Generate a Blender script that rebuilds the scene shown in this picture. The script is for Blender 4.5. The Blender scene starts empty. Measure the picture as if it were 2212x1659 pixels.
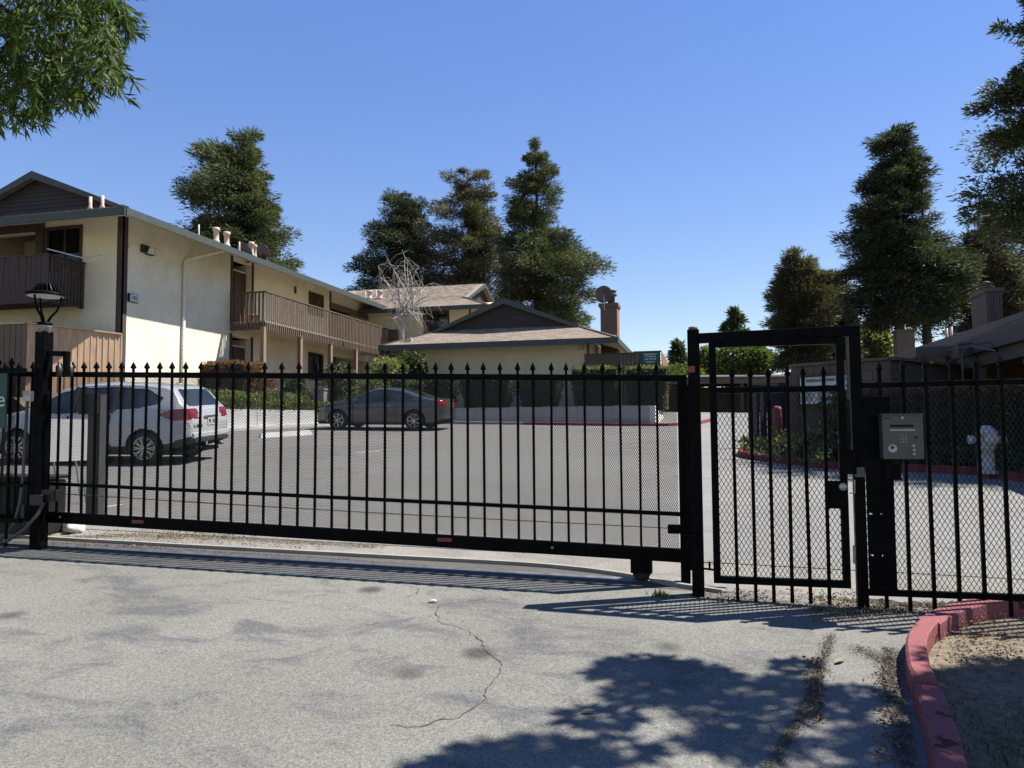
import bpy, bmesh, math, random
import numpy as np
from math import sin, cos, tan, pi, radians, sqrt, atan2, hypot
from mathutils import Vector, Matrix
random.seed(7); rng = np.random.default_rng(7)
S = bpy.context.scene
COL = S.collection

# ------------------------------------------------------------------ camera, sky, sun, exposure
F, CX, CY = 1661.0, 1106.0, 829.5
TH, PH, RO, H = radians(14.0), math.atan(97 / 1661.0), radians(0.40), 1.63
_f = np.array([-sin(TH) * cos(PH), cos(TH) * cos(PH), sin(PH)])
_r0 = np.array([cos(TH), sin(TH), 0.0]); _u0 = np.cross(_r0, _f)
_r = _r0 * cos(RO) - _u0 * sin(RO); _u = _u0 * cos(RO) + _r0 * sin(RO)
EYE = np.array([0.0, 0.0, H])
cam = bpy.data.cameras.new('camera'); camo = bpy.data.objects.new('camera', cam); COL.objects.link(camo)
cam.sensor_width = 36.0; cam.lens = 36.0 * F / 2212.0; cam.clip_start = 0.05; cam.clip_end = 3000
camo.matrix_world = Matrix(((_r[0], _u[0], -_f[0], 0), (_r[1], _u[1], -_f[1], 0), (_r[2], _u[2], -_f[2], H), (0, 0, 0, 1)))
S.camera = camo

SUN_EL = radians(57.0); SUN_DIR = Vector((0.89, 0.455, 0)).normalized() * cos(SUN_EL); SUN_DIR.z = sin(SUN_EL)
world = bpy.data.worlds.new('World'); S.world = world; world.use_nodes = True
wn = world.node_tree.nodes; wl = world.node_tree.links
sky = wn.new('ShaderNodeTexSky'); sky.sky_type = 'NISHITA'; sky.sun_disc = False
sky.sun_elevation = SUN_EL; sky.sun_rotation = atan2(SUN_DIR.x, SUN_DIR.y)
sky.altitude = 500; sky.air_density = 1.22; sky.dust_density = 0.0; sky.ozone_density = 2.5
hs = wn.new('ShaderNodeHueSaturation'); hs.inputs['Hue'].default_value = 0.523; hs.inputs['Saturation'].default_value = 1.52; gm = wn.new('ShaderNodeGamma'); gm.inputs[1].default_value = 0.66; hs.inputs['Value'].default_value = 1.0
wl.new(sky.outputs[0], gm.inputs[0]); wl.new(gm.outputs[0], hs.inputs['Color']); wl.new(hs.outputs[0], wn['Background'].inputs['Color'])
wn['Background'].inputs['Strength'].default_value = 0.126
sun = bpy.data.lights.new('sun', 'SUN'); suno = bpy.data.objects.new('sun', sun); COL.objects.link(suno)
sun.energy = 5.0; sun.angle = radians(0.53); sun.color = (1.0, 0.955, 0.88)
suno.rotation_euler = SUN_DIR.to_track_quat('Z', 'Y').to_euler(); suno.location = (20, 10, 30)
S.view_settings.view_transform = 'Standard'; S.view_settings.look = 'None'
S.view_settings.exposure = 1.20; S.view_settings.gamma = 1.0; S.view_settings.use_curve_mapping = False
S.cycles.max_bounces = 6; S.cycles.transparent_max_bounces = 8

# ------------------------------------------------------------------ placing: a photo point (2212 px wide) to a world point
GA, GB, GY = -0.020, 0.0605, 40.0
def zg(x, y):
    return GA * max(-26.0, min(26.0, x)) + GB * min(y, GY)
def ray(px, py): return _f + _r * ((px - CX) / F) + _u * ((CY - py) / F)
def G(px, py):
    d = ray(px, py); t = H / (GA * d[0] + GB * d[1] - d[2]); return Vector(EYE + d * t)
def atY(px, py, y): d = ray(px, py); return Vector(EYE + d * (y / d[1]))
def atX(px, py, x): d = ray(px, py); return Vector(EYE + d * (x / d[0]))
def atZ(px, py, z): d = ray(px, py); return Vector(EYE + d * ((z - H) / d[2]))
def atD(px, py, t): return Vector(EYE + ray(px, py) * t)
def atP(px, py, p, q):
    d = ray(px, py); n = np.array([-(q[1] - p[1]), q[0] - p[0], 0.0]); t = (n @ np.array([p[0], p[1], 0])) / (n @ d); return Vector(EYE + d * t)
K = 3072 / 2212.0
def c1(x, y): return x / 2.37 / K, (450 + y / 2.37) / K
def c2(x, y): return (650 + x / 2.765) / K, (700 + y / 2.765) / K
def c3(x, y): return (1100 + x / 2.4578) / K, (750 + y / 2.4578) / K
def c6(x, y): return (1950 + x / 1.843) / K, (950 + y / 1.843) / K
def c7(x, y): return (2400 + x / 1.843) / K, (950 + y / 1.843) / K
def c27(x, y): return (2700 + x / 5.925) / K, (900 + y / 5.925) / K

# ------------------------------------------------------------------ materials
M = {}
def rgb(c): return (c[0], c[1], c[2], 1.0)
class NT:
    def __init__(s, name):
        m = bpy.data.materials.new(name); m.use_nodes = True; s.m = m; s.t = m.node_tree; s.n = s.t.nodes; s.l = s.t.links
        s.b = s.n['Principled BSDF']; s.pos = None
    def node(s, k, **kw):
        x = s.n.new(k)
        for a, v in kw.items():
            if a in x.inputs.keys(): s.put(x, a, v)
            else: setattr(x, a, v)
        return x
    def put(s, x, a, v):
        if hasattr(v, 'is_output') or isinstance(v, bpy.types.NodeSocket): s.l.new(v, x.inputs[a])
        else: x.inputs[a].default_value = v
    def P(s):
        if s.pos is None: s.pos = s.node('ShaderNodeNewGeometry').outputs['Position']
        return s.pos
    def scaled(s, sx, sy, sz, src=None):
        m = s.node('ShaderNodeMapping'); s.l.new(src or s.P(), m.inputs['Vector']); m.inputs['Scale'].default_value = (sx, sy, sz); return m.outputs[0]
    def noise(s, scale, detail=3.0, rough=0.55, vec=None, dist=0.0):
        x = s.node('ShaderNodeTexNoise'); s.l.new(vec or s.P(), x.inputs['Vector'])
        x.inputs['Scale'].default_value = scale; x.inputs['Detail'].default_value = detail; x.inputs['Roughness'].default_value = rough; x.inputs['Distortion'].default_value = dist
        return x.outputs['Fac']
    def vor(s, scale, vec=None, feature='F1'):
        x = s.node('ShaderNodeTexVoronoi', feature=feature); s.l.new(vec or s.P(), x.inputs['Vector']); x.inputs['Scale'].default_value = scale; return x
    def ramp(s, fac, stops):
        x = s.node('ShaderNodeValToRGB'); s.l.new(fac, x.inputs[0]); e = x.color_ramp.elements
        while len(e) < len(stops): e.new(0.5)
        for i, (p, c) in enumerate(stops): e[i].position = p; e[i].color = rgb(c) if not isinstance(c, (int, float)) else (c, c, c, 1)
        return x.outputs[0]
    def mix(s, fac, a, b, mode='MIX'):
        x = s.node('ShaderNodeMix', data_type='RGBA', blend_type=mode)
        for i, v in ((0, fac), (6, a), (7, b)):
            if isinstance(v, bpy.types.NodeSocket): s.l.new(v, x.inputs[i])
            elif i == 0: x.inputs[0].default_value = v
            else: x.inputs[i].default_value = rgb(v)
        return x.outputs[2]
    def bump(s, h, strength=0.3, dist=0.01):
        x = s.node('ShaderNodeBump'); s.l.new(h, x.inputs['Height']); x.inputs['Strength'].default_value = strength; x.inputs['Distance'].default_value = dist
        s.l.new(x.outputs[0], s.b.inputs['Normal'])
    def col(s, v):
        if isinstance(v, bpy.types.NodeSocket): s.l.new(v, s.b.inputs['Base Color'])
        else: s.b.inputs['Base Color'].default_value = rgb(v)
    def rough(s, v):
        if isinstance(v, bpy.types.NodeSocket): s.l.new(v, s.b.inputs['Roughness'])
        else: s.b.inputs['Roughness'].default_value = v
DIM = {k: v for v, ks in {0.62: 'dirt dry_grass green_grass cement grey_board block mortar terracotta grey_trim', 1.35: 'white_wall', 0.95: 'shade_wall soffit post_wood tan_board sunlit_board chimney_board vent_pipe green_trim', 1.3: 'rail_wood', 0.75: 'brown_wood galvanised keypad_case hydrant_paint curtain sign_white car_white white_plastic white_mark plastic_bag bark'}.items() for k in ks.split()}
def mat(name, c, rough=0.7, var=0.12, scale=3.0, metal=0.0, bump=0.0, bscale=60.0, spec=0.5, stretch=None, coat=0.0, isl=0.0):
    c = tuple(x * DIM.get(name, 1.0) * 0.78 for x in c)
    t = NT(name); dark = tuple(x * (1 - var) for x in c); lite = tuple(min(1, x * (1 + var)) for x in c)
    vec = t.scaled(*stretch) if stretch else None
    f = t.noise(scale, 4, 0.6, vec); out = t.ramp(f, [(0.3, dark), (0.7, lite)])
    if isl:
        g = t.node('ShaderNodeNewGeometry'); r = t.ramp(g.outputs['Random Per Island'], [(0.0, 1 - isl), (1.0, 1 + isl)])
        out = t.mix(1.0, out, r, 'MULTIPLY')
    t.col(out); t.rough(rough); t.b.inputs['Metallic'].default_value = metal; t.b.inputs['Specular IOR Level'].default_value = spec
    t.b.inputs['Coat Weight'].default_value = coat; t.b.inputs['Coat Roughness'].default_value = 0.04
    if bump: t.bump(t.noise(bscale, 3, 0.6, vec), bump, 0.01)
    M[name] = t.m; return t.m

def pavement(name, base, lite, stain=1.0, speck=1.0):
    base = tuple(x * 0.425 for x in base); lite = tuple(x * 0.425 for x in lite)
    t = NT(name)
    big = t.noise(0.45, 4, 0.6); mid = t.noise(1.5, 5, 0.66, t.scaled(1.0, 1.8, 1.0), 0.6)
    c = t.ramp(big, [(0.3, base), (0.72, lite)])
    # blotchy grey-blue tyre scuffs, drawn out along the direction of travel
    c = t.mix(t.ramp(mid, [(0.50, 0.0), (0.64, 0.55 * stain)]), c, tuple(x * 0.55 for x in base[:2]) + (base[2] * 0.68,))
    v = t.vor(1.15, t.scaled(1.0, 1.0, 1.0)); drop = t.ramp(v.outputs['Distance'], [(0.07, 0.8 * stain), (0.16, 0.0)])
    keep = t.ramp(t.noise(0.7, 2), [(0.36, 0.0), (0.42, 1.0)])
    c = t.mix(t.mix(1.0, drop, keep, 'MULTIPLY'), c, tuple(x * 0.42 for x in base))
    # stone chips of the worn surface
    s1 = t.vor(150.0); chip = t.ramp(s1.outputs['Color'], [(0.15, 0.62), (0.55, 1.0), (0.95, 1.32)])
    c = t.mix(0.85 * speck, c, chip, 'MULTIPLY')
    s2 = t.noise(45, 3, 0.8); c = t.mix(0.5 * speck, c, t.ramp(s2, [(0.3, 0.62), (0.7, 1.3)]), 'MULTIPLY')
    t.col(c); t.rough(0.88); t.b.inputs['Specular IOR Level'].default_value = 0.3
    t.bump(t.mix(0.5, s1.outputs['Distance'], s2), 0.5, 0.004); M[name] = t.m
pavement('asphalt', (0.300, 0.298, 0.258), (0.400, 0.396, 0.346), 1.3, 1.15)
pavement('asphalt_lot', (0.37, 0.36, 0.33), (0.46, 0.45, 0.415), 0.5)
pavement('concrete_apron', (0.31, 0.30, 0.27), (0.42, 0.40, 0.36), 0.4)
pavement('track_bed', (0.13, 0.125, 0.11), (0.21, 0.20, 0.18), 0.6)  # darker than the driveway, with the lip's trough shadow partly in the colour
pavement('rough_strip', (0.36, 0.34, 0.29), (0.52, 0.49, 0.43), 0.7, 1.0)
mat('crack', (0.055, 0.05, 0.042), 0.95, 0.4, 40)
mat('dirt', (0.27, 0.215, 0.145), 0.95, 0.5, 16, bump=1.0, bscale=40)
mat('dark_soil', (0.10, 0.088, 0.068), 0.95, 0.45, 14, bump=0.9, bscale=60)
mat('broken_edge', (0.06, 0.055, 0.048), 0.95, 0.5, 30, bump=0.9, bscale=70)
mat('litter', (0.16, 0.10, 0.055), 0.95, 0.5, 60, isl=0.6)
mat('dry_grass', (0.42, 0.36, 0.16), 0.8, 0.3, 8, isl=0.4)
mat('green_grass', (0.10, 0.18, 0.04), 0.6, 0.3, 8, isl=0.5)
mat('white_mark', (0.72, 0.71, 0.68), 0.8, 0.15, 12)
mat('cement', (0.46, 0.44, 0.39), 0.9, 0.2, 3, bump=0.4, bscale=40)
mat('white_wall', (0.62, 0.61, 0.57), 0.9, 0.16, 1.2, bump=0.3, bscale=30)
mat('shade_wall', (0.50, 0.49, 0.46), 0.9, 0.18, 1.3, bump=0.3, bscale=30)  # darker copy of the wall colour, shade put into it
mat('steel', (0.30, 0.29, 0.27), 0.45, 0.3, 9, metal=0.8)
mat('galvanised', (0.55, 0.55, 0.53), 0.4, 0.15, 9, metal=0.6)
# black gate paint: half gloss, dusty and scuffed
t = NT('black_paint')
c = t.ramp(t.noise(6, 4, 0.6), [(0.3, (0.0008, 0.0008, 0.001)), (0.75, (0.003, 0.003, 0.0033))])
chips = t.ramp(t.noise(38, 3, 0.7), [(0.72, 0.0), (0.78, 0.45)])
t.col(t.mix(chips, c, (0.22, 0.19, 0.16))); t.rough(t.ramp(t.noise(14, 3), [(0.3, 0.34), (0.7, 0.62)])); t.b.inputs['Specular IOR Level'].default_value = 0.06; t.bump(t.noise(120, 3), 0.15, 0.002); M['black_paint'] = t.m
mat('black_mesh', (0.004, 0.004, 0.004), 0.42, 0.4, 30, spec=0.4)
mat('rubber', (0.02, 0.02, 0.021), 0.8, 0.2, 10)
mat('grey_pipe', (0.07, 0.07, 0.068), 0.5, 0.2, 12)
def kerb_paint(name, red, bare):
    red = tuple(x * 0.76 for x in red); bare = tuple(x * 0.76 for x in bare)
    t = NT(name); f = t.noise(7, 5, 0.7, None, 0.4)
    c = t.ramp(t.noise(3, 3), [(0.3, tuple(x * 0.85 for x in red)), (0.7, tuple(min(1, x * 1.15) for x in red))])
    c = t.mix(t.ramp(t.noise(22, 4, 0.7), [(0.55, 0.0), (0.72, 0.5)]), c, tuple(x * 0.45 for x in red))
    t.col(t.mix(t.ramp(f, [(0.60, 0.0), (0.63, 1.0)]), t.mix(0.5, c, t.ramp(t.noise(110, 3, 0.7), [(0.3, 0.6), (0.7, 1.35)]), 'MULTIPLY'), bare)); t.rough(0.85); t.b.inputs['Specular IOR Level'].default_value = 0.2; t.bump(t.noise(60, 4, 0.7), 0.8, 0.010); M[name] = t.m
kerb_paint('red_kerb', (0.28, 0.10, 0.104), (0.09, 0.022, 0.022))
kerb_paint('red_kerb_far', (0.22, 0.045, 0.048), (0.20, 0.16, 0.14))
mat('red_post', (0.17, 0.022, 0.03), 0.7, 0.2, 6)
# stucco: trowelled render with worm-like texture, stains
def stucco(name, a, b, fine=1.0):
    a = tuple(x * 1.10 for x in a); b = tuple(x * 1.10 for x in b)
    t = NT(name); c = t.ramp(t.noise(0.9, 4, 0.6), [(0.3, a), (0.7, b)])
    w = t.noise(9, 2, 0.5, t.scaled(1, 1, 1.4), 2.2); line = t.ramp(w, [(0.45, 1.0), (0.5, 0.62), (0.55, 1.0)])
    c = t.mix(0.8 * fine, c, line, 'MULTIPLY')
    st = t.ramp(t.noise(1.3, 5, 0.7, t.scaled(1, 1, 0.35)), [(0.55, 0.0), (0.8, 0.35)])
    c = t.mix(st, c, (a[0] * 0.6, a[1] * 0.52, a[2] * 0.42)); t.col(c); t.rough(0.93); t.b.inputs['Specular IOR Level'].default_value = 0.2
    t.bump(w, 1.0, 0.02); M[name] = t.m
stucco('stucco', (0.60, 0.545, 0.415), (0.72, 0.665, 0.53))
stucco('stucco_soft', (0.57, 0.52, 0.39), (0.66, 0.61, 0.475), 0.5)
mat('soffit', (0.62, 0.57, 0.42), 0.85, 0.1, 2)
wood = dict(rough=0.8, var=0.22, scale=5, bump=0.3, bscale=20, stretch=(3, 3, 0.4))
mat('brown_wood', (0.078, 0.052, 0.042), isl=0.2, **wood)
mat('rail_wood', (0.090, 0.060, 0.042), isl=0.2, **wood)
mat('post_wood', (0.25, 0.175, 0.115), isl=0.1, **wood)
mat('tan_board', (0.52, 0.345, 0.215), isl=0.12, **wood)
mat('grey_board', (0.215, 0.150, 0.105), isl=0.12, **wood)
mat('sunlit_board', (0.30, 0.13, 0.07), isl=0.12, **wood)  # paler, redder board tone with sunlight put into the colour
mat('chimney_board', (0.115, 0.080, 0.066), isl=0.08, **wood)
mat('door_brown', (0.070, 0.036, 0.022), 0.55, 0.2, 4)
mat('green_trim', (0.050, 0.062, 0.055), 0.6, 0.15, 4)
mat('gable_board', (0.036, 0.029, 0.025), 0.7, 0.2, 6, isl=0.15)
mat('grey_trim', (0.145, 0.115, 0.088), 0.7, 0.15, 4)
def shingle(name, a, b):
    a = tuple(x * 0.90 for x in a); b = tuple(x * 0.90 for x in b)
    t = NT(name); g = t.node('ShaderNodeNewGeometry'); r = t.ramp(g.outputs['Random Per Island'], [(0.0, tuple(x * 0.68 for x in a)), (0.5, a), (1.0, b)])
    oi = t.node('ShaderNodeObjectInfo'); r = t.mix(0.6, r, t.ramp(oi.outputs['Random'], [(0, 0.75), (1, 1.2)]), 'MULTIPLY')
    c = t.mix(0.6, r, t.ramp(t.noise(60, 3, 0.7), [(0.3, 0.75), (0.7, 1.2)]), 'MULTIPLY'); t.col(c); t.rough(0.92); t.b.inputs['Specular IOR Level'].default_value = 0.2; M[name] = t.m
shingle('shingle', (0.26, 0.212, 0.165), (0.345, 0.285, 0.225))
shingle('shingle_grey', (0.20, 0.158, 0.122), (0.28, 0.225, 0.18))
mat('vent_pipe', (0.55, 0.46, 0.38), 0.7, 0.15, 10)
mat('dish_grey', (0.055, 0.055, 0.06), 0.5, 0.15, 8)
mat('glass_dark', (0.02, 0.023, 0.027), 0.06, 0.1, 3, spec=0.9)
mat('curtain', (0.62, 0.62, 0.62), 0.9, 0.12, 20, stretch=(8, 8, 0.3))
mat('curtain_dark', (0.10, 0.10, 0.105), 0.9, 0.3, 20, stretch=(8, 8, 0.3))
mat('interior', (0.006, 0.006, 0.007), 0.9, 0.2, 3)
mat('white_plastic', (0.78, 0.78, 0.76), 0.5, 0.05, 5)
mat('black_plastic', (0.012, 0.012, 0.013), 0.5, 0.2, 5)
mat('block', (0.20, 0.155, 0.122), 0.95, 0.18, 2, bump=0.5, bscale=40, isl=0.10)
mat('mortar', (0.105, 0.09, 0.078), 0.95, 0.15, 6)
mat('dark_steel_gate', (0.018, 0.014, 0.028), 0.6, 0.2, 5)
mat('sign_green', (0.006, 0.070, 0.050), 0.5, 0.08, 4)
mat('sign_white', (0.80, 0.80, 0.80), 0.5, 0.04, 6)
mat('ink_white', (0.70, 0.80, 0.74), 0.6, 0.02, 4)
mat('ink_black', (0.012, 0.02, 0.022), 0.6, 0.02, 4)
mat('car_white', (0.80, 0.81, 0.82), 0.25, 0.02, 2, coat=1.0)
mat('car_grey', (0.085, 0.085, 0.088), 0.28, 0.05, 2, metal=0.35, coat=1.0)
mat('car_trim', (0.03, 0.03, 0.032), 0.6, 0.1, 5)
mat('alloy', (0.62, 0.62, 0.63), 0.25, 0.08, 8, metal=0.9)
mat('red_lens', (0.28, 0.006, 0.010), 0.12, 0.25, 9, coat=1.0)
mat('red_reflector', (0.25, 0.012, 0.012), 0.35, 0.35, 22)
mat('keypad_case', (0.13, 0.128, 0.112), 0.45, 0.12, 6, metal=0.4)
mat('hydrant_paint', (0.62, 0.61, 0.58), 0.45, 0.1, 7)
mat('bark', (0.085, 0.058, 0.044), 0.95, 0.35, 4, bump=0.9, bscale=14, stretch=(3, 3, 0.5))
mat('pale_bark', (0.38, 0.35, 0.31), 0.9, 0.3, 8, bump=0.6, bscale=25)
mat('terracotta', (0.40, 0.22, 0.15), 0.8, 0.1, 6)
mat('plastic_bag', (0.72, 0.72, 0.70), 0.35, 0.1, 15)
def leafmat(name, a, b, c=None, trans=0.35, rough=0.6, clump=0.5, spec=0.35):
    a, b, c = [tuple(x * 0.78 for x in q) if q else None for q in (a, b, c)]
    t = NT(name); g = t.node('ShaderNodeNewGeometry')
    r = t.ramp(g.outputs['Random Per Island'], [(0.0, a), (0.75, b), (1.0, c or b)])
    r = t.mix(1.0, r, t.ramp(t.noise(clump, 3, 0.6), [(0.3, 0.62), (0.7, 1.35)]), 'MULTIPLY')
    t.col(r); t.rough(rough); t.b.inputs['Specular IOR Level'].default_value = spec
    tr = t.node('ShaderNodeBsdfTranslucent'); t.l.new(t.mix(1.0, r, (1.2, 1.35, 0.6), 'MULTIPLY'), tr.inputs['Color'])
    mx = t.node('ShaderNodeMixShader'); mx.inputs[0].default_value = trans; t.l.new(t.b.outputs[0], mx.inputs[1]); t.l.new(tr.outputs[0], mx.inputs[2])
    t.l.new(mx.outputs[0], t.n['Material Output'].inputs['Surface']); M[name] = t.m
leafmat('redwood', (0.045, 0.060, 0.028), (0.105, 0.128, 0.062), (0.20, 0.19, 0.12), 0.25, spec=0.2)  # last tone of each redwood paints sunlit spray tips into the colour
leafmat('redwood_brown', (0.065, 0.064, 0.034), (0.135, 0.128, 0.075), (0.25, 0.20, 0.14), 0.25, spec=0.2)
leafmat('redwood_dark', (0.030, 0.042, 0.024), (0.074, 0.094, 0.052), (0.15, 0.145, 0.095), 0.22, spec=0.2)
leafmat('broadleaf', (0.055, 0.085, 0.022), (0.12, 0.16, 0.045), (0.20, 0.20, 0.07), 0.35, clump=0.8)
leafmat('willow_leaf', (0.040, 0.070, 0.016), (0.085, 0.135, 0.032), (0.16, 0.21, 0.06), 0.30, 0.6, 1.2, 0.18)
leafmat('hedge_green', (0.025, 0.038, 0.014), (0.065, 0.085, 0.028), (0.17, 0.19, 0.07), 0.35, 0.5, 1.5)
leafmat('hedge_lime', (0.09, 0.115, 0.035), (0.19, 0.215, 0.07), (0.33, 0.32, 0.13), 0.35, 0.5, 1.5)
leafmat('hedge_rust', (0.10, 0.045, 0.022), (0.24, 0.105, 0.055), (0.22, 0.17, 0.07), 0.3, 0.5, 1.5)
leafmat('ivy', (0.016, 0.034, 0.014), (0.036, 0.062, 0.026), (0.09, 0.115, 0.05), 0.3, 0.4, 1.5)
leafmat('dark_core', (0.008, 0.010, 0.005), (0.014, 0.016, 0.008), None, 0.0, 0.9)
# ------------------------------------------------------------------ mesh helpers
ORG = {}
class MB:
    def __init__(s): s.v = []; s.f = []; s.sm = []
    def add(s, vs, fs, smooth=False):
        o = len(s.v); s.v += [tuple(p) for p in vs]; s.f += [tuple(i + o for i in f) for f in fs]; s.sm += [smooth] * len(fs); return s
    def hexa(s, p):  # 8 corners: bottom ring 0-3 ccw, top ring 4-7
        return s.add(p, [(3, 2, 1, 0), (4, 5, 6, 7), (0, 1, 5, 4), (1, 2, 6, 5), (2, 3, 7, 6), (3, 0, 4, 7)])
    def box(s, x0, x1, y0, y1, z0, z1):
        return s.hexa([(x0, y0, z0), (x1, y0, z0), (x1, y1, z0), (x0, y1, z0), (x0, y0, z1), (x1, y0, z1), (x1, y1, z1), (x0, y1, z1)])
    def bar(s, a, b, w, h, up=(0, 0, 1)):
        a = Vector(a); b = Vector(b); d = (b - a).normalized(); up = Vector(up)
        if abs(d.dot(up)) > 0.98: up = Vector((0, 1, 0))
        r = d.cross(up).normalized(); u = r.cross(d)
        c = [(-w / 2, -h / 2), (w / 2, -h / 2), (w / 2, h / 2), (-w / 2, h / 2)]
        return s.hexa([a + r * x + u * y for x, y in c] + [b + r * x + u * y for x, y in c])
    def tube(s, pts, r, n=8, cap=True, smooth=True):
        pts = [Vector(p) for p in pts]; rr = r if isinstance(r, (list, tuple)) else [r] * len(pts)
        rings = []; prev = None
        for i, p in enumerate(pts):
            d = (pts[min(i + 1, len(pts) - 1)] - pts[max(i - 1, 0)]).normalized()
            ref = prev if prev is not None else (Vector((0, 0, 1)) if abs(d.z) < 0.9 else Vector((1, 0, 0)))
            a = d.cross(ref).normalized(); b = a.cross(d).normalized(); prev = b
            rings.append([p + (a * cos(2 * pi * k / n) + b * sin(2 * pi * k / n)) * rr[i] for k in range(n)])
        vs = [q for g in rings for q in g]; fs = []
        for i in range(len(pts) - 1):
            for k in range(n): fs.append((i * n + k, i * n + (k + 1) % n, (i + 1) * n + (k + 1) % n, (i + 1) * n + k))
        s.add(vs, fs, smooth)
        if cap: s.add(rings[0], [tuple(range(n - 1, -1, -1))]); s.add(rings[-1], [tuple(range(n))])
        return s
    def lathe(s, prof, c=(0, 0, 0), n=24, axis='z', smooth=True):
        vs = []; fs = []
        for (r, z) in prof:
            for k in range(n):
                a = 2 * pi * k / n; x, y = r * cos(a), r * sin(a)
                p = (x, y, z) if axis == 'z' else ((x, z, y) if axis == 'y' else (z, x, y))
                vs.append((p[0] + c[0], p[1] + c[1], p[2] + c[2]))
        for i in range(len(prof) - 1):
            for k in range(n): fs.append((i * n + k, i * n + (k + 1) % n, (i + 1) * n + (k + 1) % n, (i + 1) * n + k))
        fs.append(tuple(range(n - 1, -1, -1))); fs.append(tuple((len(prof) - 1) * n + k for k in range(n)))
        return s.add(vs, fs, smooth)
    def poly(s, pts): return s.add(pts, [tuple(range(len(pts)))])
    def prism(s, pts, off):
        n = len(pts); off = Vector(off); a = [Vector(p) for p in pts]; b = [p + off for p in a]
        return s.add(a + b, [tuple(range(n))] + [tuple(range(2 * n - 1, n - 1, -1))] + [(i, i + n, (i + 1) % n + n, (i + 1) % n) for i in range(n)])
    def mesh(s, name, m, off=(0, 0, 0)):
        me = bpy.data.meshes.new(name); o = off
        me.from_pydata([(p[0] - o[0], p[1] - o[1], p[2] - o[2]) for p in s.v], [], s.f)
        me.polygons.foreach_set('use_smooth', s.sm); me.materials.append(M[m] if isinstance(m, str) else m)
        bm = bmesh.new(); bm.from_mesh(me); bmesh.ops.recalc_face_normals(bm, faces=bm.faces); bm.to_mesh(me); bm.free()
        return me
    def build(s, name, m, parent=None, bevel=0.0, **kw):
        off = ORG.get(parent.name, (0, 0, 0)) if parent else kw.pop('at', (0, 0, 0))
        ob = bpy.data.objects.new(name, s.mesh(name, m, off)); COL.objects.link(ob)
        if parent: ob.parent = parent; ORG[ob.name] = off
        else: ob.location = off; ORG[ob.name] = off
        if bevel:
            b = ob.modifiers.new('bevel', 'BEVEL'); b.width = bevel; b.segments = 2; b.limit_method = 'ANGLE'; b.angle_limit = radians(40)
        for k, v in kw.items(): ob[k] = v
        return ob
def empty(name, loc, label=None, cat=None, group=None, local=False):
    o = bpy.data.objects.new(name, None); COL.objects.link(o); o.location = loc; o.empty_display_size = 0.2
    ORG[o.name] = (0, 0, 0) if local else tuple(loc)
    if label: o['label'] = label
    if cat: o['category'] = cat
    if group: o['group'] = group
    return o
def tag(o, label=None, cat=None, group=None, kind=None):
    for k, v in (('label', label), ('category', cat), ('group', group), ('kind', kind)):
        if v: o[k] = v
    return o
def inst(me, name, parent=None, loc=(0, 0, 0), rot=(0, 0, 0), scale=None):
    o = bpy.data.objects.new(name, me); COL.objects.link(o)
    if parent: o.parent = parent
    o.location = loc; o.rotation_euler = rot
    if scale: o.scale = scale
    ORG[o.name] = (0, 0, 0); return o
def copy_tree(o, parent=None):
    c = o.copy(); COL.objects.link(c); c.parent = parent
    for ch in list(o.children): copy_tree(ch, c)
    return c
def npmesh(name, V, Fq, m, nv=4):
    """V (N,3) vertices, Fq (M,nv) indices"""
    me = bpy.data.meshes.new(name); V = np.asarray(V, np.float32); Fq = np.asarray(Fq, np.int32)
    me.vertices.add(len(V)); me.vertices.foreach_set('co', V.ravel())
    me.loops.add(Fq.size); me.loops.foreach_set('vertex_index', Fq.ravel())
    me.polygons.add(len(Fq)); me.polygons.foreach_set('loop_start', np.arange(0, Fq.size, nv, dtype=np.int32))
    me.polygons.foreach_set('loop_total', np.full(len(Fq), nv, np.int32))
    me.materials.append(M[m]); me.update(); me.validate(); return me
def unit(a): return a / (np.linalg.norm(a, axis=-1, keepdims=True) + 1e-9)
def leaves(P, Dr, L, W, bend=0.0, twist=None):
    """diamond leaves at P pointing along Dr: 4 verts each; returns V, F"""
    n = len(P); Dr = unit(Dr); R = unit(rng.normal(size=(n, 3))); side = unit(np.cross(Dr, R)); nrm = np.cross(side, Dr)
    L = np.broadcast_to(L, (n,))[:, None]; W = np.broadcast_to(W, (n,))[:, None]
    a = P; b = P + Dr * L * 0.42 + side * W * 0.5 + nrm * L * bend; c = P + Dr * L; d = P + Dr * L * 0.42 - side * W * 0.5 + nrm * L * bend
    V = np.stack([a, b, c, d], 1).reshape(-1, 3); Fc = np.arange(4 * n).reshape(n, 4); return V, Fc
def text_mesh(s, size, mname, bold=False):
    cu = bpy.data.curves.new('lettering', 'FONT'); cu.body = s; cu.size = size; cu.align_x = 'CENTER'; cu.align_y = 'CENTER'; cu.extrude = 0.0008
    if bold: cu.offset = size * 0.025
    ob = bpy.data.objects.new('tmp_text', cu); COL.objects.link(ob)
    dg = bpy.context.evaluated_depsgraph_get(); me = bpy.data.meshes.new_from_object(ob.evaluated_get(dg)); bpy.data.objects.remove(ob); me.name = 'lettering'
    me.materials.clear(); me.materials.append(M[mname]); return me
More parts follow.
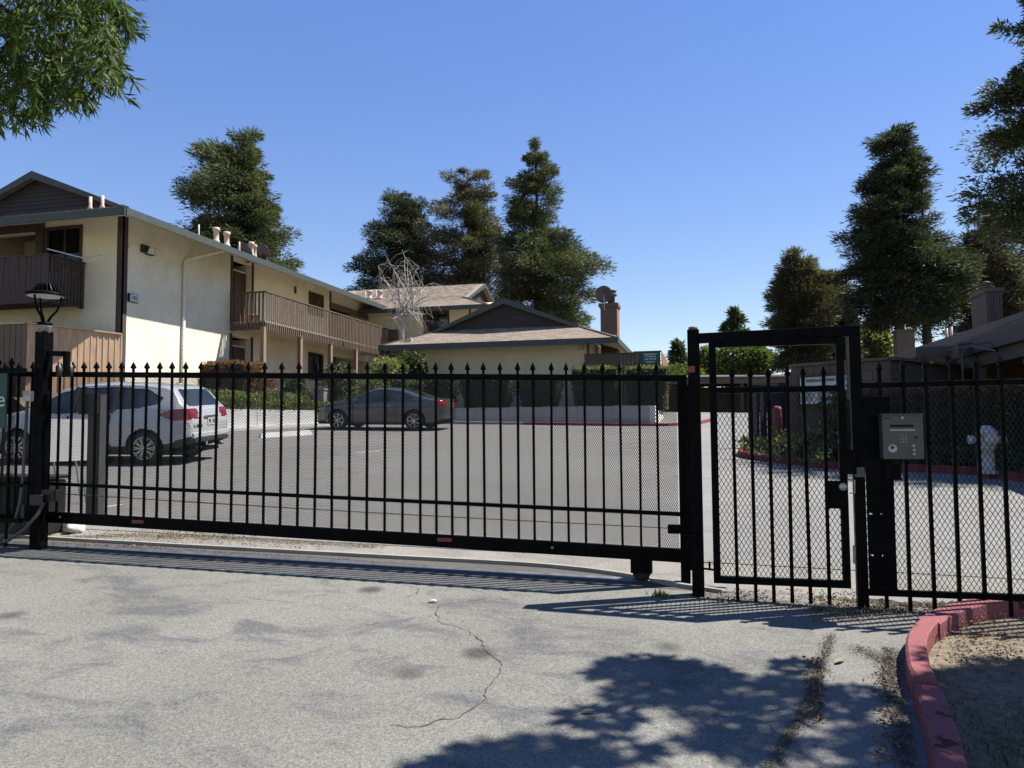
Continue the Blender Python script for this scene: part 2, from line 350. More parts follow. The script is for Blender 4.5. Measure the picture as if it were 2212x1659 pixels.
def put_text(s, size, mname, parent, pos, xdir, sx=1.0, bold=False, name='lettering', up=(0, 0, 1)):
    me = text_mesh(s, size, mname, bold); x = Vector(xdir).normalized(); z = Vector(up); n = x.cross(z).normalized(); z = n.cross(x)
    off = Vector(ORG.get(parent.name, (0, 0, 0))); o = bpy.data.objects.new(name, me); COL.objects.link(o); o.parent = parent
    mt = Matrix(((x.x * sx, z.x, n.x), (x.y * sx, z.y, n.y), (x.z * sx, z.z, n.z))).to_4x4(); mt.translation = Vector(pos) - off; o.matrix_local = mt
    return o
# ------------------------------------------------------------------ ground, road, kerbs
def sheet(name, outline, m, dz, kind='structure', parent=None, step=0.0):
    """flat sheet following the slope of the ground, outline in x, y"""
    b = MB(); b.poly([(x, y, zg(x, y) + dz) for x, y in outline]); o = b.build(name, m, parent)
    if kind and not parent: o['kind'] = kind
    return o
b = MB(); xs = [-700, -60, -26, -12, 0, 12, 26, 60, 700]; ys = [-60, -10, 0, 10, 20, 30, GY, 80, 200, 900]
for i in range(len(xs)):
    for j in range(len(ys)): b.v.append((xs[i], ys[j], zg(xs[i], ys[j]) - 0.012))
n = len(ys)
for i in range(len(xs) - 1):
    for j in range(n - 1): b.f.append((i * n + j, (i + 1) * n + j, (i + 1) * n + j + 1, i * n + j + 1)); b.sm.append(False)
g = b.build('ground', 'dirt'); g['kind'] = 'structure'
def smooth(path, n=6):
    out = []
    for i in range(len(path) - 1):
        p0 = path[max(i - 1, 0)]; p1 = path[i]; p2 = path[i + 1]; p3 = path[min(i + 2, len(path) - 1)]
        for k in range(n):
            t = k / n; out.append(tuple(0.5 * (2 * p1[j] + (p2[j] - p0[j]) * t + (2 * p0[j] - 5 * p1[j] + 4 * p2[j] - p3[j]) * t * t + (3 * p1[j] - p0[j] - 3 * p2[j] + p3[j]) * t ** 3) for j in (0, 1)))
    out.append(path[-1]); return out
TY = 6.36   # middle of the gate track
sheet('driveway', [(-14, -3), (1.05, -3), (1.05, 2.0), (0.30, 3.4), (0.62, 4.6), (0.72, 5.1), (0.45, 6.16), (-14, 6.16)], 'asphalt', 0.0)
sheet('concrete_apron', [(0.30, 3.4), (1.0, 2.0), (1.0, -3), (6, -3), (6, 5.86), (0.3, 6.1), (0.3, 5.0), (0.3, 4.6)], 'concrete_apron', -0.004)
sheet('parking_lot', [(-26, 7.15), (12, 7.15), (26, 20), (26, GY), (-26, GY)], 'asphalt_lot', 0.0)
sheet('worn_strip', [(-12, 6.62), (-1.5, 6.64), (-0.75, 6.5), (-0.2, 6.3), (0.45, 6.0), (4, 5.85), (9, 5.85), (9, 7.15), (-12, 7.15)], 'rough_strip', -0.006)
sheet('track_bed', [(-12, 6.16), (0.45, 6.16), (-0.2, 6.3), (-0.75, 6.5), (-1.5, 6.64), (-12, 6.62)], 'track_bed', -0.002)
lipP = smooth([(-12, 6.62), (-6.5, 6.60), (-3.1, 6.64), (-1.5, 6.66), (-0.75, 6.52), (-0.3, 6.30), (0.1, 6.16)], 8)
b = MB(); rows = []
for x, y in lipP: rows.append([(x, y - 0.03, zg(x, y) - 0.02), (x, y - 0.028, zg(x, y) + 0.028), (x, y + 0.02, zg(x, y) + 0.028), (x, y + 0.035, zg(x, y) - 0.01)])
b.add([p for q in rows for p in q], [(i * 4 + j, i * 4 + j + 1, i * 4 + j + 5, i * 4 + j + 4) for i in range(len(rows) - 1) for j in range(3)]); o = b.build('track_lip', 'cement'); o['kind'] = 'structure'
# gate track: an angle-iron rail bolted to a low concrete lip
b = MB(); b.prism([(-11, TY - 0.045, zg(-11, TY) + 0.0), (-11, TY, zg(-11, TY) + 0.022), (-11, TY + 0.045, zg(-11, TY))], (11.15, 0, zg(0.15, TY) - zg(-11, TY)))
tr = b.build('gate_track', 'steel', at=(-5, TY, 0)); tag(tr, 'low steel V track that the sliding gate rolls on', 'track')
# the long broken crack across the driveway and finer ones round it
def crack(pts, w, seed):
    r = random.Random(seed); P = [G(x, y) for x, y in pts]; out = []
    for a, c in zip(P[:-1], P[1:]):
        k = max(2, int((c - a).length / 0.035))
        for i in range(k):
            q = a.lerp(c, i / k); out.append(Vector((q.x + r.uniform(-1, 1) * 0.013, q.y + r.uniform(-1, 1) * 0.013, 0)))
    out.append(P[-1]); b = MB(); L = []; R = []
    for i, q in enumerate(out):
        d = (out[min(i + 1, len(out) - 1)] - out[max(i - 1, 0)]); d = Vector((d.x, d.y, 0)).normalized(); nn = Vector((-d.y, d.x, 0)); ww = w * r.uniform(0.25, 1.0) * (1 if 0 < i < len(out) - 1 else 0.1)
        for lst, sg in ((L, 1), (R, -1)):
            e = q + nn * ww * sg; lst.append((e.x, e.y, zg(e.x, e.y) + 0.004))
    k = len(out); b.add(L + R, [(i, i + 1, k + i + 1, k + i) for i in range(k - 1)]); return b
cr = empty('pavement_crack', G(1090, 1430), 'long jagged dark crack running down the sunlit driveway asphalt', 'crack')
for i, (w, pts) in enumerate([
        (0.0042, [(952, 1306), (940, 1322), (948, 1345), (1004, 1360), (1040, 1385), (1052, 1412), (1086, 1432), (1078, 1450), (1062, 1475), (1045, 1490), (1045, 1510), (1020, 1535), (990, 1550), (960, 1555), (910, 1568), (880, 1572), (840, 1568)]),
        (0.002, [(1048, 1414), (1030, 1402), (1005, 1404)]), (0.0025, [(948, 1345), (900, 1348), (860, 1360), (850, 1366)]), (0.0025, [(960, 1305), (1010, 1300), (1060, 1290), (1110, 1296)]),
        (0.002, [(1045, 1510), (1080, 1508)]), (0.0025, [(520, 1290), (570, 1296), (640, 1302)]), (0.0025, [(870, 1262), (905, 1272), (900, 1284), (870, 1292)]), (0.0025, [(905, 1272), (960, 1265), (1010, 1272), (1060, 1284)]),
        (0.003, [(640, 1152), (760, 1163), (880, 1176), (1000, 1187), (1120, 1193), (1240, 1204), (1340, 1212)]), (0.003, [(1560, 1150), (1650, 1170), (1760, 1190)])]):
    crack(pts, w, i).build('crack_line', 'crack', cr)
# kerbs
def kerb_run(path, w, h, m, parent, dz=0.0, name='kerb_stone'):
    b = MB(); P = [Vector((x, y, 0)) for x, y in path]; rows = []
    for i, p in enumerate(P):
        d = (P[min(i + 1, len(P) - 1)] - P[max(i - 1, 0)]).normalized(); nn = Vector((-d.y, d.x, 0))
        row = []
        for off, hh in ((w / 2, -0.05), (w / 2 - 0.012, h - 0.014), (w / 2 - 0.026, h), (-w / 2 + 0.010, h), (-w / 2, h - 0.008), (-w / 2, -0.05)):
            q = p + nn * off; row.append((q.x, q.y, zg(q.x, q.y) + hh + dz))
        rows.append(row)
    k = 6; b.add([q for r in rows for q in r], [(i * k + j, i * k + j + 1, (i + 1) * k + j + 1, (i + 1) * k + j) for i in range(len(rows) - 1) for j in range(k - 1)], True)
    b.add(rows[0], [tuple(range(k))]); b.add(rows[-1], [tuple(range(k - 1, -1, -1))])
    o = b.build(name, m, parent)
    bm = bmesh.new(); bm.from_mesh(o.data); bmesh.ops.remove_doubles(bm, verts=bm.verts, dist=0.0005); bm.to_mesh(o.data); bm.free(); o.data.set_sharp_from_angle(angle=radians(28)); return o
def gpath(px, off=0.0): return [(p.x + off, p.y) for p in (G(x, y) for x, y in px)]
kb = empty('red_kerb', G(1990, 1480), 'red painted concrete kerb curving round the bare dirt bed at the lower right corner', 'kerb')
near = [(2105, 1900), (2065, 1760), (2043, 1659), (2025, 1590), (2003, 1524)]
mid = [(1996, 1512), (1984, 1480), (1978, 1440), (1982, 1412), (2000, 1385), (2020, 1371)]
far = [(2004, 1380), (2040, 1358), (2090, 1340), (2150, 1330), (2230, 1327), (2400, 1330)]
kerb_run(smooth(gpath(near)), 0.13, 0.10, 'red_kerb', kb, 0.0)
kerb_run(smooth(gpath(mid)), 0.12, 0.12, 'red_kerb', kb, 0.0)
kerb_run(smooth(gpath(far)), 0.15, 0.115, 'red_kerb', kb, 0.0)
bed = smooth(gpath(near)) + smooth(gpath(mid)) + smooth(gpath(far))[4:]
b = MB(); N = len(bed)
inner = [(x + 0.02, y - 0.02) for x, y in bed]; outer = [(5.5, y0) for (_, y0) in bed]
vs = []
for x, y in inner: vs.append((x, y, zg(x, y) - 0.004))
vs += [(5.5, -2.0, zg(5.5, -2) + 0.06), (5.5, 5.4, zg(5.5, 5.4) - 0.004)]
rows_ = []
for i, (x, y) in enumerate(inner):
    t_ = i / (N - 1); ox, oy = (5.5, -2.0 + 7.4 * t_)
    for k in range(5):
        u = k / 4; xx, yy = x + (ox - x) * u, y + (oy - y) * u; rows_.append((xx, yy, zg(xx, yy) + 0.006 + 0.03 * min(1, u * 2) + (0.012 * sin(xx * 5) * cos(yy * 4) if 0 < k < 4 else 0)))
b = MB(); b.add(rows_, [(i * 5 + k, (i + 1) * 5 + k, (i + 1) * 5 + k + 1, i * 5 + k + 1) for i in range(N - 1) for k in range(4)], True); o = b.build('planting_bed', 'dirt'); o['kind'] = 'structure'
# the dark seam of dirt and weeds between driveway asphalt and the concrete apron
def ribbon(px, w, m, nm, seed, dz=0.005, jag=0.35, step=0.03):
    r = random.Random(seed); P = [G(x, y) for x, y in px]; pts = []
    for a, c in zip(P[:-1], P[1:]):
        k = max(2, int((c - a).length / step)); pts += [a.lerp(c, i / k) for i in range(k)]
    L = []; R = []
    for i, p in enumerate(pts):
        t_ = min(1, i / 6, (len(pts) - 1 - i) / 6); q = pts[min(i + 1, len(pts) - 1)] - pts[max(i - 1, 0)]; q = Vector((q.x, q.y, 0)).normalized(); nn = Vector((-q.y, q.x, 0))
        for lst, sg in ((L, 1), (R, -1)): e = p + nn * sg * w * (0.15 + t_ * (1 - jag + 2 * jag * r.random())) ; lst.append((e.x, e.y, zg(e.x, e.y) + dz))
    b = MB(); k = len(pts); b.add(L + R, [(i, i + 1, k + i + 1, k + i) for i in range(k - 1)]); o = b.build(nm, m); o['kind'] = 'structure'; return o
ribbon([(1796, 1372), (1790, 1395), (1780, 1420), (1772, 1445), (1760, 1480), (1748, 1510), (1740, 1530), (1722, 1562), (1700, 1595), (1680, 1630), (1660, 1665), (1640, 1720)], 0.016, 'dark_soil', 'dirt_seam', 1)
ribbon([(1925, 1412), (1922, 1440), (1925, 1475), (1935, 1510), (1945, 1560), (1950, 1610), (1965, 1680)], 0.030, 'dark_soil', 'soil_strip', 2)
for k_, (x0_, x1_, y_, hh_) in enumerate(((0.95, 5.2, 6.18, 0.035),)):
    b = MB(); r = random.Random(8); n = 150; rows = []
    for i in range(n):
        x = x0_ + (x1_ - x0_) * i / n; c = y_ + 0.02 * sin(i * 0.31) + r.uniform(-.01, .01); e = min(1, i / 8); rows.append([(x, c - 0.05 * (0.6 + r.random()), zg(x, c) - 0.01), (x, c - 0.015, zg(x, c) + hh_ * e * (0.4 + r.random() * 0.6)), (x, c + 0.06 * (0.6 + r.random()), zg(x, c) - 0.01)])
    b.add([p for q in rows for p in q], [(i * 3 + j, i * 3 + j + 1, i * 3 + j + 4, i * 3 + j + 3) for i in range(n - 1) for j in range(2)]); o = b.build('broken_edge', 'broken_edge'); o['kind'] = 'structure'
# parking lines on the lot
def mark(p, q, w):
    p = G(*p); q = G(*q); d = Vector((q.x - p.x, q.y - p.y, 0)).normalized(); nn = Vector((-d.y, d.x, 0)) * w / 2
    return [(a.x, a.y, zg(a.x, a.y) + 0.004) for a in (p - nn, q - nn, q + nn, p + nn)]
for p, q, lab in [((770, 978), (822, 974), 'short white painted parking tick in front of the grey coupe'), ((215, 1098), (262, 1090), 'worn white painted line behind the left end of the gate')]:
    b = MB(); b.poly(mark(p, q, 0.09)); o = b.build('painted_line', 'white_mark'); o['kind'] = 'structure'
# left retaining wall of the lot and its wheel stop
LWY = 24.4
lw = empty('retaining_wall', (-14, LWY, 1.6), 'sunlit whitish retaining wall below the ground cover on the left', 'wall')
def wall_seg(x0, x1, y0, y1, z0l, z0r, z1l, z1r, parent, m, name='wall_panel'):
    b = MB(); b.hexa([(x0, y0, z0l), (x1, y0, z0r), (x1, y1, z0r), (x0, y1, z0l), (x0, y0, z1l), (x1, y0, z1r), (x1, y1, z1r), (x0, y1, z1l)]); return b.build(name, m, parent)
xl, xr = -17.0, -9.5; zcov = 2.34; WD = Vector((0.48, 0.877, 0)); WN = Vector((-0.877, 0.48, 0))
def Wp(t, v=0.0): p = Vector((-13.5, 24.9, 0)) - WD * t + WN * v; return p
for t0_, t1_ in ((4.6, 2.2), (2.18, -0.3), (-0.32, -3.2)):
    a, c = Wp(t0_), Wp(t1_); n_ = WN * 0.2; b = MB(); P = [a, c, c + n_, a + n_]
    b.hexa([(v.x, v.y, zg(v.x, v.y) - 0.1) for v in P] + [(v.x, v.y, zcov) for v in P]); b.build('wall_panel', 'white_wall', lw)
b = MB(); a, c = Wp(4.6, -0.16), Wp(-3.2, -0.16); n_ = WN * 0.15; P = [a, c, c + n_, a + n_]; b.hexa([(v.x, v.y, zg(v.x, v.y) - 0.1) for v in P] + [(v.x, v.y, zg(v.x, v.y) + 0.1) for v in P]); b.build('kerb_edge', 'white_wall', lw)
p = G(560, 946); z = zg(p.x, p.y); d_ = WD * 1.7; n_ = WN * 0.075
b = MB(); q_ = [p - n_, p + d_ - n_, p + d_ + n_, p + n_]; t_ = [p + WD * .05 - n_ * .6, p + d_ * .97 - n_ * .6, p + d_ * .97 + n_ * .6, p + WD * .05 + n_ * .6]
b.hexa([(v.x, v.y, zg(v.x, v.y)) for v in q_] + [(v.x, v.y, zg(v.x, v.y) + 0.13) for v in t_])
tag(b.build('wheel_stop', 'white_wall', at=(p.x, p.y, z)), 'pale concrete wheel stop against the white retaining wall', 'wheel stop')
# planter wall in front of the middle house
PY = 27.6
pw = empty('planter_wall', (-5, PY, 1.8), 'long shaded grey planter wall under the clipped hedges of the middle house', 'wall')
ax = atY(*c3(560, 1165), PY); bx = atY(*c3(2085, 1165), PY)
sections = 6
for i in range(sections):
    x0 = ax.x + (bx.x - ax.x) * i / sections; x1 = ax.x + (bx.x - ax.x) * (i + 1) / sections - 0.012
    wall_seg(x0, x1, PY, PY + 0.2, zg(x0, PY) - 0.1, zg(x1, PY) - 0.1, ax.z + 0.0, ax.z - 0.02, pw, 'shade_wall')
wall_seg(bx.x, bx.x + 0.2, PY + 0.0, PY + 5.5, zg(bx.x, PY) - 0.1, zg(bx.x, PY) - 0.1, ax.z - 0.02, ax.z - 0.02, pw, 'white_wall')  # sunny return of the same wall, its light painted as a whiter colour
b = MB(); b.poly([(ax.x, PY + 0.15, ax.z - 0.1), (bx.x + 0.1, PY + 0.15, ax.z - 0.1), (bx.x + 0.1, 34, ax.z + 0.15), (ax.x, 34, ax.z + 0.2)]); o = b.build('planter_soil', 'dirt'); o['kind'] = 'structure'
kf = empty('red_kerb', (bx.x, PY, 1.7), 'low red and bare kerb along the foot of the long grey planter wall', 'kerb')
kerb_run([(bx.x + 0.6, PY - 0.1), (bx.x - 1.6, PY - 0.35), (bx.x - 4.5, PY - 0.35)], 0.16, 0.1, 'red_kerb_far', kf)
kerb_run([(bx.x - 4.52, PY - 0.35), (ax.x, PY - 0.35)], 0.16, 0.1, 'cement', kf)
kerb_run([(bx.x + 2.2, PY + 4), (bx.x + 1.6, PY + 1.0), (bx.x + 0.6, PY - 0.1)], 0.16, 0.1, 'red_kerb_far', kf)
# raised bed in front of the left building
b = MB(); Q = [[(Wp(t, v).x, Wp(t, v).y, z) for v, z in ((0.15, zcov - 0.02), (1.2, zcov + 0.28), (2.4, 2.62), (9.0, 2.64))] for t in (9, 4.6, 2.2, 0, -3.2, -9)]
b.add([p for q in Q for p in q], [(i * 4 + j, i * 4 + j + 1, i * 4 + j + 5, i * 4 + j + 4) for i in range(5) for j in range(3)])
o = b.build('raised_bed', 'dirt'); o['kind'] = 'structure'
# kerbed planting island behind the walk-in gate
ki = empty('red_kerb', G(1640, 1000), 'dark red kerb of the planted island behind the walk-in gate', 'kerb')
isl = smooth(gpath([(2300, 1052), (2212, 1040), (2110, 1026), (2000, 1020), (1900, 1017), (1870, 1016), (1800, 1012), (1740, 1006), (1680, 999), (1625, 992), (1602, 984), (1625, 972), (1690, 966)]))
isl = isl[::-1]
kerb_run(isl, 0.15, 0.13, 'red_kerb_far', ki)
b = MB(); vs = [(x, y + 0.02, zg(x, y) + 0.09) for x, y in isl] + [(8, 19, zg(8, 19) + 0.1), (2.5, 20.5, zg(2.5, 20.5) + 0.1)]
b.add(vs, [tuple(range(len(vs)))]); o = b.build('island_soil', 'dirt'); o['kind'] = 'structure'
# ------------------------------------------------------------------ gate, fences, posts
def strands(mb, W, Hh, dx, dy, w, th, fx, z0fun):
    """two families of slanted flat strands clipped to a W x Hh rectangle (fx maps u, v, depth to world)"""
    sl = dy / dx
    for fam in (1, -1):
        k0 = -int(Hh / dy) - 2; k1 = int((W * sl + Hh) / dy) + 2
        for k in range(k0, k1 + 1):
            # v = fam*sl*u + c
            c = k * dy if fam == 1 else k * dy
            if fam == 1: c = Hh - k * dy
            pts = []
            ua = (0 - c) / (fam * sl); ub = (Hh - c) / (fam * sl); u0, u1 = max(0, min(ua, ub)), min(W, max(ua, ub))
            if u1 - u0 < 0.004: continue
            v0 = fam * sl * u0 + c; v1 = fam * sl * u1 + c; L = hypot(1, sl); nx, nv = -fam * sl / L * w / 2, 1 / L * w / 2
            t = th * 0.5 * (1 if fam == 1 else -1)
            A = [fx(u0 + nx, v0 + nv, -t), fx(u0 - nx, v0 - nv, t), fx(u0 - nx, v0 - nv, t + th * 0.6), fx(u0 + nx, v0 + nv, -t + th * 0.6)]
            Bq = [fx(u1 + nx, v1 + nv, -t), fx(u1 - nx, v1 - nv, t), fx(u1 - nx, v1 - nv, t + th * 0.6), fx(u1 + nx, v1 + nv, -t + th * 0.6)]
            mb.add(A + Bq, [(0, 1, 5, 4), (1, 2, 6, 5), (2, 3, 7, 6), (3, 0, 4, 7)])
def spear(w):
    b = MB(); h = w * 0.62
    b.lathe([(h * 0.9, 0.0), (h * 0.9, 0.006), (h * 1.9, 0.016), (h * 1.75, 0.028), (h * 0.12, 0.078)], n=4, smooth=False); me = b.mesh('spear_tip', 'black_paint')
    me.transform(Matrix.Rotation(pi / 4, 4, 'Z')); return me
SP = spear(0.024)
def picket_mesh(w, L): b = MB(); b.box(-w / 2, w / 2, -w / 2, w / 2, 0, L); return b.mesh('picket', 'black_paint')
def pickets(root, xs, y, zb, zt, w=0.024, lean=None):
    cache = {}; o0 = ORG[root.name]
    for i, x in enumerate(xs):
        L = round(zt(x) - zb(x), 3)
        if L not in cache: cache[L] = picket_mesh(w, L)
        p = inst(cache[L], 'picket', root, (x - o0[0], y - o0[1], zb(x) - o0[2]), (random.uniform(-.003, .003), random.uniform(-.006, .006), random.uniform(-.03, .03)))
        inst(SP, 'spear_tip', p, (0, 0, L), (0, 0, random.uniform(-.1, .1)))
GYP = 6.35; kg = -0.0293
gt = lambda x: 2.235 + kg * (x + 6.35)          # top of the top rail
def gbar(b, x0, x1, zt0, h, y0, y1):            # sloping rail whose top is zt0 at x = -6.35
    f = lambda x: zt0 + kg * (x + 6.35)
    b.hexa([(x0, y0, f(x0) - h), (x1, y0, f(x1) - h), (x1, y1, f(x1) - h), (x0, y1, f(x0) - h), (x0, y0, f(x0)), (x1, y0, f(x1)), (x1, y1, f(x1)), (x0, y1, f(x0))])
gate = empty('sliding_gate', (-3.2, GYP, 0.45), 'long black sliding driveway gate with spear-topped pickets and fine metal mesh', 'gate')
XL, XR = -7.6, -0.13
for (zt0, h, nm, ya, yb) in ((2.235, 0.052, 'top_rail', -.022, .022), (1.135, 0.032, 'middle_rail', -.018, .018), (0.845, 0.105, 'bottom_beam', -.035, .035)):
    b = MB(); gbar(b, XL, XR, zt0, h, GYP + ya, GYP + yb); b.build(nm, 'black_paint', gate, bevel=0.004)
b = MB(); b.box(XR - 0.075, XR, GYP - 0.03, GYP + 0.03, 0.83 + kg * 6.2 - 0.29 + 0.04, 2.237 + kg * 6.22); b.build('end_stile', 'black_paint', gate, bevel=0.004)
src = [181, 217, 254, 290, 327.5, 364.5, 401.6, 439.6, 478, 518, 557.5, 602.5, 650, 699, 747, 795, 845, 896, 947, 998, 1050, 1102, 1155, 1208, 1261, 1309, 1356, 1403, 1452, 1502, 1553, 1600, 1651, 1701, 1752, 1806, 1860, 1915, 1969]
gx = [atY(s / K, 803, GYP).x for s in src]; gx = [gx[0] - 0.17 * i for i in range(6, 0, -1)] + gx
pickets(gate, gx, GYP, lambda x: 0.845 + kg * (x + 6.35) - 0.005, lambda x: gt(x) + 0.025, 0.0185)
b = MB(); z0 = 0.85; hh = 2.183 - 0.85
fx = lambda u, v, d: (XL + 0.03 + u, GYP + 0.021 + d, z0 + kg * (XL + 0.03 + u + 6.35) + v)
strands(b, XR - 0.075 - XL - 0.04, hh, 0.0152, 0.030, 0.0036, 0.0002, fx, None); b.build('wire_mesh', 'black_mesh', gate)
# wheel housing and wheel
b = MB(); b.box(-0.60, -0.43, GYP - 0.045, GYP + 0.045, 0.465, 0.585); wh = b.build('wheel_housing', 'black_paint', gate, bevel=0.003)
b = MB(); b.lathe([(0.035, -0.022), (0.073, -0.020), (0.073, 0.020), (0.035, 0.022)], (-0.515, GYP, 0.473), 20, 'y'); b.build('gate_wheel', 'rubber', gate)
b = MB(); b.box(-0.30, -0.20, GYP - 0.06, GYP - 0.02, 0.79, 0.86); b.build('chain_bracket', 'black_paint', gate)
for x, s in ((297, 1127), (960, 1166)):
    p = atY(x, s, GYP - 0.037); b = MB(); b.box(p.x - 0.065, p.x + 0.065, GYP - 0.0375, GYP - 0.0355, p.z - 0.016, p.z + 0.016); b.build('red_reflector', 'red_reflector', gate)
for x, s in ((130, 1117), (1193, 1183)):
    p = atY(x, s, GYP - 0.037); b = MB(); b.lathe([(0.013, 0), (0.011, -0.006), (0.002, -0.009)], (p.x, GYP - 0.036, p.z), 10, 'y'); b.build('bolt', 'galvanised', gate)
# operator chain behind the gate
a = atY(140, 1067, GYP + 0.09); c = atY(1452, 1141, GYP + 0.09); b = MB(); pts = []
for i in range(25):
    t = i / 24; q = a.lerp(c, t); q.z -= 0.012 * sin(pi * t); pts.append(q)
b.tube(pts, 0.0055, 6); tag(b.build('drive_chain', 'steel', at=tuple(a)), 'thin drive chain stretched behind the bottom of the sliding gate', 'chain')

# ---- left gate post with lamp
PLY = 6.22; PLX = atY(91, 900, PLY).x; zb = zg(PLX, PLY)
lp = empty('gate_post', (PLX, PLY, zb), 'tall square black steel post at the left end of the sliding gate', 'post')
b = MB(); w = 0.056; b.box(PLX - w, PLX + w, PLY - w, PLY + w, zb - 0.1, 2.62); b.build('post_tube', 'black_paint', lp, bevel=0.004)
b = MB(); pa = atY(107, 770, PLY); pb_ = atY(148, 793, PLY)
b.bar((PLX + 0.056, PLY, pa.z + 0.03), (pb_.x - 0.02, PLY, pa.z + 0.02), 0.05, 0.05); b.bar((pb_.x - 0.025, PLY, pa.z + 0.045), (pb_.x - 0.025, PLY, pa.z - 0.20), 0.05, 0.05, (0, 1, 0)); b.build('guide_arm', 'black_paint', lp, bevel=0.006)
for dx in (0.115, 0.25):
    b = MB(); b.lathe([(0.022, 0.0), (0.03, 0.01), (0.03, 0.11), (0.014, 0.12), (0.014, 0.15)], (PLX + dx, PLY + 0.07, pa.z - 0.20), 12); b.build('guide_roller', 'black_plastic', lp)
b = MB(); q = atY(*((205 / 1.843) / K, (800 + 718 / 1.843) / K), PLY - w); b.box(PLX - 0.135, PLX - 0.048, PLY - 0.10, PLY - 0.03, q.z - 0.045, q.z + 0.055); sb = b.build('sensor_box', 'white_plastic', lp, bevel=0.004)
b = MB(); b.box(PLX - 0.137, PLX - 0.065, PLY - 0.103, PLY - 0.101, q.z + 0.01, q.z + 0.056); b.build('red_lens', 'red_lens', sb)
for pts, r in (([(PLX - 0.11, PLY - 0.07, q.z - 0.045), (PLX - 0.115, PLY - 0.09, 1.2), (PLX - 0.13, PLY - 0.1, 0.95), (PLX - 0.17, PLY - 0.12, 0.75), (PLX - 0.3, PLY - 0.13, 0.60), (PLX - 0.5, PLY - 0.12, 0.555), (PLX - 0.9, PLY - 0.1, 0.55)], 0.014),
               ([(PLX + 0.10, PLY - 0.05, 0.95), (PLX + 0.09, PLY - 0.1, 0.85), (PLX - 0.02, PLY - 0.15, 0.70), (PLX - 0.2, PLY - 0.18, 0.585), (PLX - 0.5, PLY - 0.17, 0.55), (PLX - 1.0, PLY - 0.14, 0.56)], 0.017)):
    b = MB(); b.tube(pts, r, 8); b.build('conduit', 'grey_pipe', lp)
b = MB(); b.box(PLX + 0.01, PLX + 0.12, PLY - 0.13, PLY - 0.076, 0.93, 1.03); b.box(PLX + 0.06, PLX + 0.20, PLY - 0.05, PLY + 0.04, 0.96, 1.07); b.build('limit_box', 'black_plastic', lp, bevel=0.005)
b = MB(); b.box(PLX - 0.16, PLX - 0.08, PLY - 0.10, PLY - 0.04, 0.80, 0.93); b.build('junction_box', 'black_plastic', lp, bevel=0.004)
# lamp head on the post
lz = 2.61; lh = empty('post_lamp', (PLX, PLY, lz), 'black disc-shaped post lamp on three curved arms on the left gate post', 'lamp')
b = MB(); b.lathe([(0.058, 0.0), (0.058, 0.055), (0.064, 0.06), (0.064, 0.075)], (PLX, PLY, lz), 20); b.build('collar', 'galvanised', lh)
b = MB(); b.lathe([(0.068, 0), (0.068, 0.02), (0.05, 0.03)], (PLX, PLY, lz + 0.076), 20); b.build('collar_cap', 'black_paint', lh)
DZ = atY(97, 640, PLY).z
for k in range(3):
    a0 = 0.6 + k * 2 * pi / 3; hA = DZ - lz; pr = [(0.03, 0.09), (0.032, 0.12), (0.05, 0.16), (0.10, hA * 0.6), (0.135, hA * 0.85), (0.138, hA - 0.005)]
    b = MB(); b.tube([(PLX + r * cos(a0), PLY + r * sin(a0), lz + z) for r, z in pr], [0.013, 0.013, 0.012, 0.011, 0.011, 0.011], 8); b.build('lamp_arm', 'black_paint', lh)
b = MB(); b.lathe([(0.175, 0.0), (0.186, 0.006), (0.188, 0.014), (0.165, 0.028), (0.11, 0.045), (0.095, 0.05)], (PLX, PLY, DZ), 36); hd = b.build('lamp_shade', 'black_paint', lh)
b = MB(); b.lathe([(0.01, 0.0), (0.10, -0.002), (0.155, 0.0), (0.16, 0.003)], (PLX, PLY, DZ - 0.004), 32); b.build('lamp_lens', 'sign_white', lh)
fin = MB(); fin.hexa([(0.028, -0.005, 0), (0.125, -0.005, 0), (0.125, 0.005, 0), (0.028, 0.005, 0), (0.028, -0.005, 0.055), (0.085, -0.005, 0.07), (0.085, 0.005, 0.07), (0.028, 0.005, 0.085)]); fm = fin.mesh('cooling_fin', 'black_paint')
for k in range(18): inst(fm, 'cooling_fin', lh, (0, 0, DZ - lz + 0.045), (0, 0, k * pi / 9))
b = MB(); b.lathe([(0.03, 0.04), (0.03, 0.125), (0.015, 0.13)], (PLX, PLY, DZ), 16); b.build('lamp_cap', 'black_paint', lh)
rf = MB(); rf.hexa([(0.13, -0.004, 0), (0.186, -0.004, 0), (0.186, 0.004, 0), (0.13, 0.004, 0), (0.13, -0.004, 0.02), (0.18, -0.004, 0.008), (0.18, 0.004, 0.008), (0.13, 0.004, 0.02)]); rm = rf.mesh('rim_fin', 'black_paint')
for k in range(30): inst(rm, 'rim_fin', lh, (0, 0, DZ - lz + 0.02), (0, 0, k * pi / 15))

# ---- fixed fence left of the post, gate operator and green sign
fl = empty('left_fence', (-7.4, 6.1, 0.5), 'black picket fence section left of the lamp post', 'fence')
for z, h in ((2.25, 0.045), (1.14, 0.032), (0.80, 0.035)):
    b = MB(); b.bar((-9.4, 6.08, z + 0.05), (PLX - 0.07, 6.08, z - 0.02), 0.035, h); b.build('rail', 'black_paint', fl)
xs = [PLX - 0.24 - 0.145 * i for i in range(14)]
pickets(fl, xs, 6.08, lambda x: zg(x, 6.1) + 0.03, lambda x: 2.25 - 0.023 * (x + 6.4) + 0.03, 0.02)
b = MB(); fx2 = lambda u, v, d: (-9.4 + u, 6.08 + 0.02 + d, 0.84 + v); strands(b, 2.9, 1.40, 0.0165, 0.032, 0.0036, 0.0002, fx2, None); b.build('wire_mesh', 'black_mesh', fl)
gs = empty('green_sign', (-7.6, 6.05, 1.9), 'dark green sign with a single letter e showing at the left edge of the photo', 'sign')
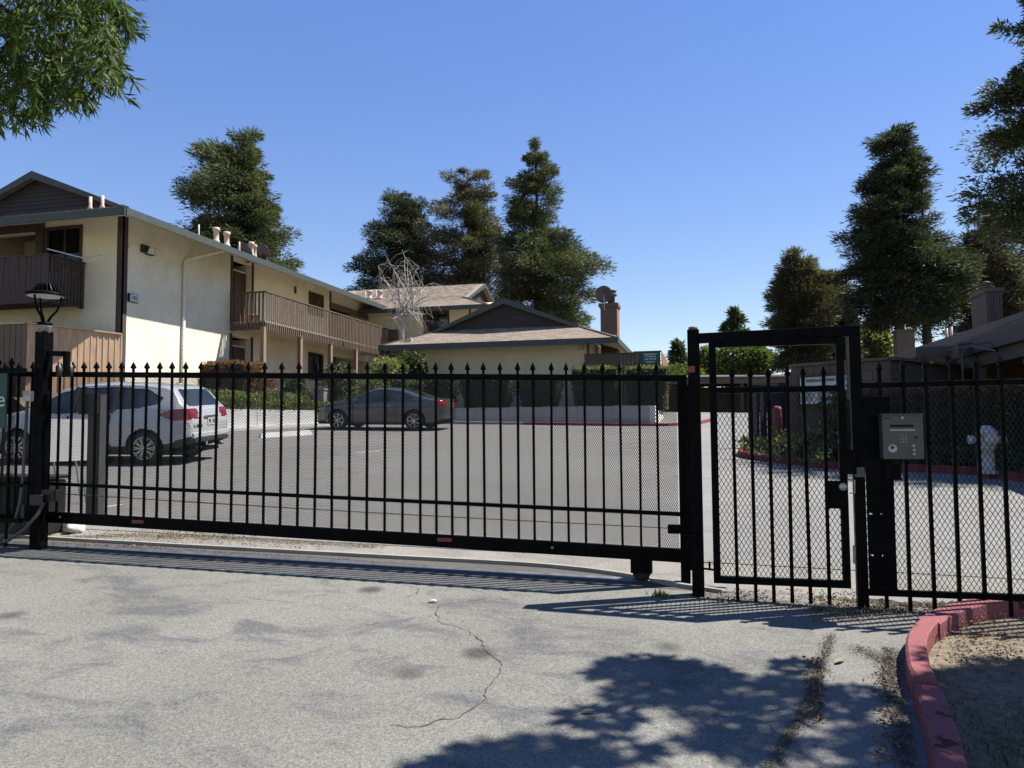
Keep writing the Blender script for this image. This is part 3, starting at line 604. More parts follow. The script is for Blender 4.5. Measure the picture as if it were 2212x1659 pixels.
a = atY(17, 806, 6.04); c = atY(14, 925, 6.04); b = MB(); b.box(a.x - 0.95, a.x, 6.030, 6.045, c.z, a.z); b.build('sign_board', 'sign_green', gs, bevel=0.004)
e = atY(3, 866, 6.03); put_text('e', 0.21, 'ink_white', gs, (e.x, 6.026, e.z + 0.01), (1, 0, 0), name='letter')
op = empty('gate_operator', (-7.3, 6.75, 0.5), 'black gate motor housing behind the fence at far left', 'gate motor')
b = MB(); b.box(-8.1, -6.75, 6.62, 7.0, zg(-7, 6.8), 1.12); b.build('housing', 'black_plastic', op, bevel=0.02)
b = MB(); b.box(-8.12, -6.73, 6.60, 7.02, 1.13, 1.17); b.build('lid', 'black_plastic', op, bevel=0.01)

# ---- right gate post
RX, RY = -0.035, 6.05; zb = zg(RX, RY); rp = empty('latch_post', (RX, RY, zb), 'thick square black post between the sliding gate and the walk-in gate', 'post')
a = atY(1484, 712, RY - 0.05); c = atY(1510, 712, RY - 0.05); w = (c.x - a.x) / 2; RX = (a.x + c.x) / 2
b = MB(); b.box(RX - w, RX + w, RY - 0.05, RY + 0.05, zb - 0.1, a.z); b.build('post_tube', 'black_paint', rp, bevel=0.004)
b = MB(); b.lathe([(w * 0.8, 0), (w * 0.8, 0.022), (w * 0.6, 0.026)], (RX, RY, a.z), 16); b.build('post_cap', 'terracotta', rp)
p = atY(1493, 799, RY - 0.052); b = MB(); b.box(p.x - 0.028, p.x + 0.028, RY - 0.054, RY - 0.051, p.z - 0.02, p.z + 0.028); b.build('red_reflector', 'red_reflector', rp)
b = MB(); b.box(RX - w - 0.03, RX - w, RY + 0.0, RY + 0.03, 0.55, 1.95); b.build('latch_channel', 'black_paint', rp)
p = atY(1491, 1165, RY - 0.06); b = MB(); b.box(p.x - 0.03, p.x + 0.04, RY - 0.085, RY - 0.052, p.z - 0.06, p.z + 0.02); b.box(p.x - 0.05, p.x + 0.05, RY - 0.10, RY - 0.052, p.z + 0.022, p.z + 0.032); b.build('latch', 'black_paint', rp, bevel=0.003)
p = atY(1500, 1223, RY); b = MB(); b.bar((RX - w - 0.04, RY - 0.02, p.z), (RX + w + 0.085, RY - 0.02, p.z - 0.02), 0.014, 0.014); b.bar((RX + w + 0.04, RY - 0.02, p.z - 0.01), (RX + w + 0.04, RY - 0.02, p.z + 0.04), 0.016, 0.016); b.build('hinge_bolt', 'black_paint', rp)

# ---- walk-in gate in its frame
FY = 6.0
fr = empty('gate_portal', (0.5, FY, 0.36), 'tall black steel frame around the walk-in gate', 'gate frame')
tl = atY(1508, 716, FY); tr_ = atY(1856, 703, FY); ft = 2.363; b = MB()
b.hexa([(RX + w, FY - 0.03, 2.345 - 0.075), (tr_.x, FY - 0.03, ft - 0.075), (tr_.x, FY + 0.03, ft - 0.075), (RX + w, FY + 0.03, 2.345 - 0.075), (RX + w, FY - 0.03, 2.345), (tr_.x, FY - 0.03, ft), (tr_.x, FY + 0.03, ft), (RX + w, FY + 0.03, 2.345)]); b.build('header', 'black_paint', fr, bevel=0.003)
b = MB(); b.box(tr_.x - 0.075, tr_.x, FY - 0.033, FY + 0.033, zg(tr_.x, FY) - 0.05, ft - 0.076); b.build('jamb', 'black_paint', fr, bevel=0.003)
JX = tr_.x
b = MB(); b.box(JX - 0.092, JX - 0.078, FY - 0.03, FY + 0.03, 1.83, ft - 0.08); b.build('stop_strip', 'grey_trim', fr)
wg = empty('walk_gate', (0.5, FY, 0.45), 'narrow black walk-in gate with six pickets and coarse diamond mesh', 'gate')
x0 = atY(1534, 900, FY).x - 0.0; x1 = atY(1826, 900, FY).x; z0, z1 = 0.475, 2.285; s = 0.052
for nm, (xa, xb, za, zb2) in dict(left_stile=(x0, x0 + s, z0, z1), right_stile=(x1 - s, x1, z0, z1), top_bar=(x0 + s, x1 - s, z1 - s, z1), bottom_bar=(x0 + s, x1 - s, z0, z0 + s), upper_rail=(x0 + s, x1 - s, 1.885, 1.93)).items():
    b = MB(); b.box(xa, xb, FY - 0.024, FY + 0.024, za, zb2); b.build(nm, 'black_paint', wg, bevel=0.003)
px = [atY(*c6(x, 300), FY - 0.03).x for x in (455, 554, 652, 751, 851, 953)]
pickets(wg, px, FY - 0.037, lambda x: 0.36, lambda x: 1.995, 0.024)
b = MB(); fx3 = lambda u, v, d: (x0 + s + u, FY + 0.012 + d, z0 + s + v); strands(b, x1 - x0 - 2 * s, 1.885 - z0 - s, 0.0335, 0.057, 0.0042, 0.0009, fx3, None); b.build('wire_mesh', 'black_mesh', wg)
b = MB(); p = atY(*c6(965, 905), FY); q = atY(*c6(1085, 1060), FY); b.box(p.x, x1 - 0.01, FY - 0.030, FY - 0.026, q.z, p.z); lkp = b.build('lock_plate', 'black_paint', wg)
p = atY(*c6(1067, 940), FY - 0.035); b = MB(); b.lathe([(0.029, 0), (0.029, -0.012), (0.022, -0.018), (0.002, -0.018)], (p.x, FY - 0.031, p.z), 20, 'y'); b.build('lock_cylinder', 'galvanised', wg)
p = atY(*c6(1085, 820), FY - 0.03); b = MB(); b.box(p.x - 0.05, p.x + 0.065, FY - 0.055, FY - 0.034, p.z - 0.065, p.z + 0.11); b.build('strike_box', 'black_paint', wg, bevel=0.003)
p = atY(*c7(298, 940), FY - 0.03); b = MB(); b.tube([(p.x - 0.03, FY - 0.04, p.z - 0.045), (p.x, FY - 0.06, p.z - 0.045), (p.x, FY - 0.06, p.z + 0.05)], 0.0055, 8); b.build('pull_handle', 'galvanised', wg)
p = atY(*c6(1160, 860), FY - 0.04); b = MB(); b.box(p.x - 0.035, p.x + 0.03, FY - 0.05, FY - 0.034, p.z - 0.035, p.z + 0.035); b.build('latch_keeper', 'grey_pipe', fr, bevel=0.003)
p = atY(*c7(305, 1290), FY - 0.02); b = MB(); b.box(p.x - 0.012, p.x + 0.018, FY - 0.02, FY + 0.01, p.z - 0.10, p.z + 0.03); b.build('hinge', 'steel', fr, bevel=0.003)

# ---- keypad panel and the fence to the right
kp = empty('mounting_plate', (1.25, FY - 0.05, 0.5), 'large black steel plate with four slots beside the walk-in gate', 'metal plate')
xa = JX + 0.002; za, zt_ = atY(1862, 1276, FY - 0.04).z, atY(1900, 857, FY - 0.04).z
xb1 = atY(*c7(497, 500), FY - 0.04).x; xb2 = atY(*c7(525, 1100), FY - 0.04).x
slots = [atY(*c7(x, y), FY - 0.04) for x, y in ((391, 1090), (453, 1091), (397, 1319), (459, 1321))]
b = MB(); PYm = FY - 0.042
xsg = sorted({round(v, 4) for v in [xa, xb2] + [p.x + d for p in slots[:2] for d in (-0.009, 0.009)]}); mid_z = [p.z for p in slots]
za1, zb1 = (slots[0].z + slots[1].z) / 2, (slots[2].z + slots[3].z) / 2; zs = [za, zb1 - 0.0055, zb1 + 0.0055, za1 - 0.0055, za1 + 0.0055, atY(*c7(525, 800), PYm).z]
for i in range(len(xsg) - 1):
    for j in range(len(zs) - 1):
        if j in (1, 3) and i in (1, 3): continue
        b.box(xsg[i], xsg[i + 1], PYm, PYm + 0.005, zs[j], zs[j + 1])
b.build('lower_plate', 'black_paint', kp)
b = MB(); b.box(xa, xb1, PYm, PYm + 0.005, zs[-1] + 0.001, zt_); b.build('upper_plate', 'black_paint', kp)
KY = FY - 0.17
a = atY(1905, 895, KY); c = atY(1997, 992, KY)
kb_ = empty('keypad_box', (1.4, KY, 1.5), 'grey metal entry keypad box with speaker slot and round sticker', 'keypad')
b = MB(); b.box(a.x, c.x, KY, KY + 0.115, c.z, a.z - 0.006); b.build('case', 'keypad_case', kb_, bevel=0.004)
W_ = c.x - a.x; Hh_ = a.z - c.z
b = MB(); b.box(a.x - 0.012, c.x + 0.004, KY - 0.018, KY + 0.12, a.z - 0.005, a.z + 0.003); b.build('rain_hood', 'keypad_case', kb_)
b = MB(); b.box(a.x + 0.004, c.x - 0.002, KY - 0.004, KY - 0.0008, a.z - 0.05, a.z - 0.007); b.build('upper_flap', 'keypad_case', kb_)
def kpt(x, y): return (a.x + (x - 275) / 790 * W_, a.z - (y - 270) / 880 * Hh_)
x, z = kpt(655, 500); b = MB(); b.box(x - 0.073, x + 0.073, KY - 0.0015, KY - 0.0005, z - 0.009, z + 0.009); b.build('speaker_slot', 'interior', kb_)
x, z = kpt(375, 348); b = MB(); b.box(x - 0.022, x + 0.022, KY - 0.0055, KY - 0.0045, z - 0.006, z + 0.006); b.build('name_plate', 'black_plastic', kb_)
x, z = kpt(665, 580); b = MB(); b.box(x - 0.08, x + 0.08, KY - 0.0012, KY - 0.0006, z - 0.005, z + 0.004); b.build('label_strip', 'galvanised', kb_)
for (x, y, r, m) in ((665, 342, 0.012, 'galvanised'), (915, 728, 0.010, 'black_plastic'), (862, 890, 0.012, 'galvanised'), (870, 970, 0.012, 'galvanised'), (872, 1048, 0.012, 'galvanised')):
    x, z = kpt(x, y); b = MB(); b.lathe([(r, 0), (r, -0.006), (r * 0.7, -0.008), (0.001, -0.008)], (x, KY - 0.0045 if y < 400 else KY - 0.0005, z), 16, 'y'); b.build('button', m, kb_)
kk = MB(); kk.box(-0.0048, 0.0048, -0.003, 0, -0.0048, 0.0048); km = kk.mesh('key', 'steel')
for i in range(3):
    for j in range(4):
        x, z = kpt(625 + i * 50, 670 + j * 48); inst(km, 'key', kb_, (x - 1.4, -0.0005, z - 1.5))
x, z = kpt(462, 943); b = MB(); b.lathe([(0.028, 0), (0.028, -0.0012), (0.001, -0.0013)], (x, KY - 0.0005, z), 28, 'y'); stk = b.build('round_sticker', 'sign_white', kb_)
b = MB(); b.poly([(x + dx * 0.028, KY - 0.0022, z + dz * 0.028) for dx, dz in ((-.5, .55), (-.2, .75), (.05, .5), (.35, .6), (.5, .3), (.2, .1), (.3, -.2), (0, -.1), (-.2, -.3), (-.35, 0), (-.8, .05), (-.4, .25))]); b.build('printed_mark', 'ink_black', stk)
b = MB(); p = atY(*c7(515, 855), FY - 0.06); b.box(p.x - 0.055, p.x + 0.05, FY - 0.07, FY - 0.045, p.z - 0.06, p.z + 0.055); b.build('bracket', 'black_paint', kp, bevel=0.003)
rfc = empty('right_fence', (2.4, FY, 0.4), 'black picket fence with diamond mesh right of the keypad', 'fence')
ztop_f = lambda x: 1.945 + 0.012 * (x - 1.1)
for z, h, nm in ((1.945, 0.042, 'top_rail'), (0.475, 0.045, 'bottom_rail')):
    b = MB(); b.bar((JX + 0.003, FY, z - h / 2), (5.6, FY, z - h / 2 + 0.03), 0.038, h); b.build(nm, 'black_paint', rfc, bevel=0.003)
px = [atY(*c7(x, 305), FY - 0.03).x for x in (435, 562, 695, 831, 969, 1107)]; dx = px[-1] - px[-2]; px += [px[-1] + dx * (i + 1) for i in range(22)]
pickets(rfc, px, FY - 0.032, lambda x: 0.345 - 0.01 * (x - 1), lambda x: 2.03 + 0.012 * (x - 1.1) - (0.015 if x < 1.35 else 0), 0.024)
b = MB(); fx4 = lambda u, v, d: (JX + u, FY + 0.02 + d, 0.475 + v); strands(b, 4.4, 1.43, 0.0335, 0.057, 0.0042, 0.0009, fx4, None); b.build('wire_mesh', 'black_mesh', rfc)
# ------------------------------------------------------------------ houses
def in_poly(p, poly):
    x, y = p; c = False; j = len(poly) - 1
    for i in range(len(poly)):
        xi, yi = poly[i]; xj, yj = poly[j]
        if (yi > y) != (yj > y) and x < (xj - xi) * (y - yi) / (yj - yi) + xi: c = not c
        j = i
    return c
def shingles(parent, O, U, V, poly, m, single=300, course=0.145, tab=0.305, seed=1):
    """real overlapping tabs: the lowest rows one object each, the rest joined"""
    O = Vector(O); U = Vector(U).normalized(); V = Vector(V).normalized(); N = U.cross(V).normalized()
    if N.z < 0: N = -N
    r = random.Random(seed); v1 = max(q[1] for q in poly); u0 = min(q[0] for q in poly); u1 = max(q[0] for q in poly)
    me = []
    for k in range(6):
        b = MB(); w = tab * (0.90 + 0.02 * k); L = course + 0.02; th = 0.012 + 0.002 * (k % 3)
        pts = [U * 0 + N * th, U * w + N * th, U * w + V * L + N * 0.003, V * L + N * 0.003, U * 0, U * w]
        b.add(pts, [(0, 1, 2, 3), (4, 5, 1, 0), (4, 0, 3), (5, 2, 1)]); me.append((b, b.mesh('shingle', m)))
    off = Vector(ORG[parent.name]); n = 0; bulk = MB(); v = 0.0
    while v < v1:
        u = u0 - r.random() * tab
        while u < u1:
            c = (u + tab / 2, v + course / 2)
            if in_poly(c, poly):
                p = O + U * u + V * (v + r.uniform(-.004, .004)) + N * 0.004; k = r.randrange(6)
                if n < single: inst(me[k][1], 'shingle', parent, p - off)
                else: bulk.add([Vector(q) + p for q in me[k][0].v], me[k][0].f)
                n += 1
            u += tab
        v += course
    if bulk.v:
        bulk.build('shingle_field', m, parent)['kind'] = 'stuff'
def wall_grid(b, axis, c0, c1_, us, zs, holes):
    """wall slab between c0 and c1_, cells over us x zs, leaving out the holes (u0, u1, z0, z1)"""
    us = sorted(set([round(u, 4) for u in us] + [round(h[i], 4) for h in holes for i in (0, 1)])); us = [u for u in us]
    zs = sorted(set([round(z, 4) for z in zs] + [round(h[i], 4) for h in holes for i in (2, 3)]))
    for i in range(len(us) - 1):
        for j in range(len(zs) - 1):
            cu, cz = (us[i] + us[i + 1]) / 2, (zs[j] + zs[j + 1]) / 2
            if any(h[0] < cu < h[1] and h[2] < cz < h[3] for h in holes): continue
            if axis == 'x': b.box(c0, c1_, us[i], us[i + 1], zs[j], zs[j + 1])
            else: b.box(us[i], us[i + 1], c0, c1_, zs[j], zs[j + 1])
class Dutch:
    """hip roof skirt with a sided gable above it; T maps (u, v, z) to the world"""
    def __init__(s, T, u0, u1, v0, vg, v1, ze, slope, trim, shing, parent, drop=0.22, vent=True, nb=0):
        s.T = T; d = vg - v0; ur = (u0 + u1) / 2; zr = ze + slope * (u1 - u0) / 2; zk = ze + slope * d; dn = (0, 0, -0.10)
        roof = MB(); roof.prism([T(u0, v0, ze), T(u1, v0, ze), T(u1 - d, vg, zk), T(u0 + d, vg, zk)], dn)
        vo = vg - 0.35
        roof.prism([T(u0, v0, ze), T(u0 + d, vg, zk), T(ur, vg, zr), T(ur, v1, zr), T(u0, v1, ze)], dn)
        roof.prism([T(u1, v0, ze), T(u1 - d, vg, zk), T(ur, vg, zr), T(ur, v1, zr), T(u1, v1, ze)], dn)
        k = d - 0.1  # rake overhang in front of the gable
        roof.prism([T(u0 + k, vo, ze + slope * k + 0.002), T(ur, vo, zr + 0.002), T(ur, vg, zr + 0.002), T(u0 + k, vg, ze + slope * k + 0.002)], (0, 0, -0.09))
        roof.prism([T(u1 - k, vo, ze + slope * k + 0.002), T(ur, vo, zr + 0.002), T(ur, vg, zr + 0.002), T(u1 - k, vg, ze + slope * k + 0.002)], (0, 0, -0.09))
        s.roof = roof.build('roof', shing, parent)
        e = 0.03
        def fascia(a, b_, off):  # board hanging from the eave
            bb = MB(); a = Vector(a); b_ = Vector(b_); off = Vector(off)
            bb.hexa([a + Vector((0, 0, -drop)), b_ + Vector((0, 0, -drop)), b_ + off + Vector((0, 0, -drop)), a + off + Vector((0, 0, -drop)), a + Vector((0, 0, 0.015)), b_ + Vector((0, 0, 0.015)), b_ + off + Vector((0, 0, 0.015)), a + off + Vector((0, 0, 0.015))])
            return bb.build('fascia', trim, parent)
        t = Vector(T(0, 1, 0)) - Vector(T(0, 0, 0)); tu = Vector(T(1, 0, 0)) - Vector(T(0, 0, 0))
        fascia(T(u0 - 0.04, v0 - e, ze), T(u1 + 0.04, v0 - e, ze), -t * 0.05)
        fascia(T(u1 + 0.001, v0, ze), T(u1 + 0.001, v1, ze), tu * 0.05); fascia(T(u0 - 0.001, v0, ze), T(u0 - 0.001, v1, ze), -tu * 0.05)
        # rake boards
        for ua, sg in ((u0 + k - 0.15, 1), (u1 - k + 0.15, -1)):
            za = ze + slope * (k - 0.15); bb = MB(); A_ = Vector(T(ua, vo - 0.05, za)); B_ = Vector(T(ur, vo - 0.05, zr + 0.03)); o = t * 0.045
            bb.hexa([A_ + Vector((0, 0, -0.10)), B_ + Vector((0, 0, -0.26)), B_ + o + Vector((0, 0, -0.26)), A_ + o + Vector((0, 0, -0.10)), A_ + Vector((0, 0, 0.03)), B_ + Vector((0, 0, 0.0)), B_ + o, A_ + o + Vector((0, 0, 0.03))]); bb.build('rake_board', trim, parent)
        # gable siding: one lap board per row
        z = zk - 0.02; H_ = 0.135; vb = vg - 0.06
        while z < zr - 0.25:
            w0 = (zr - z) / slope - 0.03; w1 = (zr - z - H_) / slope - 0.03; w1 = max(w1, 0.02)
            bb = MB(); bb.hexa([T(ur - w0, vb - 0.035, z), T(ur + w0, vb - 0.035, z), T(ur + w0, vb + 0.02, z), T(ur - w0, vb + 0.02, z), T(ur - w1, vb - 0.006, z + H_ + 0.02), T(ur + w1, vb - 0.006, z + H_ + 0.02), T(ur + w1, vb + 0.02, z + H_ + 0.02), T(ur - w1, vb + 0.02, z + H_ + 0.02)])
            bb.build('siding_board', 'gable_board', parent); z += H_
        s.p = dict(u0=u0, u1=u1, v0=v0, vg=vg, v1=v1, ze=ze, zk=zk, zr=zr, ur=ur, d=d, slope=slope)
        # hip caps
        cap = MB(); r = random.Random(3)
        for a, c in ((T(u0, v0, ze), T(u0 + d, vg, zk)), (T(u1, v0, ze), T(u1 - d, vg, zk))):
            a = Vector(a); c = Vector(c); n = int((c - a).length / 0.15)
            for i in range(n):
                p = a.lerp(c, i / n); q = a.lerp(c, (i + 1.15) / n); cap.bar(p + Vector((0, 0, 0.035)), q + Vector((0, 0, 0.02)), 0.2, 0.02)
        cap.build('hip_cap', shing, s.roof)
    def skirt(s, single, m, seed=1):
        p = s.p; T = s.T; O = Vector(T(p['u0'], p['v0'], p['ze'])); U = Vector(T(p['u1'], p['v0'], p['ze'])) - O; Vv = Vector(T(p['u0'], p['vg'], p['zk'])) - O
        L = U.length; hh = Vv.length; shingles(s.roof, O, U, Vv, [(0, 0), (L, 0), (L - p['d'], hh), (p['d'], hh)], m, single, seed=seed)
def pipe_vent(parent, x, y, z, r, h, cap=False, name='roof_vent'):
    b = MB(); pr = [(r * 1.9, 0), (r * 1.25, h * 0.22), (r, h * 0.3), (r, h)]
    if cap: pr = [(r * 1.6, 0), (r * 1.2, h * 0.2), (r, h * 0.25), (r, h * 0.78), (r * 1.35, h * 0.8), (r * 1.4, h * 0.9), (r * 1.2, h)]
    b.lathe(pr, (x, y, z), 14); return b.build(name, 'vent_pipe', parent)
def dish(parent, c, r, facing, name='satellite_dish', mount=None):
    """parabolic dish: facing is the direction it looks"""
    f = Vector(facing).normalized(); prof = [(0.01, -0.22 * r), (0.45 * r, -0.17 * r), (0.8 * r, -0.06 * r), (r, 0.0), (r, 0.012), (0.8 * r, -0.04 * r), (0.45 * r, -0.15 * r), (0.01, -0.2 * r)]
    b = MB(); b.lathe(prof, (0, 0, 0), 28); q = f.to_track_quat('Z', 'Y').to_matrix(); b.v = [tuple(q @ Vector((p[0] * 0.92, p[1], p[2])) + Vector(c)) for p in b.v]
    b.build('reflector', 'dish_grey', parent)
    b = MB(); c = Vector(c); bk = c - f * 0.2 * r; b.tube([bk, bk - f * 0.08, mount], 0.022, 8); b.build('mast', 'galvanised', parent)
    b = MB(); lowp = c + Vector((0, 0, -r * 0.9)); b.tube([lowp, c + f * r * 1.0 + Vector((0, 0, -r * 0.5))], 0.012, 6); b.bar(c + f * r * 0.95 + Vector((0, 0, -r * 0.5)), c + f * r * 1.15 + Vector((0, 0, -r * 0.45)), 0.06, 0.06); b.build('feed_arm', 'galvanised', parent)
def window(parent, axis, c, u0, u1, z0, z1, out, frame='brown_wood', curtains=None, split=True, louvre=False, fw=0.07):
    """framed window on a wall plane; out = +1/-1 side the outside is on"""
    def B(b, ua, ub, za, zb, d0, d1):
        lo, hi = sorted((c + out * d0, c + out * d1))
        return b.box(lo, hi, ua, ub, za, zb) if axis == 'x' else b.box(ua, ub, lo, hi, za, zb)
    b = MB()
    for ua, ub, za, zb in ((u0 - fw, u0, z0 - fw, z1 + fw), (u1, u1 + fw, z0 - fw, z1 + fw), (u0, u1, z1, z1 + fw), (u0, u1, z0 - fw, z0)): B(b, ua, ub, za, zb, -0.12, 0.03)
    w = b.build('window', frame, parent); um = (u0 + u1) / 2
    if louvre:
        n = int((z1 - z0) / 0.075)
        for i in range(n):
            for ua, ub in ((u0 + 0.02, um - 0.03), (um + 0.03, u1 - 0.02)):
                z = z0 + (i + 0.2) * (z1 - z0) / n; s = MB(); h = (z1 - z0) / n * 0.72
                lo = c + out * -0.05; hi = c + out * 0.0
                if axis == 'x': s.hexa([(hi, ua, z), (hi, ub, z), (hi - 0.01, ub, z), (hi - 0.01, ua, z), (lo, ua, z + h), (lo, ub, z + h), (lo - 0.01, ub, z + h), (lo - 0.01, ua, z + h)])
                else: s.hexa([(ua, hi, z), (ub, hi, z), (ub, hi + 0.01, z), (ua, hi + 0.01, z), (ua, lo, z + h), (ub, lo, z + h), (ub, lo + 0.01, z + h), (ua, lo + 0.01, z + h)])
                s.build('louvre_slat', 'post_wood', w)
        b = MB(); B(b, um - 0.03, um + 0.03, z0, z1, -0.06, 0.01); b.build('mullion', frame, w)
        b = MB(); B(b, u0, u1, z0, z1, -0.10, -0.09); b.build('backing', 'interior', w); return w
    if split: b = MB(); B(b, um - 0.025, um + 0.025, z0, z1, -0.07, -0.03); b.build('mullion', 'car_trim', w)
    b = MB(); B(b, u0, u1, z0, z1, -0.075, -0.07); g_ = b.build('pane', 'window_glass', w)
    b = MB(); B(b, u0, u1, z0, z1, -0.60, -0.59); b.build('backing', 'interior', w)
    if curtains:
        for ua, ub, za, zb, m in curtains:
            cb = MB(); n = 14; vs = []; 
            for i in range(n + 1):
                u = ua + (ub - ua) * i / n; d = -0.16 - 0.03 * (i % 2)
                for z in (za, zb): vs.append((c + out * d, u, z) if axis == 'x' else (u, c + out * d, z))
            cb.add(vs, [(2 * i, 2 * i + 2, 2 * i + 3, 2 * i + 1) for i in range(n)], True); cb.build('curtain', m, w)
    return w
t = NT('window_glass'); t.col((0.8, 0.85, 0.87)); t.rough(0.02)
tp = t.node('ShaderNodeBsdfTransparent'); tp.inputs['Color'].default_value = (0.72, 0.78, 0.78, 1); gl = t.node('ShaderNodeBsdfGlossy'); gl.inputs['Roughness'].default_value = 0.02
fr_ = t.node('ShaderNodeFresnel'); fr_.inputs['IOR'].default_value = 1.5; mn = t.node('ShaderNodeMixShader'); t.l.new(fr_.outputs[0], mn.inputs[0]); t.l.new(tp.outputs[0], mn.inputs[1]); t.l.new(gl.outputs[0], mn.inputs[2]); t.l.new(mn.outputs[0], t.n['Material Output'].inputs['Surface']); M['window_glass'] = t.m
def slat_row(parent, a, c, z0, z1, w, d, n, m, name='baluster'):
    """upright slats from a to c (x, y), one object each"""
    a = Vector((a[0], a[1], 0)); c = Vector((c[0], c[1], 0)); L = c - a; ang = atan2(L.y, L.x); o0 = Vector(ORG[parent.name])
    ms = []
    for k in range(3): b = MB(); b.box(-w / 2, w / 2, -d / 2, d / 2, 0, z1 - z0); ms.append(b.mesh(name, m))
    for i in range(n):
        p = a + L * ((i + 0.5) / n); inst(ms[i % 3], name, parent, Vector((p.x, p.y, z0)) - o0 + Vector((0, 0, random.uniform(-.01, .01))), (random.uniform(-.008, .008), 0, ang + random.uniform(-.03, .03)))
def boards(parent, a, c, z0, z1a, z1b, n, m, d=0.03, gap=0.004, name='fence_board', batten=None):
    a = Vector((a[0], a[1], 0)); c = Vector((c[0], c[1], 0)); L = c - a; u = L.normalized(); nn = Vector((-u.y, u.x, 0)); w = L.length / n
    for i in range(n):
        p = a + u * (w * i + gap / 2); q = a + u * (w * (i + 1) - gap / 2); za = z1a + (z1b - z1a) * (i + 0.5) / n; dd = nn * d; j = nn * random.uniform(-.004, .004)
        b = MB(); P = [p + j, q + j, q + j + dd, p + j + dd]; b.hexa([(v.x, v.y, z0) for v in P] + [(v.x, v.y, za) for v in P]); bo = b.build(name, m, parent)
        if batten:
            p2 = q - u * 0.02; q2 = q + u * 0.025; off = -nn * 0.018
            b = MB(); P = [p2 + off, q2 + off, q2, p2]; b.hexa([(v.x, v.y, z0) for v in P] + [(v.x, v.y, za - 0.005) for v in P]); b.build('batten', batten, parent)

PAD = 2.62
# =================== left two-storey house
XW, XE, YW, YE, YB = -18.14, -16.62, 20.85, 19.14, 46.0
ZE = 8.30; XL0 = -25.8
A_ = empty('apartment_house', (-21, 28, PAD), 'cream stucco two-storey apartment house with long upper balcony on the left', 'house')
ident = lambda u, v, z: (u, v, z)
RA = Dutch(ident, XL0, XE, YE, 20.6, YB, ZE, 0.404, 'green_trim', 'shingle_grey', A_)
RA.skirt(170, 'shingle_grey', 2)
# openings of the long wall, read off the photograph
def yX(p): return atX(p[0], p[1], XW)
d1a, d1b = yX(c1(1655, 760)).y, yX(c1(1790, 800)).y; zdt = yX(c1(1700, 850)).z
w1a, w1b = yX(c2(768, 500)).y, yX(c2(880, 540)).y; w1t = yX(c2(768, 482)).z - 0.05; w1z = w1t - 0.95
o1a, o1b = yX(c2(945, 500)).y, 42.5
JO = 5.90; b = MB()
holes = [(d1a, d1b, JO + 0.05, zdt + 0.35), (w1a, w1b, w1z, w1t), (o1a, o1b, JO + 0.05, 8.05), (d1a, d1b, PAD, zdt - 2.75), (w1a, w1b, 4.1, 5.28), (o1a, o1b, PAD, 5.4)]
wall_grid(b, 'x', XW - 0.25, XW, [YW, YB], [PAD - 0.3, 8.72], holes); b.build('side_wall', 'stucco', A_)
fw = MB()   # end wall towards the gate
gb = [atY(*c1(340, 565), YW), atY(*c1(572, 565), YW)]; wz0 = atY(*c1(590, 750), YW).z - 0.4; wz1 = atY(*c1(340, 572), YW).z
lo0, lo1 = atY(*c1(-250, 1150), YW).x, atY(*c1(300, 1150), YW).x
holes2 = [(gb[0].x, gb[1].x, wz0, wz1), (-24.0, gb[0].x - 0.35, JO + 0.1, wz1 - 0.05), (-24.0, lo1, PAD, 5.3)]
holes2 += [(gb[0].x - 0.1, gb[1].x, 3.9, 4.82)]
wall_grid(fw, 'y', YW, YW + 0.25, [-24.3, XW - 0.001], [PAD - 0.3, 8.72], holes2); fw.build('end_wall', 'stucco_soft', A_)
b = MB(); b.box(-24.3, -24.05, YW, YB, PAD - 0.3, 8.7); b.box(-24.0, XW - 0.3, YB - 0.3, YB, PAD, 8.7); b.build('back_wall', 'stucco_soft', A_)
b = MB(); b.box(-24.0, XW - 0.3, YW + 1.8, YW + 1.9, PAD, 8.6); b.build('porch_back_wall', 'stucco_soft', A_)
b = MB(); b.box(-24.0, XW - 0.26, YW + 0.01, YB - 0.3, JO - 0.15, JO + 0.04); b.build('upper_floor', 'soffit', A_)
# sloping soffit under the long eave and the front eave
b = MB(); b.prism([(XE - 0.02, YE + 0.05, ZE - 0.2), (XE - 0.02, YB, ZE - 0.2), (XW - 0.1, YB, ZE + 0.36), (XW - 0.1, YE + 1.6, ZE + 0.36)], (0, 0, 0.03)); b.prism([(XL0 + .1, YE + 0.05, ZE - 0.2), (XE - 0.02, YE + 0.05, ZE - 0.2), (XW - 0.1, YW + 0.1, ZE + 0.36), (XL0 + 1.6, YW + 0.1, ZE + 0.36)], (0, 0, 0.03)); b.build('soffit', 'soffit', A_)
# corner board and storey joint
b = MB(); b.box(XW - 0.02, XW + 0.03, YW - 0.03, YW + 0.16, PAD, 8.66); b.box(XW - 0.20, XW + 0.03, YW - 0.03, YW - 0.002, PAD, 8.66); b.build('corner_board', 'brown_wood', A_)
b = MB(); b.box(XW + 0.001, XW + 0.007, YW + 0.17, d1a - 0.2, JO - 0.012, JO + 0.004); b.box(gb[1].x + 0.1, XW - 0.21, YW - 0.007, YW - 0.001, JO - 0.02, JO - 0.004); b.build('storey_joint', 'stucco_soft', A_)
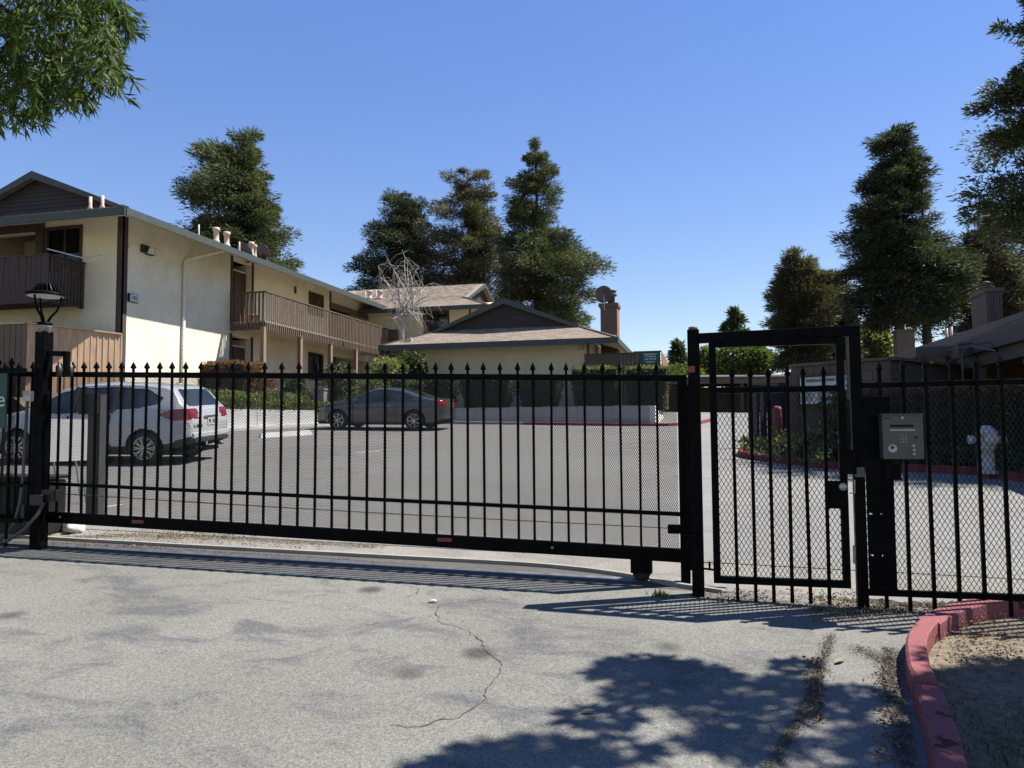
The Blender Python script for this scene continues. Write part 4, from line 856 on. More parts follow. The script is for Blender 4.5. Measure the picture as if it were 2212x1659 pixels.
# upper and lower entry recesses with doors
for z0, z1 in ((JO + 0.05, zdt + 0.35), (PAD, zdt - 2.75)):
    b = MB(); b.box(XW - 1.0, XW - 0.26, d1a - 0.05, d1a, z0, z1); b.box(XW - 1.0, XW - 0.26, d1b, d1b + 0.05, z0, z1); b.box(XW - 1.0, XW - 0.26, d1a, d1b, z1 - 0.35, z1 - 0.3); b.build('entry_recess', 'stucco_soft', A_)
    b = MB(); b.box(XW - 1.02, XW - 0.96, d1a + 0.02, d1b - 0.02, z0, z1 - 0.36); dr = b.build('door', 'door_brown', A_)
    b = MB(); b.box(XW - 0.30, XW - 0.27, d1a + 0.55, d1b, z0, z1 - 0.36); b.build('screen_panel', 'door_brown', dr)
    b = MB(); b.box(XW, XW + 0.035, d1a - 0.14, d1a, z0 - 0.1, 8.64 if z0 > 4 else 5.5); b.box(XW, XW + 0.035, d1b, d1b + 0.13, z0 - 0.1, 8.64 if z0 > 4 else 5.5); b.build('door_trim', 'brown_wood', A_)
window(A_, 'x', XW, w1a, w1b, w1z, w1t, 1, louvre=True)
window(A_, 'x', XW, w1a, w1b, 4.1, 5.28, 1, curtains=[(w1a, w1b, 4.1, 5.28, 'curtain_dark')])
b = MB(); b.box(XW - 2.4, XW - 2.3, o1a, o1b, PAD, 8.6); b.box(XW - 2.3, XW - 0.26, o1a - 0.05, o1a - 0.001, PAD, 8.6); b.build('porch_wall', 'stucco_soft', A_)
b = MB(); b.box(XW - 2.29, XW - 2.24, o1a + 2.2, o1a + 3.2, JO + 0.05, JO + 2.1); b.box(XW - 2.29, XW - 2.24, o1a + 0.6, o1a + 1.6, PAD, PAD + 2.1); b.build('door', 'door_brown', A_)
bm0 = MB(); bm0.box(XW - 0.05, XW + 0.06, o1a, YE + 20.3, 7.78, 8.06); bm0.build('porch_beam', 'rail_wood', A_)
b = MB(); b.box(XW + 0.002, XW + 0.05, o1a - 0.12, o1a, JO, 8.6); b.build('porch_trim', 'brown_wood', A_)
b = MB(); s_ = yX(c2(648, 460)); b.box(XW, XW + 0.06, s_.y - 0.06, s_.y + 0.06, s_.z - 0.22, s_.z + 0.1); b.build('wall_sconce', 'brown_wood', A_)
# window and bits of the end wall
window(A_, 'y', YW, gb[0].x, gb[1].x, wz0, wz1, -1, fw=0.10, curtains=[(gb[0].x + 0.02, gb[0].x + 0.5, wz0, wz1, 'curtain_dark'), (gb[1].x - 0.28, gb[1].x - 0.02, wz0, wz1, 'curtain')])
window(A_, 'y', YW, gb[0].x - 0.1, gb[1].x, 3.9, 4.82, -1, fw=0.09, curtains=[(gb[0].x, gb[1].x - 0.2, 3.9, 4.82, 'curtain_dark')])
b = MB(); b.box(-24, gb[0].x - 0.12, YW - 0.06, YW - 0.004, wz1 - 0.02, wz1 + 0.26); b.box(gb[0].x - 0.45, gb[0].x - 0.12, YW - 0.06, YW - 0.004, JO, wz1 - 0.025); b.build('porch_beam', 'brown_wood', A_)
b = MB(); b.box(-24.0, XW - 0.3, YW + 1.7, YW + 1.78, 6.0, 7.0); b.build('dark_panel', 'interior', A_)  # near-black panel set before the porch back wall
# wall lamp, conduit, number plate, downpipe
q = yX(c1(1040, 712)); b = MB(); b.box(XW + 0.0, XW + 0.10, q.y - 0.30, q.y - 0.06, q.z - 0.13, q.z + 0.14); fl_ = b.build('flood_light', 'black_plastic', A_, bevel=0.02)
b = MB(); b.hexa([(XW + 0.09, q.y - 0.12, q.z - 0.16), (XW + 0.13, q.y + 0.24, q.z - 0.16), (XW + 0.03, q.y + 0.24, q.z - 0.16), (XW + 0.02, q.y - 0.12, q.z - 0.16), (XW + 0.20, q.y - 0.12, q.z + 0.10), (XW + 0.20, q.y + 0.24, q.z + 0.10), (XW + 0.03, q.y + 0.24, q.z + 0.10), (XW + 0.02, q.y - 0.12, q.z + 0.10)]); b.build('lamp_housing', 'black_plastic', fl_, bevel=0.01)
b = MB(); b.poly([(XW + 0.102, q.y - 0.08, q.z - 0.13), (XW + 0.142, q.y + 0.2, q.z - 0.13), (XW + 0.208, q.y + 0.2, q.z + 0.08), (XW + 0.208, q.y - 0.08, q.z + 0.08)]); b.build('lens', 'sign_white', fl_)
b = MB(); b.tube([(XW + 0.02, YW + 0.20, q.z - 0.12), (XW + 0.02, YW + 0.24, q.z + 0.03), (XW + 0.02, YW + 0.36, q.z + 0.05), (XW + 0.02, q.y - 0.3, q.z + 0.03)], 0.012, 6); b.build('conduit', 'stucco', A_)
q0 = yX(c1(905, 1018)); q1 = yX(c1(960, 1050)); hz = 0.13
np_ = MB(); np_.box(XW + 0.004, XW + 0.10, q0.y, q1.y + 0.06, q0.z - 0.27, q0.z); pl = np_.build('number_sign', 'black_plastic', A_)
b = MB(); b.box(XW + 0.101, XW + 0.106, q0.y + 0.015, q1.y + 0.05, q0.z - 0.255, q0.z - 0.015); b.build('number_face', 'sign_white', pl)
put_text('2405', 0.17, 'ink_black', pl, (XW + 0.110, (q0.y + q1.y) / 2 + 0.035, q0.z - 0.135), (0, 1, 0), 0.85)
dp = yX(c1(1300, 800)).y; b = MB(); ztop = yX(c1(1297, 775)).z
b.tube([(XW + 0.08, dp, PAD), (XW + 0.08, dp, ztop - 0.1), (XW + 0.08, dp + 0.12, ztop), (XW + 0.9, dp + 0.95, ztop + 0.45), (XW + 1.3, dp + 1.05, ztop + 0.5), (XE - 0.05, dp + 1.05, ZE - 0.2)], 0.06, 8); b.build('downpipe', 'stucco', A_)
# long balcony
BX = -16.55; by0 = atX(*c2(410, 478), BX).y; by1 = 38.7; RZ = atX(*c2(410, 478), BX).z; BZ = atX(*c2(410, 800), BX).z
bal = empty('balcony', (BX, (by0 + by1) / 2, BZ), None, None); bal.parent = A_; bal.location = Vector((BX, (by0 + by1) / 2, BZ)) - Vector(ORG[A_.name])
b = MB(); b.box(XW + 0.01, BX - 0.06, by0 + 0.05, by1, BZ + 0.12, JO + 0.04); b.build('deck', 'soffit', bal)
b = MB(); b.box(BX - 0.055, BX - 0.01, by0, by1, BZ + 0.03, BZ + 0.30); b.box(XW + 0.01, BX - 0.056, by0, by0 + 0.045, BZ + 0.03, BZ + 0.30); b.build('rim_board', 'rail_wood', bal)
b = MB(); b.box(BX - 0.09, BX + 0.05, by0 - 0.05, by1, RZ - 0.045, RZ); b.box(XW + 0.01, BX - 0.091, by0 - 0.05, by0 + 0.08, RZ - 0.045, RZ); b.build('hand_rail', 'rail_wood', bal)
slat_row(bal, (BX + 0.015, by0), (BX + 0.015, by1), BZ, RZ - 0.05, 0.072, 0.022, 76, 'rail_wood')
slat_row(bal, (XW + 0.03, by0 - 0.02), (BX - 0.03, by0 - 0.02), BZ, RZ - 0.05, 0.075, 0.025, 9, 'rail_wood')
xq = atY(*c2(1520, 860), by1).x; slat_row(bal, (BX, by1 + 0.0), (xq, by1 + 0.0), BZ - 0.15, RZ - 0.08, 0.085, 0.035, 12, 'rail_wood')
b = MB(); b.box(BX, xq, by1 + 0.03, by1 + 0.08, BZ - 0.1, BZ + 0.2); b.box(BX, xq, by1 - 0.05, by1 + 0.08, RZ - 0.07, RZ - 0.03); b.build('end_rail', 'rail_wood', bal)
for cpx in (400, 705, 955, 1165, 1345):
    y_ = atX(*c2(cpx, 1000), BX).y; b = MB(); b.box(BX - 0.16, BX + 0.0, y_ - 0.09, y_ + 0.09, PAD - 0.7, BZ + 0.115); b.build('post', 'post_wood', bal)
fp = empty('flower_pot', (BX - 0.9, by0 + 0.35, JO + 0.05), 'small terracotta pots standing behind the near end of the long balcony railing', 'pot')
for dx, s in ((0, 1.0), (0.28, 0.8), (-0.3, 0.7)):
    b = MB(); b.lathe([(0.09 * s, 0), (0.14 * s, 0.2 * s), (0.155 * s, 0.21 * s), (0.155 * s, 0.25 * s), (0.12 * s, 0.24 * s)], (BX - 0.9 + dx, by0 + 0.35, JO + 0.1), 14); b.build('pot', 'terracotta', fp)
# balcony on the end wall
GY0 = 19.42; gx1 = atY(*c1(352, 735), GY0).x; gz1 = atY(*c1(352, 735), GY0).z; gz0 = gz1 - 1.52
gbal = empty('balcony', (gx1, GY0, gz0)); gbal.parent = A_; gbal.location = Vector((gx1, GY0, gz0)) - Vector(ORG[A_.name]); ORG[gbal.name] = (gx1, GY0, gz0)
b = MB(); b.box(-24, gx1, GY0 - 0.04, GY0 + 0.09, gz1 - 0.045, gz1); b.box(gx1 - 0.09, gx1 + 0.04, GY0 + 0.091, YW - 0.01, gz1 - 0.045, gz1); b.build('hand_rail', 'brown_wood', gbal)
slat_row(gbal, (gx1, GY0), (-24, GY0), gz0, gz1 - 0.05, 0.085, 0.035, 46, 'brown_wood'); slat_row(gbal, (gx1, GY0 + 0.03), (gx1, YW - 0.05), gz0, gz1 - 0.05, 0.085, 0.035, 10, 'brown_wood')
b = MB(); b.box(-24, gx1 - 0.05, GY0 + 0.03, YW - 0.01, gz0 + 0.1, gz0 + 0.26); b.build('deck', 'brown_wood', gbal)
b = MB(); b.box(gx1 - 0.075, gx1 - 0.02, YW - 0.16, YW - 0.01, gz0, gz1 + 0.02); b.build('end_post', 'brown_wood', gbal)
a = atY(*c1(335, 702), GY0 - 0.1); c = atY(*c1(600, 770), GY0 + 0.6); e = atY(*c1(727, 745), YW - 0.25)
st = MB(); st.tube([a, c], 0.02, 6); st.tube([c, e], 0.02, 6); o = st.build('white_pole', 'white_plastic', at=tuple(a)); tag(o, 'pale poles lying across the corner railing of the left end balcony', 'pole')
for i, (dx, h) in enumerate(((0.55, 1.0), (0.95, 0.95))):
    b = MB(); b.box(gx1 - 0.25 - dx * 0.5, gx1 - 0.05 - dx * 0.5, YW - 0.35, YW - 0.3, gz0 + 0.3, gz0 + 0.3 + h); tag(b.build('white_crate', 'sign_white', at=(gx1, YW - .3, gz0)), 'white boxy item behind the end balcony slats, ' + ('nearer the corner' if i == 0 else 'further from the corner'), 'box')
# vents and dishes on its roof
zr_ = lambda x: ZE + 0.404 * (XE - x)
for cx, h in ((642, 0.42), (728, 0.42)):
    q = atY(*c1(cx, 402), YE + 0.9); pipe_vent(A_, q.x, YE + 0.9, ZE + 0.404 * 0.9 - 0.02, 0.05, h)
for cx, r, h, cap in ((1412, 0.03, 0.45, 0), (1537, 0.10, 0.60, 1), (1612, 0.10, 0.60, 1), (1703, 0.03, 0.42, 0)):
    q = atX(*c1(cx, 640), XE - 1.3); pipe_vent(A_, XE - 1.3, q.y, zr_(XE - 1.3) - 0.05, r, h, cap)
for cx, r, h, cap in ((287, 0.09, 0.6, 1), (318, 0.06, 0.55, 1), (420, 0.035, 0.42, 0)):
    q = atX(*c2(cx, 170), XE - 1.3); pipe_vent(A_, XE - 1.3, q.y, zr_(XE - 1.3) - 0.05, r, h, cap)
for i, cx in enumerate((233, 380)):
    X_ = XE - 1.5; q = atX(*c2(cx, 163), X_); e_ = empty('satellite_dish', (X_, q.y, zr_(X_)), ['dark satellite dish on the left house roof, the one nearer the lamp post', 'dark satellite dish on the left house roof, the one further along'][i], 'satellite dish', 'dishes on the left house roof')
    dish(e_, (X_, q.y, q.z), 0.42, (0.15, 0.85, 0.42), mount=(X_ - 0.1, q.y + 0.1, zr_(X_ - 0.1)))
# =================== rear wing
C_ = empty('rear_wing', (-15, 41, 3.0), 'cream rear house wing with brown shingle roof facing the lot', 'house')
TC = lambda u, v, z: (-v, u, z)   # gable end looks along +x: v runs from the right end to the left
CYE = 38.2; CXR = -10.84; CZ = 8.12
RC = Dutch(TC, CYE, CYE + 10.1, -CXR, -CXR + 1.9, 26, CZ, 0.41, 'green_trim', 'shingle', C_)
sl = 0.41; L_ = 26 + CXR
Lv = 5.05 * sqrt(1 + sl * sl)
shingles(RC.roof, (CXR, CYE, CZ), (-1, 0, 0), (0, 1, sl), [(0, 0), (9.5, 0), (9.5, Lv), (1.95, Lv), (1.9, 2.0)], 'shingle', 260, seed=5)
CW = 39.65; b = MB(); cwx = atY(*c3(765, 470), CW).x; wl_ = atY(*c3(430, 470), CW); wr_ = atY(*c3(598, 470), CW); wzt = atY(*c3(500, 460), CW).z
wall_grid(b, 'y', CW, CW + 0.25, [XW - 2, cwx], [2.7, 8.5], [(wl_.x, wr_.x, wzt - 1.35, wzt)]); b.box(cwx - 0.25, cwx, CW + 0.26, CW + 7, 2.7, 8.4); b.build('wall', 'stucco_soft', C_)
b = MB(); b.box(cwx - 0.08, cwx + 0.03, CW - 0.03, CW - 0.002, 2.7, 8.3); b.build('corner_board', 'green_trim', C_)
wm = (wl_.x + wr_.x) / 2
window(C_, 'y', CW, wl_.x, wr_.x, wzt - 1.35, wzt, -1, fw=0.09, split=True, curtains=[(wl_.x + 0.15, wm - 0.1, wzt - 1.35, wzt, 'curtain_dark'), (wm + 0.1, wr_.x, wzt - 1.35, wzt - 0.25, 'curtain')])
b = MB(); b.prism([(CXR + .1, CYE + .05, CZ - 0.2), (XE, CYE + .05, CZ - 0.2), (XE, CW + 0.1, CZ + 0.32), (CXR + .1, CW + .1, CZ + 0.32)], (0, 0, 0.03)); b.build('soffit', 'soffit', C_)
for cx, cy, r, h, cap in ((22, 335, 0.12, 0.5, 1), (100, 335, 0.12, 0.5, 1), (237, 340, 0.12, 0.55, 1), (68, 318, 0.04, 0.4, 0), (400, 300, 0.04, 0.4, 0), (340, 330, 0.12, 0.5, 1), (-10, 330, 0.04, 0.4, 0)):
    d = ray(*c3(cx, cy + 22)); # meet the roof plane z = CZ + sl (y - CYE)
    tt = (CZ - sl * CYE - H) / (d[2] - sl * d[1]); P_ = EYE + d * tt; pipe_vent(C_, P_[0], P_[1], P_[2] - 0.05, r, h, cap)
# =================== middle single-storey house
B_ = empty('middle_house', (-8.2, 33, 2.6), 'single-storey cream house with shingled hip roof and dark sided gable in the middle', 'house')
bx0, bx1, by0_, BZE = -13.23, -3.24, 30.0, 5.17
RB = Dutch(ident, bx0, bx1, by0_, 32.0, 37.8, BZE, 0.41, 'green_trim', 'shingle', B_)
RB.skirt(300, 'shingle', 9)
b = MB(); wl0, wr0 = -11.95, -4.55; b.box(wl0, wr0, 31.3, 31.5, 2.4, 5.35); b.box(wl0, wl0 + 0.2, 31.51, 37, 2.4, 5.35); b.box(wr0 - 0.2, wr0, 31.51, 37, 2.4, 5.35); b.box(wl0, wr0, 37.01, 37.2, 2.4, 5.3); b.build('wall', 'stucco_soft', B_)
b = MB(); b.box(wl0 - 0.03, wl0 + 0.06, 31.26, 31.298, 2.5, 5.3); b.box(wr0 - 0.06, wr0 + 0.03, 31.26, 31.298, 2.5, 5.3); b.build('corner_board', 'rail_wood', B_)
b = MB(); b.prism([(bx0 + 1.27, by0_ + .03, BZE - 0.2), (bx1 - 1.25, by0_ + .03, BZE - 0.2), (bx1 - 1.25, 31.35, BZE + 0.2), (bx0 + 1.27, 31.35, BZE + 0.2)], (0, 0, 0.02)); b.prism([(bx1 - 0.03, by0_ + .03, BZE - 0.2), (bx1 - 0.03, 37.5, BZE - 0.2), (wr0 + 0.01, 37.5, BZE + 0.2), (wr0 + 0.01, by0_ + 1.2, BZE + 0.2)], (0, 0, 0.02)); b.build('soffit', 'soffit', B_)
for i in range(7):   # open rafter tails at the left eave
    y = 30.4 + i * 0.6; b = MB(); b.bar((bx0 + 0.05, y, BZE - 0.16), (wl0, y, BZE + 0.30), 0.06, 0.13); b.build('rafter', 'soffit', B_)
b = MB(); q = atY(*c3(190, 760), 30.3); b.tube([(q.x - 0.1, 30.25, BZE - 0.22), (q.x, 30.3, q.z), (q.x + 0.25, 30.5, q.z - 0.12), (wl0 - 0.25, 31.1, q.z - 0.28), (wl0 - 0.08, 31.25, q.z - 0.4), (wl0 - 0.08, 31.25, 2.6)], 0.045, 8); b.build('downpipe', 'cement', B_)
b = MB(); q = atY(*c3(1575, 698), 31.2); b.box(q.x - 0.09, q.x + 0.09, 31.14, 31.298, q.z - 0.22, q.z + 0.22); b.build('wall_lamp', 'white_plastic', B_, bevel=0.02)
# chimney of the middle house
CHY = 33.4; cx0 = atY(*c3(1722, 420), CHY).x; cx1 = atY(*c3(1843, 420), CHY).x; cz = atY(*c3(1780, 392), CHY).z
chm = empty('chimney', (cx0, CHY, 2.6)); chm.parent = B_; chm.location = Vector((cx0, CHY, 2.6)) - Vector(ORG[B_.name])
n = 7; wch = (cx1 - cx0) / n
for i in range(n):
    b = MB(); b.box(cx0 + wch * i + 0.004, cx0 + wch * (i + 1) - 0.004, CHY, CHY + 0.025, 2.6, cz - 0.15); b.build('chimney_board', 'chimney_board', chm)
b = MB(); b.box(cx0 + 0.01, cx1 - 0.01, CHY + 0.026, CHY + 0.95, 2.6, cz - 0.15); b.build('chimney_core', 'chimney_board', chm)
for i in range(5):
    b = MB(); b.box(cx1 - 0.009, cx1 + 0.015, CHY + 0.03 + i * 0.185, CHY + 0.207 + i * 0.185, 2.6, cz - 0.15); b.build('chimney_board', 'sunlit_board', chm)  # sun side of the same stack, brightness painted into these boards
b = MB(); b.box(cx0 - 0.07, cx1 + 0.07, CHY - 0.07, CHY + 1.02, cz - 0.15, cz); b.build('chimney_cap', 'chimney_board', chm)
b = MB(); b.lathe([(0.16, 0), (0.16, 0.35), (0.25, 0.38), (0.25, 0.46), (0.2, 0.5), (0.2, 0.56), (0.26, 0.6), (0.05, 0.68)], (cx1 - 0.28, CHY + 0.45, cz), 18); b.build('flue', 'grey_trim', chm)
q = atY(*c3(1748, 328), CHY - 0.15); e_ = empty('satellite_dish', (q.x, CHY - 0.15, q.z), 'dark round satellite dish beside the chimney of the middle house', 'satellite dish')
dish(e_, (q.x, CHY - 0.2, q.z), 0.40, (-0.25, 0.85, 0.5), mount=(q.x, CHY + 0.0, cz - 0.3))
# =================== board fence and sign beside the middle house
FZ = atY(*c3(1800, 762), 30.5).z; fa, fb = atY(*c3(1605, 770), 30.5).x, atY(*c3(1985, 765), 30.5).x
bf = empty('board_fence', (-3, 30.5, 2.5), 'dark brown vertical board fence right of the middle house', 'fence')
boards(bf, (fa, 30.5), (fb, 30.5), 2.45, FZ - 0.03, FZ - 0.03, 14, 'grey_board')
b = MB(); b.box(fa, fb, 30.46, 30.56, FZ - 0.03, FZ + 0.01); b.build('cap_rail', 'grey_trim', bf)
b = MB(); b.box(fb, fb + 0.05, 30.44, 30.56, 2.45, FZ + 0.02); b.build('post', 'galvanised', bf)
fc = atY(*c3(2165, 745), 29.9).x; FZ2 = atY(*c3(2100, 748), 29.9).z
bf2 = empty('board_fence', (fc, 29.9, 2.5), 'taller corner of board fence that carries the green unit sign', 'fence')
boards(bf2, (fb - 0.05, 29.9), (fc, 29.9), 2.45, FZ2 - 0.03, FZ2 - 0.03, 7, 'grey_board')
boards(bf2, (fc + 0.04, 29.93), (fc + 0.04, 34.5), 2.45, FZ2 - 0.03, FZ2 - 0.03, 14, 'sunlit_board', d=-0.03)  # same fence round the corner, its sunlit look put into the colour
b = MB(); b.box(fb - 0.05, fc + 0.05, 29.84, 29.96, FZ2 - 0.03, FZ2 + 0.02); b.build('cap_rail', 'grey_trim', bf2)
a = atY(*c3(2022, 757), 29.8); c = atY(*c3(2158, 845), 29.8)
us = empty('unit_sign', (a.x, 29.8, c.z), 'green street sign reading Units 156-160 on the board fence', 'sign'); b = MB(); b.box(a.x, c.x, 29.82, 29.84, c.z, a.z); b.build('sign_board', 'sign_green', us)
mx_ = (a.x + c.x) / 2; hh = a.z - c.z; ww = c.x - a.x
for s, fy, sz, sx in (('2405 Starlight Lane', 0.30, 0.105, 0.72), ('Units 156-160', 0.52, 0.155, 0.72)):
    put_text(s, sz * ww / 0.9 * 0.92, 'ink_white', us, (mx_, 29.816, a.z - hh * fy), (1, 0, 0), sx, bold=True)
for fy, wd in ((0.10, 0.8), (0.17, 0.6), (0.72, 0.55), (0.80, 0.4)):
    b = MB(); b.box(mx_ - ww * wd / 2, mx_ + ww * wd / 2, 29.815, 29.819, a.z - hh * fy - 0.008, a.z - hh * fy + 0.006); b.build('ruled_line', 'ink_white', us)
# =================== patio fence in front of the left house
fr0 = atY(*c1(195, 1222), 19.0); fr1 = atX(*c1(862, 1305), XW)
pf = empty('patio_fence', (-19, 19, PAD), 'tan board and batten patio fence round the corner of the left house', 'fence')
ex0 = (fr0.x, 18.6); q = atY(*c1(195, 1222), 18.6); ex0 = (q.x, 18.6); zt0 = q.z; ex1 = (XW + 0.06, 20.78)
# the lit face runs from the front corner back to the house, the other runs left, its shade painted as grey boards
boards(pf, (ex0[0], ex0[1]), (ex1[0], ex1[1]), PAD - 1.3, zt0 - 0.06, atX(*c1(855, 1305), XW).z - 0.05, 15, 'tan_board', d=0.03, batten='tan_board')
boards(pf, (-25, 18.6), (ex0[0] - 0.02, 18.6), PAD - 1.3, zt0 - 0.02, zt0 - 0.06, 26, 'grey_board', d=0.03, batten='grey_board')  # same fence, shade painted in as a darker, greyer board tone
b = MB(); b.bar((ex0[0], ex0[1], zt0 - 0.03), (ex1[0], ex1[1], atX(*c1(855, 1305), XW).z - 0.02), 0.13, 0.045); b.bar((-25, 18.6, zt0), (ex0[0], 18.6, zt0 - 0.03), 0.13, 0.045); b.build('cap_rail', 'tan_board', pf)
# =================== block enclosure on the right
e0 = Vector((1.94, 19.9, 0)); e1 = Vector((3.99, 18.35, 0)); dL = (e1 - e0); uL = dL.normalized(); uR = Vector((-uL.y, uL.x, 0)); e2 = e1 + uR * 4.6
be = empty('trash_enclosure', (4, 18.5, 0.9), 'grey-brown concrete blockwork bin enclosure with a flat cap behind the walk-in gate', 'enclosure')
ztc = 3.15; ztl = 3.03
def block_wall(p, q, z0, z1, bl, bh):
    u = (q - p).normalized(); n = Vector((u.y, -u.x, 0)); L = (q - p).length; rows = int(round((z1 - z0) / bh)); bh = (z1 - z0) / rows
    o0 = Vector(ORG[be.name]); ms = {}
    for r in range(rows):
        u0 = 0.0 if r % 2 == 0 else -bl / 2
        while u0 < L:
            a, c = max(0, u0) + 0.005, min(L, u0 + bl) - 0.005
            if c - a > 0.04:
                k = round(c - a, 2)
                if k not in ms:
                    b = MB(); b.hexa([(0.0, -0.012, 0.005), (c - a, -0.012, 0.005), (c - a, 0.05, 0.005), (0, 0.05, 0.005), (0, -0.012, bh - 0.005), (c - a, -0.012, bh - 0.005), (c - a, 0.05, bh - 0.005), (0, 0.05, bh - 0.005)]); ms[k] = b.mesh('block', 'block')
                pp = p + u * a + Vector((0, 0, z0 + r * bh)) - o0; inst(ms[k], 'block', be, pp, (0, 0, atan2(u.y, u.x)))
            u0 += bl
    b = MB(); P = [p - n * 0.02, q - n * 0.02, q - n * 0.18, p - n * 0.18]; b.hexa([(v.x, v.y, z0 - 0.3) for v in P] + [(v.x, v.y, z1 - 0.002) for v in P]); b.build('wall_core', 'mortar', be)
step = e0 + uL * 0.18
block_wall(e0, step, 1.0, ztl - 0.06, 0.4, 0.2); block_wall(step, e1, 1.0, ztc - 0.07, 0.4, 0.2); block_wall(e1, e2, 1.0, ztc - 0.07, 0.4, 0.2)
b = MB(); b.bar(Vector((step.x, step.y, ztc - 0.035)) - uR * 0.0, Vector((e1.x, e1.y, ztc - 0.035)), 0.22, 0.065); b.bar((e1.x, e1.y, ztc - 0.034), (e2.x, e2.y, ztc - 0.034), 0.22, 0.065); b.build('wall_cap', 'block', be)
# dark corrugated door leaf standing open, red bollard, directory board
ga, gb2 = Vector((1.02, 19.0, 0)), Vector((1.98, 19.75, 0)); gd = empty('enclosure_door', (1.5, 19.4, 1.15), 'dark purple-black corrugated door at the left end of the block enclosure', 'door')
u = (gb2 - ga).normalized(); n = Vector((u.y, -u.x, 0)); zt_ = atY(*c6(650, 375), 19.4).z
for i in range(11):
    p = ga + u * ((gb2 - ga).length * i / 11); q = ga + u * ((gb2 - ga).length * (i + 1) / 11); o = n * (0.025 if i % 2 else 0.0); P = [p + o, q + o, q + o - n * 0.02, p + o - n * 0.02]
    b = MB(); b.hexa([(v.x, v.y, 1.16) for v in P] + [(v.x, v.y, zt_) for v in P]); b.build('metal_rib', 'dark_steel_gate', gd)
b = MB(); b.bar((ga.x, ga.y, zt_ + 0.0), (gb2.x, gb2.y, zt_), 0.06, 0.05); b.bar((ga.x, ga.y, 1.2), (gb2.x, gb2.y, 1.2), 0.06, 0.05); b.build('door_frame', 'dark_steel_gate', gd)
p = atY(*c6(707, 720), 18.0); bo = MB(); zb_ = zg(p.x, 18.0) + 0.05; zt2 = atY(*c6(707, 493), 18.0).z
bo.lathe([(0.105, 0), (0.105, zt2 - zb_ - 0.08), (0.09, zt2 - zb_ - 0.03), (0.05, zt2 - zb_ - 0.005), (0.001, zt2 - zb_)], (p.x, 18.0, zb_), 20); o = bo.build('bollard', 'red_post', at=(p.x, 18.0, zb_)); tag(o, 'thick faded red bollard in front of the block enclosure', 'bollard')
ds = empty('directory_board', (2.6, 19.3, 2.2), 'white association directory board with small printed lines on the block wall', 'sign')
so = uR * -0.10; s0 = Vector(atP(*c6(822, 335), e0 + so, e1 + so)); s1 = Vector(atP(*c6(1100, 320), e0 + so, e1 + so)); sz0 = atP(*c6(822, 488), e0 + so, e1 + so).z
P = [Vector((s0.x, s0.y, 0)), Vector((s1.x, s1.y, 0))]; b = MB(); nn = uR * -0.02
b.hexa([(v.x, v.y, sz0) for v in (P[0], P[1], P[1] - nn, P[0] - nn)] + [(v.x, v.y, s0.z) for v in (P[0], P[1], P[1] - nn, P[0] - nn)]); b.build('board', 'sign_white', ds)
b = MB(); 
for z in (s0.z, sz0): b.bar((P[0].x, P[0].y, z), (P[1].x, P[1].y, z), 0.05, 0.035)
for v in P: b.bar((v.x, v.y, sz0), (v.x, v.y, s0.z), 0.05, 0.035)
b.build('frame', 'ink_black', ds)
tc0 = atP(2418 / K, 800, P[0], P[1]); tc1 = atP(2550 / K, 800, P[0], P[1]); tm = put_text('PARKRIDGE HOMEOWNERS ASSOCIATION', 0.10, 'ink_black', ds, Vector(((tc0.x + tc1.x) / 2, (tc0.y + tc1.y) / 2, s0.z - 0.105)) + nn * 0.3, uL, 1.0, bold=True)
w_now = max(v.co.x for v in tm.data.vertices) - min(v.co.x for v in tm.data.vertices); tm.data.transform(Matrix.Diagonal((hypot(tc1.x - tc0.x, tc1.y - tc0.y) / w_now, 1, 1, 1)))
Wd = (P[1] - P[0]).length
for r in range(9):
    z = s0.z - 0.24 - r * (s0.z - sz0 - 0.3) / 9
    for cidx in range(3):
        a_ = P[0] + uL * (Wd * (0.06 + cidx * 0.32)) + nn * 0.25; c_ = a_ + uL * Wd * (0.20 + 0.05 * ((r * 3 + cidx) % 2)); b = MB(); b.hexa([(a_.x, a_.y, z), (c_.x, c_.y, z), (c_.x, c_.y + .002, z), (a_.x, a_.y + .002, z), (a_.x, a_.y, z + 0.018), (c_.x, c_.y, z + 0.018), (c_.x, c_.y + .002, z + 0.018), (a_.x, a_.y + .002, z + 0.018)]); b.build('printed_line', 'grey_trim', ds)
# =================== right house with carport
DX = 6.05; RXX = 9.5
D_ = empty('carport_house', (8, 18, 0.8), 'low dark grey-roofed house with open carport and boarded chimney at the right edge', 'house')
dy0 = 10.0; dy1 = atX(*c27(930, 830), DX).y; e_z = atX(*c27(1500, 640), DX).z; rz = e_z + 0.42 * (RXX - DX); DX2 = 5.26; dy2 = 38.0
b = MB(); dn = (0, 0, -0.12)
b.prism([(DX, dy0, e_z), (DX, dy1, e_z), (RXX, dy1, rz), (RXX, dy0, rz)], dn)
b.prism([(DX2, dy1, e_z), (DX2, dy2, e_z), (RXX, dy2, rz), (RXX, dy1 + 3.8, rz)], dn); b.prism([(DX2, dy1, e_z), (DX, dy1, e_z), (RXX, dy1 + 0.02, rz), (RXX, dy1 + 3.8, rz)], dn)
b.prism([(RXX, dy0, rz), (RXX, dy2, rz), (14, dy2, e_z), (14, dy0, e_z)], dn); rd = b.build('roof', 'shingle_grey', D_)
shingles(rd, (DX, dy0, e_z), (0, 1, 0), (RXX - DX, 0, rz - e_z), [(0, 0), (dy1 - dy0, 0), (dy1 - dy0, 3.7), (0, 3.7)], 'shingle_grey', 200, seed=11)
